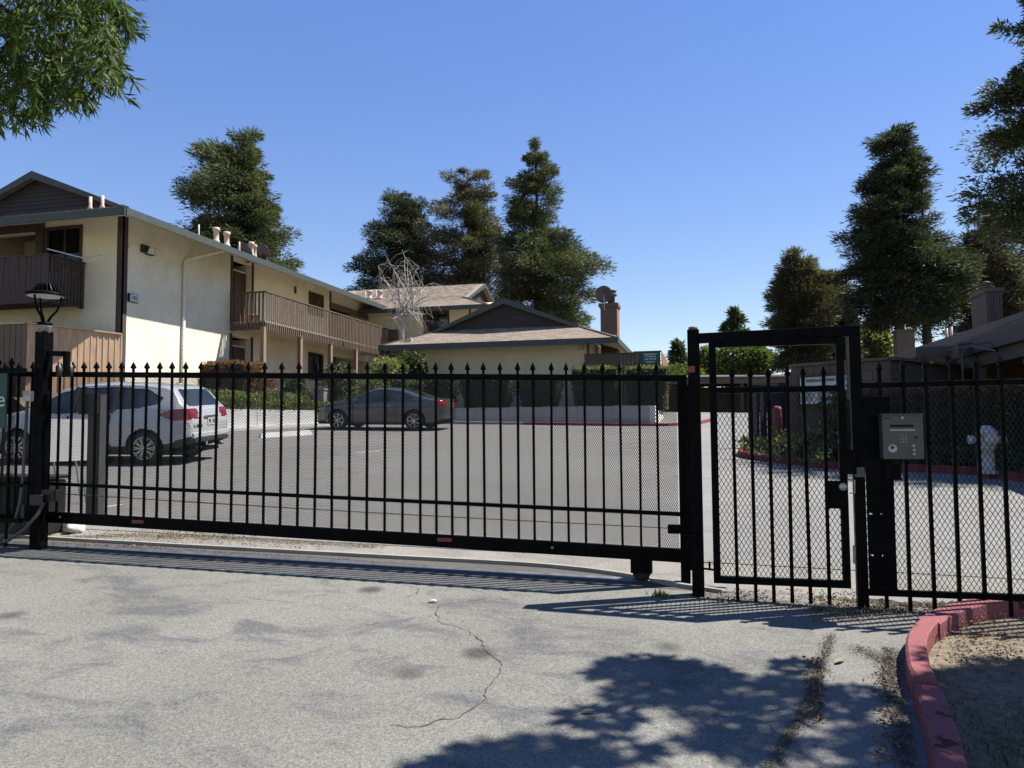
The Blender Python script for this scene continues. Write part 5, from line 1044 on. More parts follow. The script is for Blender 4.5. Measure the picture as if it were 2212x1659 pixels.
sv = (rz - e_z) / (RXX - DX2); shingles(rd, (DX2, dy1, e_z), (0, 1, 0), (1, 0, sv), [(0.05, 0), (dy2 - dy1, 0), (dy2 - dy1, 4.4), (3.8, 4.4)], 'shingle_grey', 60, seed=12)
b = MB(); b.box(DX - 0.04, DX, dy0, dy1 - 0.01, e_z - 0.32, e_z + 0.02); b.box(DX2, DX, dy1 - 0.05, dy1 - 0.001, e_z - 0.24, e_z + 0.01); b.box(DX2 - 0.05, DX2 - 0.001, dy1 - 0.05, dy2, e_z - 0.24, e_z + 0.01); b.build('fascia', 'grey_trim', D_)
b = MB(); b.box(DX + 0.08, DX + 0.16, dy0, dy1 - 0.1, e_z - 0.62, e_z - 0.34); b.build('carport_beam', 'grey_trim', D_)
b = MB(); b.box(DX + 0.01, DX + 5, dy0, dy1, e_z - 0.33, e_z - 0.31); b.build('carport_ceiling', 'grey_board', D_)
for px_ in (1480, 3200):
    q = atX(*c27(px_, 1200), DX + 0.2); b = MB(); b.box(DX + 0.1, DX + 0.24, q.y - 0.07, q.y + 0.07, 0.7, e_z - 0.63); b.build('post', 'grey_trim', D_)
b = MB(); b.box(DX + 5, DX + 5.2, 11, 26, 0.6, 4.2); b.box(DX2 + 0.9, DX + 5, dy1 + 1.0, dy1 + 1.2, 0.8, e_z + 0.3); b.box(DX2 + 0.9, DX2 + 1.1, dy1 + 1.21, dy2 - 1, 0.8, e_z + 0.2); b.build('wall', 'grey_board', D_)
b = MB(); b.tube([(DX2 + 0.05, dy1 - .06, e_z - 0.2), (DX2 + 0.12, dy1 + .1, e_z - 0.42), (DX2 + 0.5, dy1 + 0.5, e_z - 0.55), (DX2 + 0.85, dy1 + 0.9, e_z - 0.62), (DX2 + 0.85, dy1 + 0.9, 1.4)], 0.04, 8); b.build('downpipe', 'grey_trim', D_)
for cx, cy in ((832, 700), (915, 672), (1240, 650)):
    d = ray(*c27(cx, cy + 5)); tt = (e_z - sv * DX2 - H) / (d[2] - sv * d[0]); P_ = EYE + d * tt; pipe_vent(D_, P_[0], P_[1], P_[2] - 0.04, 0.05, 0.45)
chx = DX + 1.1; q0 = atX(*c27(1290, 300), chx); q1 = atX(*c27(1560, 300), chx); chz = atX(*c27(1400, -140), chx).z
ch = empty('chimney', (chx, q1.y, e_z)); ch.parent = D_; ch.location = Vector((chx, q1.y, e_z)) - Vector(ORG[D_.name])
ya, yb = q1.y, q0.y
for i in range(8):
    y = ya + (yb - ya) * i / 8; b = MB(); b.box(chx - 0.02, chx + 0.02, y + 0.004, y + (yb - ya) / 8 - 0.004, e_z + 0.1, chz - 0.1); b.build('chimney_board', 'grey_board', ch)
xr_ = atY(*c27(1835, 300), ya).x
for i in range(5):
    x = chx + 0.021 + (xr_ - chx - 0.021) * i / 5; b = MB(); b.box(x + 0.004, x + (xr_ - chx - 0.021) / 5 - 0.004, ya - 0.005, ya + 0.03, e_z + 0.1, chz - 0.1); b.build('chimney_board', 'chimney_board', ch)
b = MB(); b.box(chx + 0.03, xr_ - 0.01, ya + 0.031, yb, e_z + 0.1, chz - 0.1); b.box(chx - 0.06, xr_ + 0.05, ya - 0.06, yb + 0.05, chz - 0.1, chz); b.build('chimney_cap', 'grey_board', ch)
b = MB(); b.lathe([(0.14, 0), (0.14, 0.06), (0.19, 0.08), (0.19, 0.13), (0.14, 0.15), (0.14, 0.19), (0.19, 0.21), (0.03, 0.28)], ((chx + xr_) / 2, (ya + yb) / 2, chz), 16); b.build('flue', 'grey_trim', ch)
# conduit riser and camera arm in front of the carport
q = atY(*c27(1105, 1300), 18.6); qt = atY(*c27(1105, 990), 18.6); qe = atY(*c27(1740, 915), 17.5); qf = atY(*c27(1570, 735), 17.5)
cp = MB(); cp.tube([(q.x, 18.6, zg(q.x, 18.6) + 0.05), (qt.x, 18.6, qt.z), (qt.x + 0.03, 18.58, qt.z + 0.12), (qt.x + 0.14, 18.5, qt.z + 0.19), (qe.x, 17.5, qe.z), (qf.x + .02, 17.5, qf.z), (qf.x - 0.6, 18.0, qf.z - 0.12)], 0.02, 8)
tag(cp.build('conduit_riser', 'grey_pipe', at=(q.x, 12.5, 0.8)), 'thin grey conduit pipe bending over in front of the carport', 'pipe')
fl2 = atX(*c27(1020, 880), DX - 0.3); b = MB(); b.hexa([(fl2.x - 0.02, fl2.y - 0.25, fl2.z - 0.22), (fl2.x + 0.3, fl2.y - 0.25, fl2.z - 0.12), (fl2.x + 0.3, fl2.y + 0.2, fl2.z - 0.12), (fl2.x - 0.02, fl2.y + 0.2, fl2.z - 0.22), (fl2.x - 0.06, fl2.y - 0.25, fl2.z + 0.12), (fl2.x + 0.3, fl2.y - 0.25, fl2.z + 0.12), (fl2.x + 0.3, fl2.y + 0.2, fl2.z + 0.12), (fl2.x - 0.06, fl2.y + 0.2, fl2.z + 0.12)]); b.build('corner_floodlight', 'car_trim', D_)
q = atD(*c27(100, 520), 40); b = MB(); b.box(q.x - 0.42, q.x + 0.42, q.y, q.y + 0.9, 2.5, q.z - 0.12); tc = b.build('tower_chimney', 'grey_board', at=(q.x, q.y, 2.5)); tag(tc, 'distant dark chimney stack seen between the twin redwood trunks', 'chimney')
b = MB(); b.box(q.x - 0.5, q.x + 0.5, q.y - 0.08, q.y + 0.98, q.z - 0.12, q.z); b.build('chimney_cap', 'grey_trim', tc)
# =================== far carport across the lot
FYc = 40.0; a = atY(*c6(200, 332), FYc); c = atY(*c6(750, 352), FYc)
fcp = empty('far_carport', (1.5, FYc, 2.3), 'long flat-roofed dark carport at the far end of the lot', 'carport')
b = MB(); b.hexa([(-4.0, FYc - 0.1, 4.02), (9, FYc - 0.1, 3.92), (9, FYc + 6, 3.92), (-4.0, FYc + 6, 4.02), (-4.0, FYc - 0.1, 4.26), (9, FYc - 0.1, 4.05), (9, FYc + 6, 4.55), (-4.0, FYc + 6, 4.72)]); b.build('roof', 'grey_trim', fcp)
b = MB(); b.hexa([(-4.0, FYc - 0.13, 3.86), (9, FYc - 0.13, 3.76), (9, FYc - 0.102, 3.76), (-4.0, FYc - 0.13 + 0.028, 3.86), (-4.0, FYc - 0.13, 4.08), (9, FYc - 0.13, 3.96), (9, FYc - 0.102, 3.96), (-4.0, FYc - 0.102, 4.08)]); b.build('fascia', 'grey_board', fcp)
b = MB(); b.box(-4.0, 9, FYc + 5.8, FYc + 6, 2.2, 3.95); b.build('back_wall', 'grey_board', fcp)
for x in (-3.5, -0.9, 1.8, 4.4, 7): b = MB(); b.box(x, x + 0.14, FYc + 0.2, FYc + 0.34, 2.2, 3.93); b.build('post', 'grey_trim', fcp)
# ------------------------------------------------------------------ cars
def interp(tab, x):
    xs = [t[0] for t in tab]; ys = [t[1] for t in tab]; return float(np.interp(x, xs, ys))
def smooth_tab(tab, n=240, k=5):
    xs = np.linspace(tab[0][0], tab[-1][0], n); ys = np.interp(xs, [t[0] for t in tab], [t[1] for t in tab]); w = np.ones(k) / k
    yp = np.pad(ys, k // 2, mode='edge'); return list(zip(xs, np.convolve(yp, w, 'valid')))
class Car:
    """lofted body along x (front = +x), rear axle xr, front axle xf"""
    def __init__(s, root, paint, top, belt, bot, plan, xr, xf, wr, side_win, rear_win, front_win, lights, W, roofw, arch=0.06, tumble=0.42):
        L0, L1 = top[0][0], top[-1][0]
        xs = np.unique(np.concatenate([np.linspace(L0, L0 + 0.3, 44), np.linspace(L0 + 0.3, L1 - 0.25, 230), np.linspace(L1 - 0.25, L1, 22)]))
        top = smooth_tab(top, 300, 7); nl, nu, nt = 30, 26, 18; rows = []
        for x in xs:
            zt = interp(top, x); zb = interp(belt, x); z0 = interp(bot, x); w = interp(plan, x) * W / 2
            zb = min(zb, zt - 0.06 if zt - 0.06 > z0 + 0.1 else z0 + (zt - z0) * 0.7); r = []
            for i in range(nl):
                t_ = i / (nl - 1); z = z0 + (zb - z0) * t_; bul = 1 - 0.075 * (1 - min(1, t_ / 0.30)) ** 1.6 - 0.035 * max(0, (t_ - 0.45) / 0.55) ** 2 + 0.012 * math.exp(-((t_ - 0.72) / 0.05) ** 2)
                r.append((x, w * bul, z))
            wb = r[-1][1]; hgt = zt - zb; crown = min(0.09, hgt * 0.5); wt = max(wb - (hgt - crown) * tumble, wb * 0.45)
            for i in range(1, nu):
                t_ = i / (nu - 1); z = zb + (hgt - crown) * t_; r.append((x, wb + (wt - wb) * (t_ ** 1.15), z))
            for i in range(1, nt):
                a = i / (nt - 1) * pi / 2; r.append((x, wt * cos(a) ** 0.62 if i < nt - 1 else 0.0, zt - crown + crown * sin(a) ** 1.0))
            rows.append(r)
        R_ = len(rows[0]); V = []; 
        for r in rows: V += [(p[0], p[1], p[2]) for p in r] + [(p[0], -p[1], p[2]) for p in r]
        m = 2 * R_; faces = {'body': [], 'side_l': [], 'side_r': [], 'rear': [], 'front': [], 'lens_l': [], 'lens_r': [], 'trim': []}
        for i in range(len(rows) - 1):
            for sd in (0, 1):
                for j in range(R_ - 1):
                    a = i * m + sd * R_ + j; q = (a, a + 1, a + m + 1, a + m); q = q if sd == 0 else q[::-1]
                    c = np.mean([V[k] for k in q], 0); cx, cy, cz = c; key = 'body'
                    da = min(hypot(cx - xr, cz - wr), hypot(cx - xf, cz - wr))
                    if da < wr + arch and cz < wr * 2.3: continue
                    nrm = np.cross(np.array(V[q[1]]) - V[q[0]], np.array(V[q[3]]) - V[q[0]]); nrm /= (np.linalg.norm(nrm) + 1e-9)
                    if in_poly((cx, cz), lights['side']) and (abs(cy) > lights.get('in', 0.46)): key = 'lens_l' if cy > 0 else 'lens_r'
                    elif j >= nl and in_poly((cx, cz), side_win) and abs(nrm[1]) > 0.5: key = 'side_l' if cy > 0 else 'side_r'
                    elif in_poly((cy, cz), rear_win[1]) and rear_win[0][0] < cx < rear_win[0][1]: key = 'rear'
                    elif in_poly((cy, cz), front_win[1]) and front_win[0][0] < cx < front_win[0][1]: key = 'front'
                    elif cz < interp(bot, cx) + lights.get('trim', 0.0): key = 'trim'
                    faces[key].append(q)
        for e in (0, len(rows) - 1):
            for j in range(R_ - 1): a = e * m + j; faces['body' if V[a][2] > interp(bot, V[a][0]) + lights.get('trim', 0) else 'trim'].append((a, a + 1, a + R_ + 1, a + R_))
        def part(name, fs, mt, push=0.0):
            if not fs: return
            used = sorted({k for f in fs for k in f}); ix = {k: n for n, k in enumerate(used)}; me = bpy.data.meshes.new(name)
            me.from_pydata([V[k] for k in used], [], [tuple(ix[k] for k in f) for f in fs]); me.polygons.foreach_set('use_smooth', [True] * len(fs)); me.materials.append(M[mt])
            bm = bmesh.new(); bm.from_mesh(me); bmesh.ops.recalc_face_normals(bm, faces=bm.faces)
            cen = Vector((0, 0, 0.7))
            if push:
                for v in bm.verts:
                    n_ = v.normal if v.normal.dot(v.co - cen) > 0 else -v.normal; v.co += n_ * push
            bm.to_mesh(me); bm.free(); return inst(me, name, root)
        s.body = part('body', faces['body'], paint); part('side_window', faces['side_l'], 'car_glass', -0.006); part('side_window', faces['side_r'], 'car_glass', -0.006); part('rear_window', faces['rear'], 'car_glass', -0.004); part('windshield', faces['front'], 'car_glass', -0.004)
        part('tail_lamp', faces['lens_l'], 'red_lens', 0.006); part('tail_lamp', faces['lens_r'], 'red_lens', 0.006); part('lower_trim', faces['trim'], 'car_trim')
        b = MB()
        for x in (xr, xf): b.box(x - wr - 0.1, x + wr + 0.1, -W / 2 + 0.22, W / 2 - 0.22, 0.2, wr * 2 + 0.12)
        b.box(L0 + 0.25, L1 - 0.25, -W / 2 + 0.12, W / 2 - 0.12, 0.19, 0.26); b.build('underbody', 'interior', root)
        s.W = W
def wheel(root, x, y, r, spokes, out, double=False):
    w = empty('wheel', (x, y, r), local=True); w.parent = root; tw = 0.21; e = out * tw / 2
    b = MB(); b.lathe([(r * 0.66, -tw / 2), (r * 0.93, -tw / 2), (r, -tw / 2 + 0.03), (r, tw / 2 - 0.03), (r * 0.93, tw / 2), (r * 0.66, tw / 2)], (0, 0, 0), 36, 'y'); b.build('tyre', 'rubber', w)
    b = MB(); b.lathe([(r * 0.69, e * 0.99), (r * 0.70, e * 1.04), (r * 0.64, e * 1.03), (r * 0.61, e * 0.5), (0.02, e * 0.35)], (0, 0, 0), 36, 'y'); b.build('rim', 'alloy', w)
    b = MB(); b.lathe([(r * 0.58, e * 0.45), (r * 0.55, e * 0.5), (0.02, e * 0.5)], (0, 0, 0), 24, 'y'); b.build('brake_disc', 'car_trim', w)
    b = MB()
    for k in range(spokes):
        for o in ((-0.10, 0.10) if double else (0,)):
            a = 2 * pi * k / spokes; a2 = a + o; b.bar((r * 0.10 * cos(a), e * 1.0, r * 0.10 * sin(a)), (r * 0.66 * cos(a2), e * 0.98, r * 0.66 * sin(a2)), r * (0.05 if double else 0.085), 0.02, (0, 1, 0))
    b.build('spokes', 'alloy', w); b = MB(); b.lathe([(r * 0.16, e * 0.9), (r * 0.15, e * 1.08), (0.005, e * 1.1)], (0, 0, 0), 18, 'y'); b.build('hub_cap', 'alloy', w)
def car_glass():
    t = NT('car_glass'); t.b.inputs['Roughness'].default_value = 0.03; t.col(t.ramp(t.noise(1.2, 2), [(0.35, (0.012, 0.015, 0.017)), (0.75, (0.05, 0.065, 0.065))])); t.b.inputs['Coat Weight'].default_value = 0.6; M['car_glass'] = t.m
car_glass()
# white people carrier, nose to the left, tail towards the middle of the lot
def make_white(root, detail=True):
    top = [(-2.19, 0.70), (-2.17, 0.98), (-2.12, 1.08), (-2.03, 1.16), (-1.90, 1.34), (-1.78, 1.50), (-1.60, 1.555), (-1.2, 1.60), (-0.5, 1.625), (0.1, 1.60), (0.55, 1.50), (0.95, 1.28), (1.30, 1.08), (1.70, 1.0), (2.0, 0.88), (2.13, 0.72), (2.19, 0.55)]
    belt = [(-2.19, 1.06), (-1.5, 1.06), (-0.5, 0.99), (0.8, 0.93), (1.3, 0.92), (2.19, 0.78)]
    bot = [(-2.19, 0.42), (-1.95, 0.34), (-1.6, 0.24), (0, 0.21), (1.7, 0.22), (2.19, 0.30)]
    plan = [(-2.19, 0.74), (-2.16, 0.82), (-2.08, 0.90), (-1.9, 0.955), (-1.3, 0.99), (0, 1.0), (1.2, 0.985), (1.7, 0.93), (2.0, 0.82), (2.12, 0.70), (2.19, 0.55)]
    sw = [(-1.56, 1.18), (-1.62, 1.30), (-1.28, 1.46), (-0.6, 1.52), (0.1, 1.50), (0.5, 1.41), (1.0, 1.12), (1.12, 1.0), (0.6, 0.985), (-0.4, 1.03), (-1.2, 1.10)]
    lens = [(-1.56, 0.975), (-1.72, 1.04), (-1.9, 1.075), (-2.05, 1.085), (-2.2, 1.08), (-2.2, 0.90), (-2.05, 0.865), (-1.9, 0.865), (-1.72, 0.905)]
    c = Car(root, 'car_white', top, belt, bot, plan, -1.29, 1.36, 0.325, sw, ((-2.13, -1.72), [(-0.62, 1.13), (0.62, 1.13), (0.56, 1.46), (-0.56, 1.46)]), ((0.45, 1.25), [(-0.66, 1.08), (0.66, 1.08), (0.54, 1.48), (-0.54, 1.48)]), dict(side=lens, trim=0.14), 1.83, 0.6)
    for x in (-1.29, 1.36):
        for y in (-0.80, 0.80): wheel(root, x, y, 0.325, 10, 1 if y > 0 else -1, True)
    for x in (-0.62, 0.22):   # door pillars
        for y in (1, -1):
            b = MB(); b.bar((x, y * 0.885, 1.0), (x - 0.03, y * 0.70, 1.51), 0.07, 0.02, (0, 1, 0)); b.build('door_pillar', 'car_trim', root)
    for y in (1, -1):
        b = MB(); b.box(0.78, 0.95, y * 0.90 - 0.02 * y - 0.05, y * 0.90 + 0.13 * y, 0.98, 1.10); b.build('door_mirror', 'car_white', root, bevel=0.03)
        b = MB(); b.box(-0.60, -0.585, y * 0.895 - 0.012, y * 0.895 + 0.012, 0.32, 0.97); b.box(0.27, 0.285, y * 0.903 - 0.012, y * 0.903 + 0.012, 0.30, 0.95); b.build('door_seam', 'car_trim', root)
        for x in (-0.42, 0.42): b = MB(); b.box(x - 0.09, x + 0.09, y * 0.895 - 0.02, y * 0.895 + 0.025 * y + 0.02 * y, 0.86, 0.885); b.build('door_handle', 'car_white', root, bevel=0.008)
    b = MB(); b.box(-2.205, -2.175, -0.27, 0.27, 0.90, 0.935); b.build('garnish_strip', 'alloy', root)
    b = MB(); b.box(-2.20, -2.185, -0.155, 0.155, 0.74, 0.89); pl = b.build('number_plate', 'sign_white', root)
    if detail:
        for i, yy in enumerate((0.09, 0.05, -0.06, -0.1)): b = MB(); b.box(-2.204, -2.201, yy - 0.012, yy + 0.012, 0.785, 0.855); b.build('plate_mark', 'ink_black', pl)
        put_text('C-MAX', 0.085, 'car_trim', root, (-2.194, 0.52, 0.74), (0, -1, 0), 1.2, bold=True)
    b = MB(); b.box(-2.215, -2.12, -0.72, 0.72, 0.50, 0.62); b.build('bumper', 'car_white', root, bevel=0.03)
    b = MB(); b.box(-2.225, -2.10, -0.68, 0.68, 0.42, 0.49); b.build('bumper_trim', 'car_trim', root, bevel=0.015)
    for y in (0.45, -0.45): b = MB(); b.lathe([(0.03, -0.06), (0.035, 0.05), (0.01, 0.05)], (-2.15, y, 0.33), 10, 'x'); b.build('exhaust', 'steel', root)
gr_ = G(317, 1004); 
def slope_rot(o, yaw):
    n = Vector((-GA, -GB, 1)).normalized(); x = Vector((cos(yaw), sin(yaw), 0)); y = n.cross(x).normalized(); x = y.cross(n); m = Matrix((x, y, n)).transposed().to_4x4(); m.translation = o.location; o.matrix_world = m
wc = empty('white_car', (0, 0, 0), 'white people carrier parked behind the left half of the gate, tail to the right', 'car', local=True)
yaw = radians(188); rear_near = Vector((-1.29, 0.80)); dx = cos(yaw) * rear_near.x - sin(yaw) * rear_near.y; dy = sin(yaw) * rear_near.x + cos(yaw) * rear_near.y
wc.location = (gr_.x - dx, gr_.y - dy, 0); wc.location.z = zg(wc.location.x, wc.location.y); slope_rot(wc, yaw); make_white(wc)
# grey two-door coupe by the middle planter
gc = empty('grey_coupe', (0, 0, 0), 'dark grey two-door coupe parked side-on in front of the planter', 'car', local=True)
yaw = radians(181.5); a = G(724, 931); q = G(899, 930); midp = (a + q) / 2; Yc = 23.3
m0 = atY(811.5, 930, Yc); gc.location = (m0.x, Yc + 0.80, 0)
top = [(-2.30, 0.62), (-2.28, 0.92), (-2.20, 1.00), (-2.05, 1.03), (-1.85, 1.045), (-1.5, 1.13), (-1.1, 1.27), (-0.7, 1.36), (-0.3, 1.395), (0.05, 1.385), (0.4, 1.30), (0.8, 1.12), (1.08, 0.98), (1.6, 0.92), (2.05, 0.79), (2.24, 0.62), (2.30, 0.45)]
belt = [(-2.30, 0.90), (-1.4, 0.95), (0, 0.90), (1.0, 0.87), (2.3, 0.62)]; bot = [(-2.30, 0.36), (-2.0, 0.26), (-1.5, 0.19), (1.6, 0.18), (2.30, 0.24)]
plan = [(-2.30, 0.62), (-2.26, 0.74), (-2.15, 0.86), (-1.9, 0.94), (-1.3, 1.0), (0, 0.99), (1.3, 0.985), (1.8, 0.92), (2.1, 0.78), (2.24, 0.62), (2.30, 0.45)]
sw = [(-1.30, 1.03), (-0.95, 1.20), (-0.55, 1.28), (-0.1, 1.31), (0.25, 1.24), (0.72, 1.03), (0.78, 0.93), (0.2, 0.92), (-0.8, 0.96)]
lens = [(-1.93, 0.98), (-2.05, 0.99), (-2.3, 0.95), (-2.3, 0.76), (-2.18, 0.78), (-2.05, 0.88)]
Car(gc, 'car_grey', top, belt, bot, plan, -1.32, 1.33, 0.32, sw, ((-1.85, -0.75), [(-0.60, 1.07), (0.60, 1.07), (0.5, 1.32), (-0.5, 1.32)]), ((0.2, 1.05), [(-0.66, 1.0), (0.66, 1.0), (0.5, 1.34), (-0.5, 1.34)]), dict(side=lens, trim=0.05), 1.80, 0.6, tumble=0.55)
for x in (-1.32, 1.33):
    for y in (-0.79, 0.79): wheel(gc, x, y, 0.32, 7, 1 if y > 0 else -1, False)
for y in (1, -1):
    b = MB(); b.box(0.62, 0.78, y * 0.86 - 0.02 * y, y * 0.86 + 0.15 * y, 0.93, 1.03); b.build('door_mirror', 'car_grey', gc, bevel=0.03)
    b = MB(); b.box(-0.72, -0.705, y * 0.885 - 0.012, y * 0.885 + 0.012, 0.26, 0.92); b.box(0.78, 0.795, y * 0.885 - 0.012, y * 0.885 + 0.012, 0.26, 0.86); b.build('door_seam', 'car_trim', gc)
    b = MB(); b.box(-0.58, -0.42, y * 0.88 - 0.02, y * 0.88 + 0.03 * y + 0.02 * y, 0.79, 0.81); b.build('door_handle', 'alloy', gc, bevel=0.006)
b = MB(); b.box(-2.32, -2.29, -0.16, 0.16, 0.72, 0.86); b.build('number_plate', 'sign_white', gc)
yaw = radians(181.5); gc.location.z = zg(gc.location.x, gc.location.y); slope_rot(gc, yaw)
# pale car deep under the right carport
pc = copy_tree(wc); pc.name = 'parked_car'; pc['label'] = 'pale car showing only through the pickets under the carport at the right edge'; q = G(2225, 925)
pc.location = (8.6, 16.5, zg(8.6, 16.5)); slope_rot(pc, radians(200))
# ------------------------------------------------------------------ trees and plants
def join_np(parts):
    V = []; Fc = []; o = 0
    for v, f in parts: V.append(v); Fc.append(f + o); o += len(v)
    return np.concatenate(V), np.concatenate(Fc)
def tube_np(pts, rad, n=6):
    b = MB(); b.tube(pts, rad, n, cap=False); return b
def conifer(name, base, top_z, prof, m, label, cat='tree', trunk_r=0.35, nb=150, sprays=300, sp_len=0.30, sp_w=0.052, seed=0, droop=0.25, trunks=None, gap=0.0, group='tall redwoods round the houses', low=None, lobes=(), sx=1.0, fat=1.15):
    """prof: list of (z, radius left, radius right) seen from the gate; branches leave the trunk and fan into drooping sprays"""
    r = np.random.default_rng(seed); base = Vector(base); t = empty(name, base, label, cat, group)
    hz = top_z - base.z; b = MB(); npt = 10; pts = []; bend = r.normal(0, 0.12, (npt, 2)).cumsum(0) * 0.5
    for dxy in (trunks or [(0, 0, 1.0)]):
        pts = [(base.x + dxy[0] + bend[i][0] * 0.4, base.y + dxy[1] + bend[i][1] * 0.4, base.z - 0.2 + hz * 0.97 * dxy[2] * i / (npt - 1)) for i in range(npt)]
        b.tube(pts, [trunk_r * (1 - 0.93 * i / (npt - 1)) + 0.015 for i in range(npt)], 9)
    b.build('trunk', 'bark', t)
    zs = np.array([p[0] for p in prof]); rl = np.array([p[1] for p in prof]); rr_ = np.array([p[2] for p in prof])
    P = []; D_ = []; Ls = []; lim = MB(); order = np.argsort(zs); zs = zs[order]; rl = rl[order]; rr_ = rr_[order]; z_lo = zs[0]
    w = np.interp(np.linspace(z_lo, top_z, 200), zs, (rl + rr_) / 2) + 0.25; cdf = np.cumsum(w) / w.sum(); zz = np.linspace(z_lo, top_z, 200)
    for k in range(nb + len(lobes)):
        if k < nb:
            z = float(np.interp((k + r.random()) / nb, cdf, zz)); az = r.random() * 2 * pi + k * 2.4
            c = cos(az); R = np.interp(z, zs, rr_) if c > 0 else np.interp(z, zs, rl); nz = 0.5 + 0.5 * sin(z * 1.1 + seed) * cos(az * 2 + z * 0.45 + seed); Rl = float(R * (0.52 + 0.34 * nz + 0.32 * r.random()) * (1.0 if abs(c) > 0.5 else 0.9))
            if r.random() < gap: Rl *= 0.5
        else: z, az, Rl = lobes[k - nb]
        Rl = max(Rl, 0.25); up = 0.45 * (z - z_lo) / max(1, top_z - z_lo) - 0.02 + r.normal(0, 0.16); tt = np.linspace(0.0, 1.0, 8)
        px = base.x + cos(az) * Rl * tt; py = base.y + sin(az) * Rl * tt; pz = z + Rl * (up * tt * 1.3 - droop * tt ** 2.2) + 0.0
        if Rl > 0.9: lim.tube([(px[i], py[i], pz[i]) for i in (0, 2, 4, 6)], [0.035 * Rl ** 0.5, 0.03, 0.02, 0.012], 4, cap=False)
        n = max(14, int(sprays * (0.22 + Rl / 3.0))); nc = 2 + int(Rl * 1.6); cu = np.clip(0.28 + 0.72 * (np.arange(nc) + r.random(nc)) / nc, 0, 1); cu[-1] = 0.97; ci = r.integers(0, nc, n)
        cr_ = (0.16 + 0.13 * Rl * np.sin(np.clip(cu, 0.2, 1) * 2.7)) * (0.7 + 0.7 * r.random(nc)) * fat; cl = r.normal(0, 0.6, nc) * cr_ * 1.2; cv = r.normal(0, 0.45, nc) * cr_
        q3 = r.normal(0, 1, (n, 3)); q3 /= np.maximum(1, np.linalg.norm(q3, axis=1, keepdims=True) / (0.6 + 0.9 * r.random((n, 1)))); ca, sa = cos(az), sin(az)
        al = q3[:, 0] * cr_[ci] * 1.15; lat = cl[ci] + q3[:, 1] * cr_[ci] * 1.2; vert = cv[ci] + q3[:, 2] * cr_[ci] * 0.55 - 0.18 * np.abs(q3[:, 1]) * cr_[ci]
        X = np.interp(cu[ci], tt, px) + ca * al - sa * lat; Y_ = np.interp(cu[ci], tt, py) + sa * al + ca * lat; Z_ = np.interp(cu[ci], tt, pz) + vert
        P.append(np.stack([X, Y_, Z_], 1)); out = np.stack([ca * (0.8 + q3[:, 0]) - sa * q3[:, 1], sa * (0.8 + q3[:, 0]) + ca * q3[:, 1], 0.15 + 0.5 * q3[:, 2]], 1) + r.normal(0, 0.5, (n, 3)); D_.append(out)
    P = np.concatenate(P); D_ = np.concatenate(D_); n = len(P)
    # leader
    k = 120; zl = top_z - r.random(k) * 1.2; P = np.concatenate([P, np.stack([base.x + r.normal(0, 0.10, k) * (top_z - zl + .1), base.y + r.normal(0, 0.1, k) * (top_z - zl + .1), zl], 1)]); D_ = np.concatenate([D_, np.stack([r.normal(0, .5, k), r.normal(0, .5, k), np.ones(k)], 1)]); n = len(P)
    L = sp_len * (0.5 + r.random(n)); V, Fc = leaves(P, D_, L, sp_w * (0.6 + 0.8 * r.random(n)), 0.08)
    V -= np.array(base)
    inst(npmesh('crown', V, Fc, m), 'crown', t)
    lim.v = [tuple(Vector(p)) for p in lim.v]
    if lim.v: lim.build('limbs', 'bark', t)
    return t
def tree_from_px(name, dist, cx, base_py, prof_px, m, label, **kw):
    """prof_px rows: (py, px_left, px_right) of the crown outline in the photo"""
    c = atD(cx, 700, dist); base = Vector((c.x, c.y, zg(c.x, c.y))); s = dist / F; z = lambda py: atD(cx, py, dist).z
    prof = [(z(py), max(0.1, (cx - l) * s), max(0.1, (r_ - cx) * s)) for py, l, r_ in prof_px]
    return conifer(name, base, z(prof_px[0][0]) + 0.1, prof, m, label, **kw)
kw = dict(nb=105, sprays=720, fat=1.0)
tree_from_px('redwood_tree', 52, 520, 0, [(293, 500, 548), (330, 430, 560), (400, 400, 585), (450, 385, 590), (500, 385, 605), (550, 395, 640), (590, 450, 640), (640, 470, 620)], 'redwood', 'broad redwood with an uneven flat top behind the left house', seed=11, nb=130, sprays=760, sp_len=0.34, sp_w=0.06, droop=0.12, gap=0.15)
tree_from_px('redwood_tree', 60, 868, 0, [(420, 858, 882), (450, 812, 920), (500, 792, 935), (550, 778, 945), (600, 765, 955), (640, 772, 950)], 'redwood_dark', 'shortest of the three redwoods in the middle, leftmost, with its trunk showing', seed=12, gap=0.25, **kw)
tree_from_px('redwood_tree', 60, 1012, 0, [(370, 985, 1035), (400, 955, 1066), (450, 925, 1078), (500, 900, 1092), (540, 895, 1105), (600, 905, 1110), (660, 915, 1110), (700, 935, 1100)], 'redwood_brown', 'brownish middle redwood of the three behind the rear wing', seed=13, gap=0.25, **kw)
tree_from_px('redwood_tree', 56, 1160, 0, [(297, 1156, 1164), (340, 1125, 1190), (400, 1092, 1222), (450, 1085, 1222), (500, 1080, 1235), (550, 1075, 1260), (585, 1070, 1308), (620, 1080, 1280), (660, 1090, 1285), (700, 1110, 1280), (730, 1120, 1200)], 'redwood', 'tallest pointed redwood above the middle house with a long low branch to the right', seed=14, nb=150, sprays=640, gap=0.2, sp_len=0.30, fat=1.0, lobes=[(atD(1160, 590, 56).z, 0.15, 5.1), (atD(1160, 600, 56).z, 0.05, 4.8), (atD(1160, 700, 56).z, 0.2, 4.4), (atD(1160, 640, 56).z, -0.1, 4.2)])
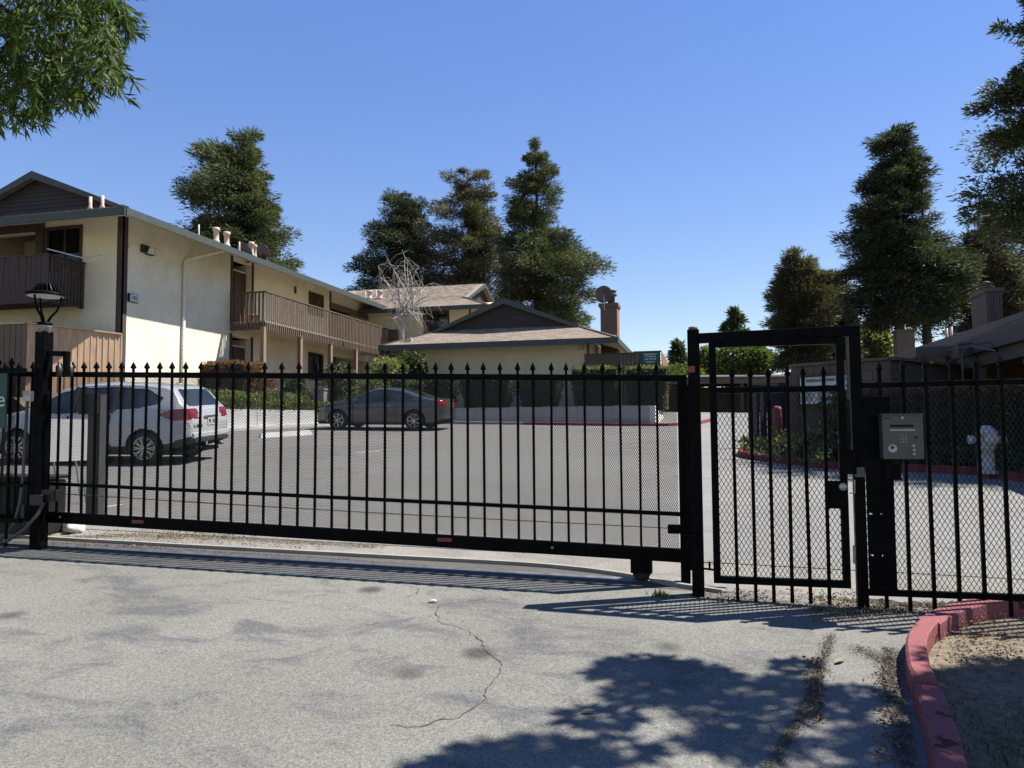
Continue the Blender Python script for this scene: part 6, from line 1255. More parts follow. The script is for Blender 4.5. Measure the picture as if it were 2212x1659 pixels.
tree_from_px('redwood_tree', 44, 1945, 0, [(270, 1938, 1958), (300, 1905, 1998), (360, 1885, 2015), (410, 1862, 2025), (470, 1845, 2022), (540, 1840, 2060), (600, 1838, 2080), (640, 1850, 2070), (700, 1880, 2030)], 'redwood_dark', 'very tall dense redwood with twin trunks right of the walk-in gate', seed=15, nb=180, sprays=760, sp_len=0.28, gap=0.15, trunks=[(0, 0, 1.0), (1.5, 0.3, 0.8)])
tree_from_px('redwood_tree', 48, 1722, 0, [(543, 1716, 1730), (570, 1695, 1755), (610, 1675, 1775), (660, 1665, 1800), (720, 1665, 1810), (780, 1670, 1800)], 'redwood_brown', 'dark rounded redwood directly above the walk-in gate frame', seed=16, nb=110, sprays=700, gap=0.15)
tree_from_px('redwood_tree', 50, 1800, 0, [(590, 1794, 1806), (620, 1765, 1832), (680, 1750, 1845), (740, 1745, 1850), (790, 1750, 1850)], 'redwood_dark', 'lower dark redwood filling the gap left of the tallest one', seed=17, nb=90, sprays=620)
tree_from_px('redwood_tree', 46, 2145, 0, [(438, 2140, 2152), (460, 2110, 2180), (520, 2085, 2205), (580, 2065, 2225), (640, 2055, 2235), (700, 2060, 2235)], 'redwood_brown', 'redwood rising behind the right chimney', seed=18, nb=100, sprays=640, gap=0.25)
tree_from_px('redwood_tree', 24, 2290, 0, [(-160, 2280, 2300), (0, 2235, 2380), (90, 2190, 2420), (150, 2225, 2450), (215, 2135, 2480), (300, 2105, 2480), (340, 2150, 2480), (400, 2092, 2480), (440, 2125, 2480), (475, 2170, 2480)], 'redwood', 'nearest redwood reaching in at the right edge with feathery open branches', seed=19, nb=85, sprays=640, fat=0.85, sp_len=0.18, sp_w=0.05, gap=0.2, droop=0.22, trunk_r=0.3)
conifer('redwood_tree', (15.8, 21.8, zg(15, 21)), 25.0, [(6.0, 4.6, 4.6), (12, 4.8, 4.8), (18, 3.8, 3.8), (23, 1.8, 1.8), (25, 0.4, 0.4)], 'redwood_dark', 'unseen redwood added beyond the carport house to shade the island hedge', seed=22, nb=170, sprays=300, sp_len=0.30, sp_w=0.12, fat=1.5)  # unseen tree, added to throw shade over the hedge and island
tree_from_px('conifer_tree', 75, 1588, 0, [(672, 1585, 1592), (700, 1572, 1604), (740, 1566, 1610), (790, 1562, 1612), (830, 1560, 1612)], 'redwood', 'slim pointed conifer seen through the top of the walk-in gate', seed=20, nb=90, sprays=200, sp_len=0.5, sp_w=0.17, group='distant trees past the carport')
tree_from_px('conifer_tree', 90, 1463, 0, [(740, 1461, 1466), (760, 1452, 1472), (785, 1448, 1478), (810, 1446, 1480)], 'redwood', 'small far conifer just left of the latch post', seed=21, nb=60, sprays=120, sp_len=0.5, sp_w=0.2, group='distant trees past the carport')
def round_tree(name, c, rx, rz, m, label, n=9000, ll=0.3, lw=0.2, seed=1, cat='tree', group=None, base_z=None, trunk=0.2, lumps=14, mt='bark'):
    r = np.random.default_rng(seed); c = Vector(c); bz = zg(c.x, c.y) if base_z is None else base_z; t = empty(name, (c.x, c.y, bz), label, cat, group)
    b = MB(); b.tube([(c.x, c.y, bz - 0.1), (c.x + 0.05, c.y, (bz + c.z) / 2), (c.x, c.y, c.z)], [trunk, trunk * 0.8, trunk * 0.4], 8); b.build('trunk', mt, t)
    P = []; D_ = []
    for k in range(lumps):
        d = unit(r.normal(size=3)); q = np.array(c) + d * np.array([rx, rx, rz]) * (0.35 + 0.4 * r.random()); s = (0.32 + 0.28 * r.random()); m_ = n // lumps
        dd = unit(r.normal(size=(m_, 3))); rad = np.cbrt(r.random((m_, 1))) ** 0.5; P.append(q + dd * rad * np.array([rx, rx, rz]) * s); D_.append(dd + r.normal(0, 0.5, (m_, 3)) + np.array([0, 0, -0.2]))
    P = np.concatenate(P); D_ = np.concatenate(D_); V, Fc = leaves(P, D_, ll * (0.6 + 0.8 * r.random(len(P))), lw * (0.7 + 0.6 * r.random(len(P))), 0.1); V -= np.array((c.x, c.y, bz)); inst(npmesh('crown', V, Fc, m), 'crown', t); return t
q = atD(1605, 785, 62); round_tree('round_tree', q, 2.3, 1.7, 'broadleaf', 'rounded green tree above the far carport', 9000, 0.35, 0.22, 31, group='distant trees past the carport')
for i, (px, py, d, rx, rz, lab) in enumerate(((1530, 790, 95, 2.6, 2.2, 'pale open tree beside the latch post'), (1480, 815, 85, 2.4, 1.2, 'low green tree crown left of the latch post'), (1880, 760, 58, 1.6, 1.8, 'bright yellow-green tree below the twin trunks'), (1440, 812, 75, 1.6, 1.2, 'olive tree crown just right of the unit sign fence'))):
    q = atD(px, py, d); round_tree('round_tree', q, rx, rz, 'broadleaf' if i != 2 else 'hedge_lime', lab, 4500, 0.4, 0.25, 40 + i, group='distant trees past the carport')
# tree over the top left corner: long narrow leaves in hanging tufts
def willow():
    r = np.random.default_rng(5); dist = 6.6; t0 = atD(-420, 900, 7.5); bz = zg(t0.x, t0.y)
    t = empty('street_tree', (t0.x, t0.y, bz), 'leafy green tree with long narrow leaves hanging into the top left corner', 'tree')
    org = Vector((t0.x, t0.y, bz)); b = MB(); b.tube([(t0.x, t0.y, bz - 0.1), (t0.x + 0.1, t0.y, 2.5), (t0.x + 0.3, t0.y + 0.1, 4.5), (t0.x + 0.6, t0.y, 6.4)], [0.22, 0.18, 0.13, 0.06], 10); b.build('trunk', 'bark', t)
    outline = [(-420, -420), (180, -420), (255, -120), (272, 0), (268, 40), (262, 85), (268, 140), (225, 160), (190, 195), (130, 205), (90, 235), (40, 250), (-30, 235), (-150, 255), (-420, 260)]
    P = []; Dd = []; twigs = MB(); cnt = 0; start = Vector((t0.x + 0.3, t0.y + 0.1, 4.6))
    while cnt < 1900:
        px, py = r.uniform(-420, 275), r.uniform(-420, 262)
        if not in_poly((px, py), outline): continue
        dd = dist + r.uniform(-1.5, 1.3); q = atD(px, py, dd); cnt += 1
        tip = Vector((r.normal(0, 0.30), r.normal(0, 0.30), -0.45 + r.normal(0, 0.2))).normalized(); ln = r.uniform(0.14, 0.30)
        twigs.tube([q, q + tip * ln], [0.004, 0.0015], 3, cap=False)
        m_ = 22; u = r.random(m_); base = np.array(q) + np.outer(u, np.array(tip * ln)); P.append(base); Dd.append(np.array(tip) * 0.9 + unit(r.normal(size=(m_, 3))) * 0.85 + np.array([0, 0, -0.15]))
    for k in range(26):
        px, py = r.uniform(-300, 240), r.uniform(-300, 200)
        if in_poly((px, py), outline): q = atD(px, py, dist + r.uniform(-.8, .8)); mid_ = start.lerp(q, 0.5) + Vector((0, 0, 0.35)); twigs.tube([start, mid_, q], [0.035, 0.018, 0.005], 5, cap=False)
    P = np.concatenate(P); Dd = np.concatenate(Dd); n = len(P); V, Fc = leaves(P, Dd, 0.085 + 0.06 * r.random(n), 0.015 + 0.008 * r.random(n), 0.04); V -= np.array(org)
    inst(npmesh('crown', V, Fc, 'willow_leaf'), 'crown', t); twigs.build('twigs', 'bark', t)
willow()
# tree out of frame to the right that throws the dappled shade over the apron
def shade_tree():
    r = np.random.default_rng(8); base = Vector((4.9, 1.9, zg(4.9, 1.9)))
    t = empty('street_tree', base, 'leafy tree beside the kerb whose dappled shade falls across the lower right pavement', 'tree')
    b = MB(); b.tube([base - Vector((0, 0, 0.1)), base + Vector((0.05, 0, 2.2)), base + Vector((-0.1, 0.1, 4.2)), base + Vector((-0.4, 0, 5.6))], [0.20, 0.16, 0.11, 0.05], 10); b.build('trunk', 'bark', t)
    k_ = 1 / tan(SUN_EL); sx_, sy_ = SUN_DIR.x / cos(SUN_EL) * k_, SUN_DIR.y / cos(SUN_EL) * k_
    P = []; D_ = []; lim = MB(); spots = []
    pts = [(1345, 1450, .30), (1400, 1440, .34), (1470, 1450, .34), (1520, 1462, .28), (1310, 1500, .24), (1380, 1500, .26), (1450, 1500, .24), (1300, 1550, .24), (1350, 1560, .22), (1545, 1530, .30), (1600, 1500, .26), (1640, 1545, .30), (1490, 1590, .22), (1560, 1600, .26), (1640, 1610, .28), (1690, 1480, .20), (1720, 1440, .16), (1250, 1590, .2), (1330, 1620, .26), (1430, 1640, .26), (1180, 1620, .26), (1090, 1630, .24), (1010, 1640, .22), (1250, 1660, .3), (1540, 1660, .3), (1080, 1690, .34), (1200, 1700, .34), (1350, 1700, .3), (1500, 1720, .3), (1650, 1700, .3), (930, 1690, .3),
           (1750, 1490, .2), (1800, 1530, .22), (1860, 1500, .2), (1900, 1540, .24), (1860, 1600, .26), (1800, 1640, .26), (1920, 1640, .28), (1960, 1590, .22), (2000, 1530, .2), (2080, 1470, .2), (2150, 1440, .2), (2050, 1590, .26), (2120, 1540, .26), (2190, 1500, .28), (2120, 1640, .28), (2200, 1600, .3), (2240, 1450, .22), (1720, 1560, .2), (1745, 1640, .24), (2000, 1690, .3), (1850, 1700, .3)] + [(x_, y_, .30) for y_ in (1475, 1520, 1570, 1620, 1670) for x_ in range(2060 + (y_ - 1475) // 3, 2420, 62)]
    for i, (px, py, rad) in enumerate(pts):
        if (py > 1480 and r.random() < 0.30): continue
        g_ = G(px, py); h = 4.3 + 2.2 * r.random(); c = np.array([g_.x + sx_ * h, g_.y + sy_ * h, g_.z + h]); m_ = int(560 * rad)
        dd = unit(r.normal(size=(m_, 3))); rr = np.cbrt(r.random((m_, 1))); P.append(c + dd * rr * rad * 0.50 * np.array([1.25, 0.9, 0.8])); D_.append(dd + r.normal(0, .6, (m_, 3)))
        lim.tube([base + Vector((-0.1, 0.1, 3.6)), (Vector(c) + base + Vector((0, 0, 4.2))) / 2 + Vector((0, 0, 0.3)), Vector(c)], [0.045, 0.022, 0.006], 4, cap=False)
    P = np.concatenate(P); D_ = np.concatenate(D_); n = len(P); V, Fc = leaves(P, D_, 0.09 + 0.05 * r.random(n), 0.045 + 0.02 * r.random(n), 0.05); V -= np.array(base)
    inst(npmesh('crown', V, Fc, 'broadleaf'), 'crown', t); lim.build('limbs', 'bark', t)
shade_tree()
# clipped hedges: leafy shells with a dark heart
def hedge(x0, x1, y0, y1, z0, z1, m, label, group, leaf=0.07, dens=420, topm=None, taper=0.12, seed=0, rnd=0.25, top_only=None):
    r = np.random.default_rng(seed); base = ((x0 + x1) / 2, (y0 + y1) / 2, z0); t = empty('hedge', base, label, 'hedge', group); cx, cy = base[0], base[1]; hx, hy = (x1 - x0) / 2, (y1 - y0) / 2; h = z1 - z0
    def shape(u, v, w): # u,v in -1..1, w 0..1 rounded box that flares upward
        k = 1 - taper * (1 - w); c = 1 - rnd * max(0.0, (w - 0.75) / 0.25) ** 2 * 0.5; return k * c
    def sample(n, side):
        if side: a = r.random(n) * 4; s_ = a.astype(int); f = (a - s_) * 2 - 1; u = np.where(s_ == 0, f, np.where(s_ == 1, 1, np.where(s_ == 2, -f, -1))); v = np.where(s_ == 0, -1, np.where(s_ == 1, f, np.where(s_ == 2, 1, -f))); w = r.random(n)
        else: u = r.uniform(-1, 1, n); v = r.uniform(-1, 1, n); w = np.full(n, 1.0)
        k = (1 - taper * (1 - w)) * (1 - rnd * 0.5 * np.clip((w - 0.75) / 0.25, 0, 1) ** 2); sup = (np.abs(u) ** 4 + np.abs(v) ** 4) ** 0.25; sup = np.where(sup > 1, sup, 1)
        wob = 1 + 0.05 * np.sin(u * 7 + w * 5 + seed) + 0.04 * np.sin(v * 9 - w * 8)
        p = np.stack([cx + u / sup * hx * k * wob, cy + v / sup * hy * k * wob, z0 + h * w * (1 - (0 if side else 1) * 0.10 * np.maximum(np.abs(u), np.abs(v)) ** 4)], 1); return p + r.normal(0, 0.035, p.shape)
    area_s = 2 * (x1 - x0 + y1 - y0) * h; area_t = (x1 - x0) * (y1 - y0)
    for nm, n, sd, mm in (('foliage', int(area_s * dens), True, m), ('top_growth', int(area_t * dens * 1.5), False, topm or m)):
        P = sample(n, sd) - np.array(base); D_ = r.normal(0, 1, (n, 3)) + (np.array([0, 0, 0.4]) if sd else np.array([0, 0, 1.6])); V, Fc = leaves(P, D_, leaf * (0.6 + 0.8 * r.random(n)), leaf * 0.55, 0.1); inst(npmesh(nm, V, Fc, mm), nm, t)
    b = MB(); k0 = 1 - taper; q = 0.93; b.hexa([(cx - hx * k0 * q, cy - hy * k0 * q, z0), (cx + hx * k0 * q, cy - hy * k0 * q, z0), (cx + hx * k0 * q, cy + hy * k0 * q, z0), (cx - hx * k0 * q, cy + hy * k0 * q, z0), (cx - hx * 0.86, cy - hy * .86, z1 - 0.09), (cx + hx * .86, cy - hy * .86, z1 - 0.09), (cx + hx * .86, cy + hy * .86, z1 - 0.09), (cx - hx * .86, cy + hy * .86, z1 - 0.09)]); b.build('core_fill', 'dark_core', t)  # solid near-black block filling the inside of the leaf shell
    return t
def hedge_px(fl, fr, ft, fb, y, depth, m, label, group, **kw):
    a = atY(*fl, y); c = atY(*fr, y); zt = atY(*ft, y).z; zb = atY(*fb, y).z; return hedge(a.x, c.x, y, y + depth, zb, zt, m, label, group, **kw)
HG = 'clipped hedges in front of the middle house'; HY = 27.95
hedge_px(c3(1483, 900), c3(1868, 900), c3(1650, 862), c3(1650, 1175), HY, 1.3, 'hedge_green', 'tall boxy hedge with a lime top at the right end of the middle house', HG, topm='hedge_lime', seed=1, taper=0.3)
hedge_px(c3(1893, 900), c3(2235, 900), c3(2050, 857), c3(2050, 1180), HY, 1.5, 'hedge_green', 'tallest boxy hedge with a lime top under the green unit sign', HG, topm='hedge_lime', seed=2, taper=0.3)
hedge_px(c3(1090, 960), c3(1425, 960), c3(1250, 932), c3(1250, 1165), HY, 1.2, 'hedge_green', 'clipped hedge third from the right, just left of a bare wall gap', HG, topm='hedge_lime', seed=3, taper=0.25)
hedge_px(c3(655, 960), c3(1070, 960), c3(850, 936), c3(850, 1160), HY, 1.2, 'hedge_green', 'wide clipped hedge in front of the middle house, behind the coupe tail', HG, topm='hedge_lime', seed=4, taper=0.25)
hedge_px(c3(400, 960), c3(630, 960), c3(500, 938), c3(500, 1160), HY, 1.0, 'hedge_green', 'clipped hedge above the coupe roof at the left end of the middle house', HG, topm='hedge_lime', seed=5, taper=0.2)
hedge_px(c3(25, 980), c3(265, 980), c3(150, 950), c3(150, 1120), 27.6, 0.8, 'hedge_green', 'low trimmed hedge between the left house balcony and the coupe', HG, topm='hedge_lime', seed=6)
hedge_px(c3(300, 1000), c3(400, 1000), c3(350, 975), c3(350, 1100), 27.5, 0.7, 'hedge_green', 'small low hedge lump above the coupe roof', HG, topm='hedge_lime', seed=7)
a = c1(1245, 1560); c = c1(1760, 1560)
hedge_px(a, c, c1(1500, 1508), c1(1500, 1720), 24.9, 1.5, 'hedge_rust', 'rust-topped clipped hedge above the roof of the white car', None, topm='hedge_rust', seed=8, leaf=0.08)
q = atY(*c3(160, 870), 28.5); round_tree('bush', (q.x, q.y, q.z - 0.1), 0.95, 0.55, 'hedge_lime', 'light green rounded bush left of the middle house', 3500, 0.10, 0.06, 51, 'bush', base_z=2.6, trunk=0.05)
q = atY(*c3(330, 850), 29.5); round_tree('bush', (q.x, q.y, q.z - 0.1), 0.7, 0.7, 'hedge_green', 'dark leafy bush under the left eave of the middle house', 2500, 0.12, 0.08, 52, 'bush', base_z=2.6, trunk=0.05)
for i, (px, py, rx, rz, m_, lab) in enumerate(((548, 835, .9, .6, 'hedge_rust', 'reddish bush against the left house wall behind the gate'), (640, 842, .5, .5, 'hedge_green', 'small round shrub below the first balcony post'), (735, 830, .7, .8, 'hedge_green', 'loose green shrub in front of the lower windows'), (800, 838, .8, .6, 'hedge_lime', 'yellow-green shrub below the long balcony'))):
    q = atY(px, py, 26.6); round_tree('bush', q, rx, rz, m_, lab, 2600, 0.10, 0.06, 60 + i, 'bush', base_z=2.1, trunk=0.04)
# right-hand hedge behind the keypad, rust-topped
a = atY(*c7(200, 400), 15.4); c = atY(*c7(1700, 400), 15.4); hedge(a.x, c.x + 1.5, 16.1, 17.4, zg(4, 15.5), atY(*c7(600, 395), 16.1).z, 'hedge_green', 'long dark hedge with rust-coloured new growth behind the right fence', None, topm='hedge_rust', seed=9, leaf=0.085, dens=300, taper=0.0)
# ground cover on the left bed, ivy on the island
def cover(name, fn, n, m, label, leaf=0.08, seed=1, h=0.12, kind='stuff'):
    r = np.random.default_rng(seed); P = fn(r, n); D_ = r.normal(0, 1, (len(P), 3)) + np.array([0, 0, 1.2]); P = P + np.stack([np.zeros(len(P)), np.zeros(len(P)), r.random(len(P)) * h], 1)
    V, Fc = leaves(P, D_, leaf * (0.6 + 0.8 * r.random(len(P))), leaf * 0.6, 0.1); o = inst(npmesh(name, V, Fc, m), name); tag(o, label, None, None, kind); return o
def bedfn(r, n):
    t = r.uniform(-3.2, 5.5, n); v = r.random(n) ** 1.2 * 2.6; x = -13.5 - 0.48 * t - 0.877 * v; y = 24.9 - 0.877 * t + 0.48 * v
    return np.stack([x, y, zcov - 0.02 + 0.26 * np.minimum(v, 1.4) + 0.05 * np.sin(t * 3)], 1)
cover('ground_cover', bedfn, 30000, 'hedge_lime', 'yellow-green ground cover spilling over the white retaining wall', 0.085, 3, 0.30)
ip = [(x, y) for x, y in isl] + [(8, 19), (2.5, 19.5)]
def ivyfn(r, n):
    x = r.uniform(0.5, 8.5, n * 3); y = r.uniform(12.2, 18.6, n * 3); keep = np.array([in_poly((a, b_ - 0.15), ip) and (a > 2.0 or b_ > 99) for a, b_ in zip(x, y)]); x, y = x[keep][:n], y[keep][:n]
    return np.stack([x, y, np.array([zg(a, b_) for a, b_ in zip(x, y)]) + 0.08], 1)
cover('ivy', ivyfn, 26000, 'ivy', 'dark ivy filling the planted island', 0.09, 4, 0.28)
def weedfn(r, n):
    x = r.uniform(0.7, 2.6, n * 3); y = r.uniform(14.2, 17.8, n * 3); keep = np.array([in_poly((a, b_ - 0.1), ip) for a, b_ in zip(x, y)]) & (r.random(n * 3) < 0.6); x, y = x[keep][:n], y[keep][:n]
    return np.stack([x, y, np.array([zg(a, b_) for a, b_ in zip(x, y)]) + 0.08], 1)
cover('weeds', weedfn, 1800, 'hedge_green', 'pale weeds at the kerbed tip of the island', 0.10, 5, 0.25)
# leggy plants on the island
def stems(px, py, y, hh, n, label, m='hedge_lime', seed=0):
    r = np.random.default_rng(seed); q = atY(px, py, y); z0 = zg(q.x, y) + 0.08; t = empty('leafy_plant', (q.x, y, z0), label, 'plant', 'leggy plants on the island'); b = MB(); P = []; D_ = []
    for k in range(n):
        dx, dy = r.normal(0, 0.16, 2); tip = Vector((q.x + dx * 2.2, y + dy * 2.2, z0 + hh * (0.6 + 0.4 * r.random()))); s0 = Vector((q.x + dx * 0.4, y + dy * 0.4, z0)); b.tube([s0, s0.lerp(tip, .5) + Vector((0, 0, .05)), tip], [0.008, 0.006, 0.003], 4, cap=False)
        for j in range(26): u = r.random() ** 0.7; P.append(np.array(s0.lerp(tip, u)) + r.normal(0, 0.03, 3)); D_.append(r.normal(0, 1, 3) + [0, 0, 0.5])
    b.build('stem', 'bark', t); V, Fc = leaves(np.array(P), np.array(D_), 0.10, 0.05, 0.1); inst(npmesh('foliage', V - np.array((q.x, y, z0)), Fc, m), 'foliage', t)
stems(*c6(760, 700), 15.8, 0.55, 9, 'bushy pale plant below the bollard', seed=1); stems(*c6(905, 700), 16.2, 0.75, 5, 'tall arching yellow-green plant under the directory board', seed=2); stems(*c6(600, 700), 16.2, 0.5, 3, 'thin grey-green plant at the tip of the island', 'ivy', seed=3); stems(*c6(830, 770), 15.0, 0.35, 8, 'low spreading pale plant behind the kerb', seed=4)
# bare pale tree before the rear wing
def bare_tree():
    r = random.Random(21); d = 36.0; q = atD(868, 735, d); base = Vector((q.x, q.y, 2.6)); t = empty('bare_tree', base, 'bare pale pollarded tree with whip-like twigs between the two houses', 'tree'); b = MB(); tw = MB()
    k0 = atD(868, 700, d); b.tube([base, atD(866, 800, d), atD(868, 740, d), atD(866, 705, d), atD(872, 690, d)], [0.17, 0.15, 0.12, 0.16, 0.14], 9)
    knobs = [atD(*p, d + o) for p, o in (((862, 690), 0), ((880, 686), 0.2), ((892, 672), -0.2), ((868, 672), 0.3))]
    for kn in knobs: b.tube([atD(868, 700, d), kn], [0.14, 0.11], 7)
    b.build('trunk', 'pale_bark', t)
    tips = [(815, 575), (820, 600), (835, 560), (850, 575), (862, 600), (872, 545), (885, 585), (895, 610), (905, 575), (915, 600), (925, 625), (940, 612), (955, 630), (835, 640), (825, 620), (905, 650), (930, 650), (880, 560), (845, 620), (900, 695), (850, 690), (915, 680)]
    for i, (x, y) in enumerate(tips):
        kn = knobs[i % 4]; tip = atD(x, y, d + r.uniform(-1.5, 1.5)); mid_ = kn.lerp(tip, 0.55) + Vector((0, 0, (tip - kn).length * 0.24)); pts = [kn]; n = 7
        for j in range(1, n): u = j / (n - 1); pts.append(kn.lerp(mid_, u).lerp(mid_.lerp(tip, u), u) + Vector((r.uniform(-.04, .04),) * 3))
        tw.tube(pts, [0.026 * (1 - j / n) + 0.008 for j in range(n)], 5, cap=False)
        for j in range(2, n):
            for s in range(3):
                e = pts[j] + Vector((r.uniform(-.6, .6), r.uniform(-.5, .5), r.uniform(-.9, .2))); tw.tube([pts[j], pts[j].lerp(e, .5) + Vector((0, 0, .12)), e], [0.008, 0.006, 0.004], 3, cap=False)
    tw.build('branches', 'pale_bark', t)
bare_tree()
# ------------------------------------------------------------------ small things
# hydrant
q = atY(*c7(1040, 845), 14.2); hx, hy = q.x, 14.2; hz = zg(hx, hy) + 0.07; hr = empty('fire_hydrant', (hx, hy, hz), 'white fire hydrant in front of the dark hedge on the right', 'hydrant'); zt = atY(*c7(1040, 600), hy).z; hh = zt - hz
b = MB(); b.lathe([(0.15, 0), (0.15, 0.04), (0.105, 0.06), (0.10, hh * 0.5), (0.13, hh * 0.52), (0.13, hh * 0.56), (0.115, hh * 0.58), (0.125, hh * 0.8), (0.16, hh * 0.82), (0.16, hh * 0.86), (0.13, hh * 0.9), (0.08, hh * 0.98), (0.01, hh)], (hx, hy, hz), 22); b.build('barrel', 'hydrant_paint', hr)
for sx, r_ in ((-1, 0.075), (1, 0.075)):
    b = MB(); b.lathe([(0.06, 0), (0.06, sx * 0.10), (r_, sx * 0.11), (r_, sx * 0.17), (0.03, sx * 0.19)], (hx + sx * 0.10, hy, hz + hh * 0.70), 14, 'x'); b.build('side_outlet', 'hydrant_paint', hr)
b = MB(); b.lathe([(0.09, 0), (0.09, -0.12), (0.11, -0.13), (0.11, -0.18), (0.03, -0.20)], (hx, hy - 0.08, hz + hh * 0.72), 16, 'y'); b.build('front_outlet', 'hydrant_paint', hr)
# white board on stakes and the grey pedestal behind the left end of the gate
WY = 8.2; a = atY(110, 905, WY); c = atY(190, 998, WY); wb = empty('white_board', (a.x, WY, c.z), 'blank white board on thin stakes behind the left end of the gate', 'board')
dr_ = Vector((0.30, 0.954, 0)); q0_ = (a.x, WY); q1_ = (a.x + dr_.x, WY + dr_.y); pr_ = atP(190, 905, q0_, q1_); pb2 = atP(190, 998, q0_, q1_); nn_ = Vector((0.954, -0.30, 0)) * 0.02; A0 = Vector((a.x, WY, 0)) - dr_ * 0.1; B0 = Vector((pr_.x, pr_.y, 0))
b = MB(); b.hexa([(v.x, v.y, c.z) for v in (A0, B0, B0 - nn_, A0 - nn_)] + [(v.x, v.y, a.z) for v in (A0, B0, B0 - nn_, A0 - nn_)]); b.build('panel', 'sign_white', wb)
for v in (A0 + dr_ * 0.15, B0 - dr_ * 0.08, B0 - dr_ * 0.15): b = MB(); b.tube([(v.x, v.y, c.z), (v.x + 0.05, v.y + 0.06, zg(v.x, v.y))], 0.012, 6); b.build('stake', 'galvanised', wb)
PY2 = 7.75; a = atY(188, 852, PY2); c = atY(211, 1112, PY2); pd = empty('card_pedestal', (c.x, PY2, zg(c.x, PY2)), 'dark grey card reader pedestal with a small dark box on top', 'pedestal')
b = MB(); b.box(a.x + 0.02, c.x, PY2, PY2 + 0.10, zg(c.x, PY2) - 0.03, a.z); b.build('pedestal_tube', 'grey_pipe', pd)
b = MB(); b.box(a.x - 0.05, c.x - 0.005, PY2 - 0.08, PY2 - 0.005, a.z - 0.24, a.z + 0.01); b.build('reader_box', 'black_plastic', pd, bevel=0.008)
q = G(120, 1150); b = MB(); b.box(q.x - 0.25, q.x + 0.2, q.y + 0.05, q.y + 0.2, zg(q.x, q.y) - 0.02, zg(q.x, q.y) + 0.16); tag(b.build('concrete_block', 'white_wall', at=(q.x, q.y, zg(q.x, q.y)), bevel=0.01), 'low white concrete block beside the left gate post', 'block')
q = G(160, 1150); r = random.Random(4); b = MB(); pr = []
b.lathe([(0.03, 0), (0.07, 0.01), (0.09, 0.04), (0.06, 0.09), (0.02, 0.11), (0.03, 0.13)], (q.x, q.y, zg(q.x, q.y)), 11); b.v = [(p[0] + r.uniform(-.03, .03), p[1] + r.uniform(-.03, .03), p[2] + r.uniform(-.01, .01)) for p in b.v]
tag(b.build('plastic_bag', 'plastic_bag', at=tuple(q)), 'crumpled white plastic bag on the ground left of the gate reflector', 'bag')
# utility pedestal in the left bed
q = atY(690, 850, 25.6); b = MB(); b.box(q.x - 0.18, q.x + 0.18, 25.6, 25.95, 2.2, 2.65); b.box(q.x - 0.24, q.x + 0.20, 25.55, 25.95, 2.65, 3.1); b.box(q.x - 0.27, q.x + 0.23, 25.5, 26.0, 3.1, 3.16); tag(b.build('utility_cabinet', 'cement', at=(q.x, 25.6, 2.2)), 'small grey utility cabinet standing in the ground cover', 'cabinet')
# overhead wires
wr = empty('power_line', (0, 95, 10), 'thin overhead wires crossing the sky behind the walk-in gate', 'wire')
for (y0, y1) in ((766, 742), (772, 752), (778, 757), (806, 795)):
    a = atD(1330, y0, 95); c = atD(1720, y1, 95); b = MB(); b.tube([a.lerp(c, i / 8) - Vector((0, 0, 0.5 * sin(pi * i / 8))) for i in range(9)], 0.028, 4); b.build('wire', 'black_plastic', wr)
q = atD(1632, 748, 70); b = MB(); g0 = zg(q.x, q.y); b.tube([(q.x - 3.0, q.y, g0), (q.x - 3.0, q.y, q.z - 0.1), (q.x - 2.7, q.y, q.z + 0.25), (q.x - 0.3, q.y, q.z)], 0.07, 6); b.box(q.x - 0.35, q.x + 0.3, q.y - .15, q.y + .15, q.z - 0.2, q.z); tag(b.build('street_light', 'grey_trim', at=(q.x - 3, q.y, g0)), 'far cobra-head street light seen through the walk-in gate frame', 'street light')
# weeds, grass tufts, dead leaves, litter
def tuft(p, n, h, m, spread=0.06, seed=0, w=0.006, dz=0.0):
    r = np.random.default_rng(seed); P = np.stack([p[0] + r.normal(0, spread, n), p[1] + r.normal(0, spread, n), np.full(n, p[2] + dz)], 1); D_ = r.normal(0, 0.6, (n, 3)) + np.array([0, 0, 1.0]); return leaves(P, D_, h * (0.4 + 0.8 * r.random(n)), w * (0.7 + 0.6 * r.random(n)), 0.12)
def scatter_tufts(name, spots, m, label, seed=0, w=0.005, hh=0.04, n=26, spread=0.045):
    Vs = []
    for i, (px, py) in enumerate(spots):
        g_ = G(px, py); Vs.append(tuft((g_.x, g_.y, g_.z), n, hh, m, spread, seed + i, w))
    V, Fc = join_np(Vs); o = inst(npmesh(name, V, Fc, m), name); tag(o, label, None, None, 'stuff')
rr = random.Random(2)
scatter_tufts('dry_grass', [(rr.uniform(240, 520), rr.uniform(1148, 1166)) for _ in range(34)] + [(rr.uniform(1870, 2212), rr.uniform(1308, 1322)) for _ in range(36)] + [(rr.uniform(1770, 1860), rr.uniform(1290, 1330)) for _ in range(16)] + [(1775 - (y_ - 1440) * 0.35 + rr.uniform(-6, 6), y_) for y_ in [rr.uniform(1440, 1500) for _ in range(3)]] + [(rr.uniform(1900, 1930), rr.uniform(1440, 1500)) for _ in range(3)], 'dry_grass', 'dry yellow grass along the gate line and in the pavement seam', 1)
scatter_tufts('weeds', [(1425, 1285), (1430, 1288), (1422, 1290), (1560, 1300), (1440, 1292), (100, 1160), (60, 1158), (70, 1150), (1500, 1310), (1300, 1345)][:8], 'hedge_lime', 'small green weeds by the gate posts', 50, 0.010, 0.045, 26, 0.03)
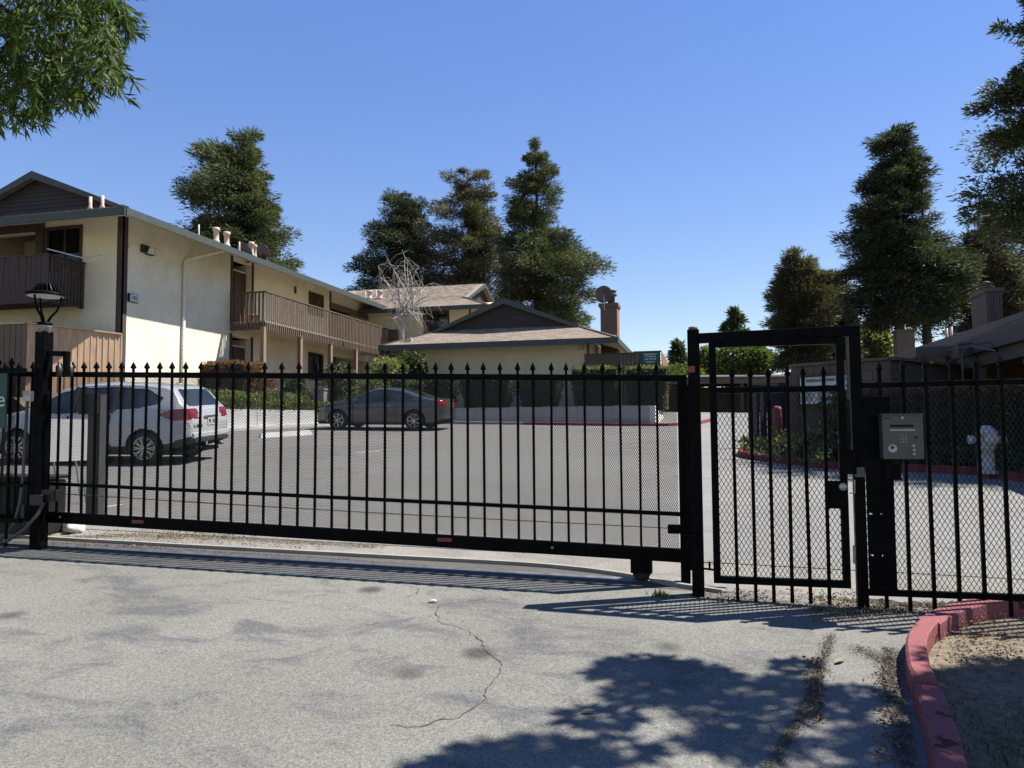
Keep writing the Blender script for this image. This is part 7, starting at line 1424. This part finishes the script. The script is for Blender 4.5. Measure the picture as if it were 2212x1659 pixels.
def bedgrass():
    r = np.random.default_rng(77); Vs = []
    for i in range(900):
        x = r.uniform(0.9, 3.0); y = r.uniform(2.9, 5.9)
        if not in_poly((x, y), [(q_[0] + .1, q_[1]) for q_ in bed] + [(5.5, 5.4), (5.5, -2)]): continue
        green = (4.15 - y) + 0.5 * (x - 1.3) + r.normal(0, 0.15) > 0.1
        Vs.append((tuft((x, y, zg(x, y) + 0.03), 14 if green else 4, 0.07 if green else 0.028, '', 0.05, 900 + i, 0.005), green))
    for g_, m_, nm, lab in ((True, 'green_grass', 'grass', 'tufts of green grass low in the shaded planting bed'), (False, 'dry_grass', 'dry_grass', 'thin dry stubble on the bare bed behind the kerb')):
        L = [v for v, q_ in Vs if q_ == g_]
        if L: V, Fc = join_np(L); tag(inst(npmesh(nm, V, Fc, m_), nm), lab, None, None, 'stuff')
bedgrass()
def debris(n, regions, m, name, label, size=0.02, seed=3):
    r = np.random.default_rng(seed); P = []
    for k in range(n):
        x0, x1, y0, y1 = regions[r.integers(len(regions))]; g_ = G(r.uniform(x0, x1), r.uniform(y0, y1)); P.append((g_.x, g_.y, g_.z + (0.045 if seed == 71 else 0.008)))
    P = np.array(P); D_ = r.normal(0, 1, (n, 3)) * np.array([1, 1, 0.25]); V, Fc = leaves(P, D_, size * (0.5 + r.random(n)), size * 0.5, 0.1); tag(inst(npmesh(name, V, Fc, m), name), label, None, None, 'stuff')
debris(2600, [(150, 560, 1145, 1172), (1860, 2212, 1300, 1325), (1750, 1870, 1290, 1345), (1520, 1860, 1275, 1300), (1740, 1780, 1420, 1560), (1890, 1945, 1420, 1650), (110, 700, 1172, 1185)], 'litter', 'leaf_litter', 'brown leaf litter along the gate line, seam and kerb foot', 0.022)
def line_debris(path, w, n, m, name, label, size, seed, dz=0.006):
    r = np.random.default_rng(seed); Q = [G(*p) for p in path]; L = [0]
    for a_, c_ in zip(Q[:-1], Q[1:]): L.append(L[-1] + (c_ - a_).length)
    u = r.random(n) * L[-1]; X_ = np.interp(u, L, [q_.x for q_ in Q]) + r.normal(0, w, n); Y_ = np.interp(u, L, [q_.y for q_ in Q]) + r.normal(0, w, n); P = np.stack([X_, Y_, np.array([zg(x_, y_) for x_, y_ in zip(X_, Y_)]) + dz], 1)
    V, Fc = leaves(P, r.normal(0, 1, (n, 3)) * np.array([1, 1, 0.35]), size * (0.4 + r.random(n)), size * 0.7, 0.1); tag(inst(npmesh(name, V, Fc, m), name), label, None, None, 'stuff')
seam_px = [(1796, 1372), (1772, 1445), (1748, 1510), (1722, 1562), (1680, 1630), (1640, 1720)]
line_debris(seam_px, 0.020, 4000, 'dark_soil', 'gravel', 'dark grit filling the seam between asphalt and concrete', 0.007, 61)
line_debris(seam_px, 0.02, 500, 'dry_grass', 'dry_moss', 'yellowish moss in the pavement seam', 0.012, 62)
line_debris([(1922, 1400), (1922, 1440), (1930, 1490), (1945, 1560), (1955, 1620), (1965, 1680)], 0.026, 4500, 'dark_soil', 'gravel', 'dark grit heaped along the foot of the red kerb', 0.008, 63)
line_debris([(1850, 1400), (1890, 1418), (1925, 1440)], 0.045, 1500, 'dark_soil', 'gravel', 'patch of dark grit on the concrete beside the kerb bend', 0.007, 64)
line_debris([(120, 1163), (260, 1156), (420, 1158), (600, 1168), (820, 1180)], 0.06, 7000, 'dirt', 'gravel', 'pale grit along the left half of the gate line', 0.010, 65, 0.0)
line_debris([(1520, 1290), (1700, 1305), (1860, 1325), (2212, 1312)], 0.07, 8000, 'dirt', 'gravel', 'pale grit under the walk-in gate and right fence', 0.010, 66, 0.0)
line_debris([(110, 1172), (700, 1205), (1440, 1262)], 0.015, 3500, 'litter', 'gravel', 'dark grit collected along the gate track', 0.010, 67, 0.0)
debris(900, [(2010, 2212, 1370, 1659), (2060, 2212, 1340, 1450)], 'litter', 'leaf_litter', 'scraps of dead leaf strewn over the planting bed', 0.02, 71)
debris(60, [(0, 2000, 1300, 1650)], 'litter', 'grit', 'scattered dark grit and crumbs on the driveway', 0.012, 9)
for i, (px, py, ang, m_, lab) in enumerate(((1255, 1542, 0.3, 'green_grass', 'single pale green leaf lying in the open on the driveway'), (1805, 1435, 0.9, 'dry_grass', 'single yellow leaf lying on the concrete apron beside the kerb'), (925, 1301, 0.1, 'plastic_bag', 'tiny white scrap lying near the top of the long crack'), (2112, 1452, 0.7, 'dry_grass', 'curled dry leaf on the bare bed'))):
    p = G(px, py); b = MB(); L_ = 0.075 if i != 1 else 0.10; n = 7; vs = []; fs = []
    dx, dy = cos(ang), sin(ang)
    for j in range(n + 1):
        u = j / n; w_ = 0.016 * sin(pi * u) ** 0.8 + 0.0005; cx_, cy_ = p.x + dx * L_ * u, p.y + dy * L_ * u
        zz_ = p.z + 0.006 + 0.01 * sin(pi * u) + (0.045 if i == 3 else 0); vs += [(cx_ - dy * w_, cy_ + dx * w_, zz_ + 0.004), (cx_, cy_, zz_), (cx_ + dy * w_, cy_ - dx * w_, zz_ + 0.004)]
    for j in range(n): fs += [(3 * j, 3 * j + 3, 3 * j + 4, 3 * j + 1), (3 * j + 1, 3 * j + 4, 3 * j + 5, 3 * j + 2)]
    b.add(vs, fs); tag(b.build('fallen_leaf' if i != 2 else 'paper_scrap', m_, at=tuple(p)), lab, 'leaf' if i != 2 else 'litter')
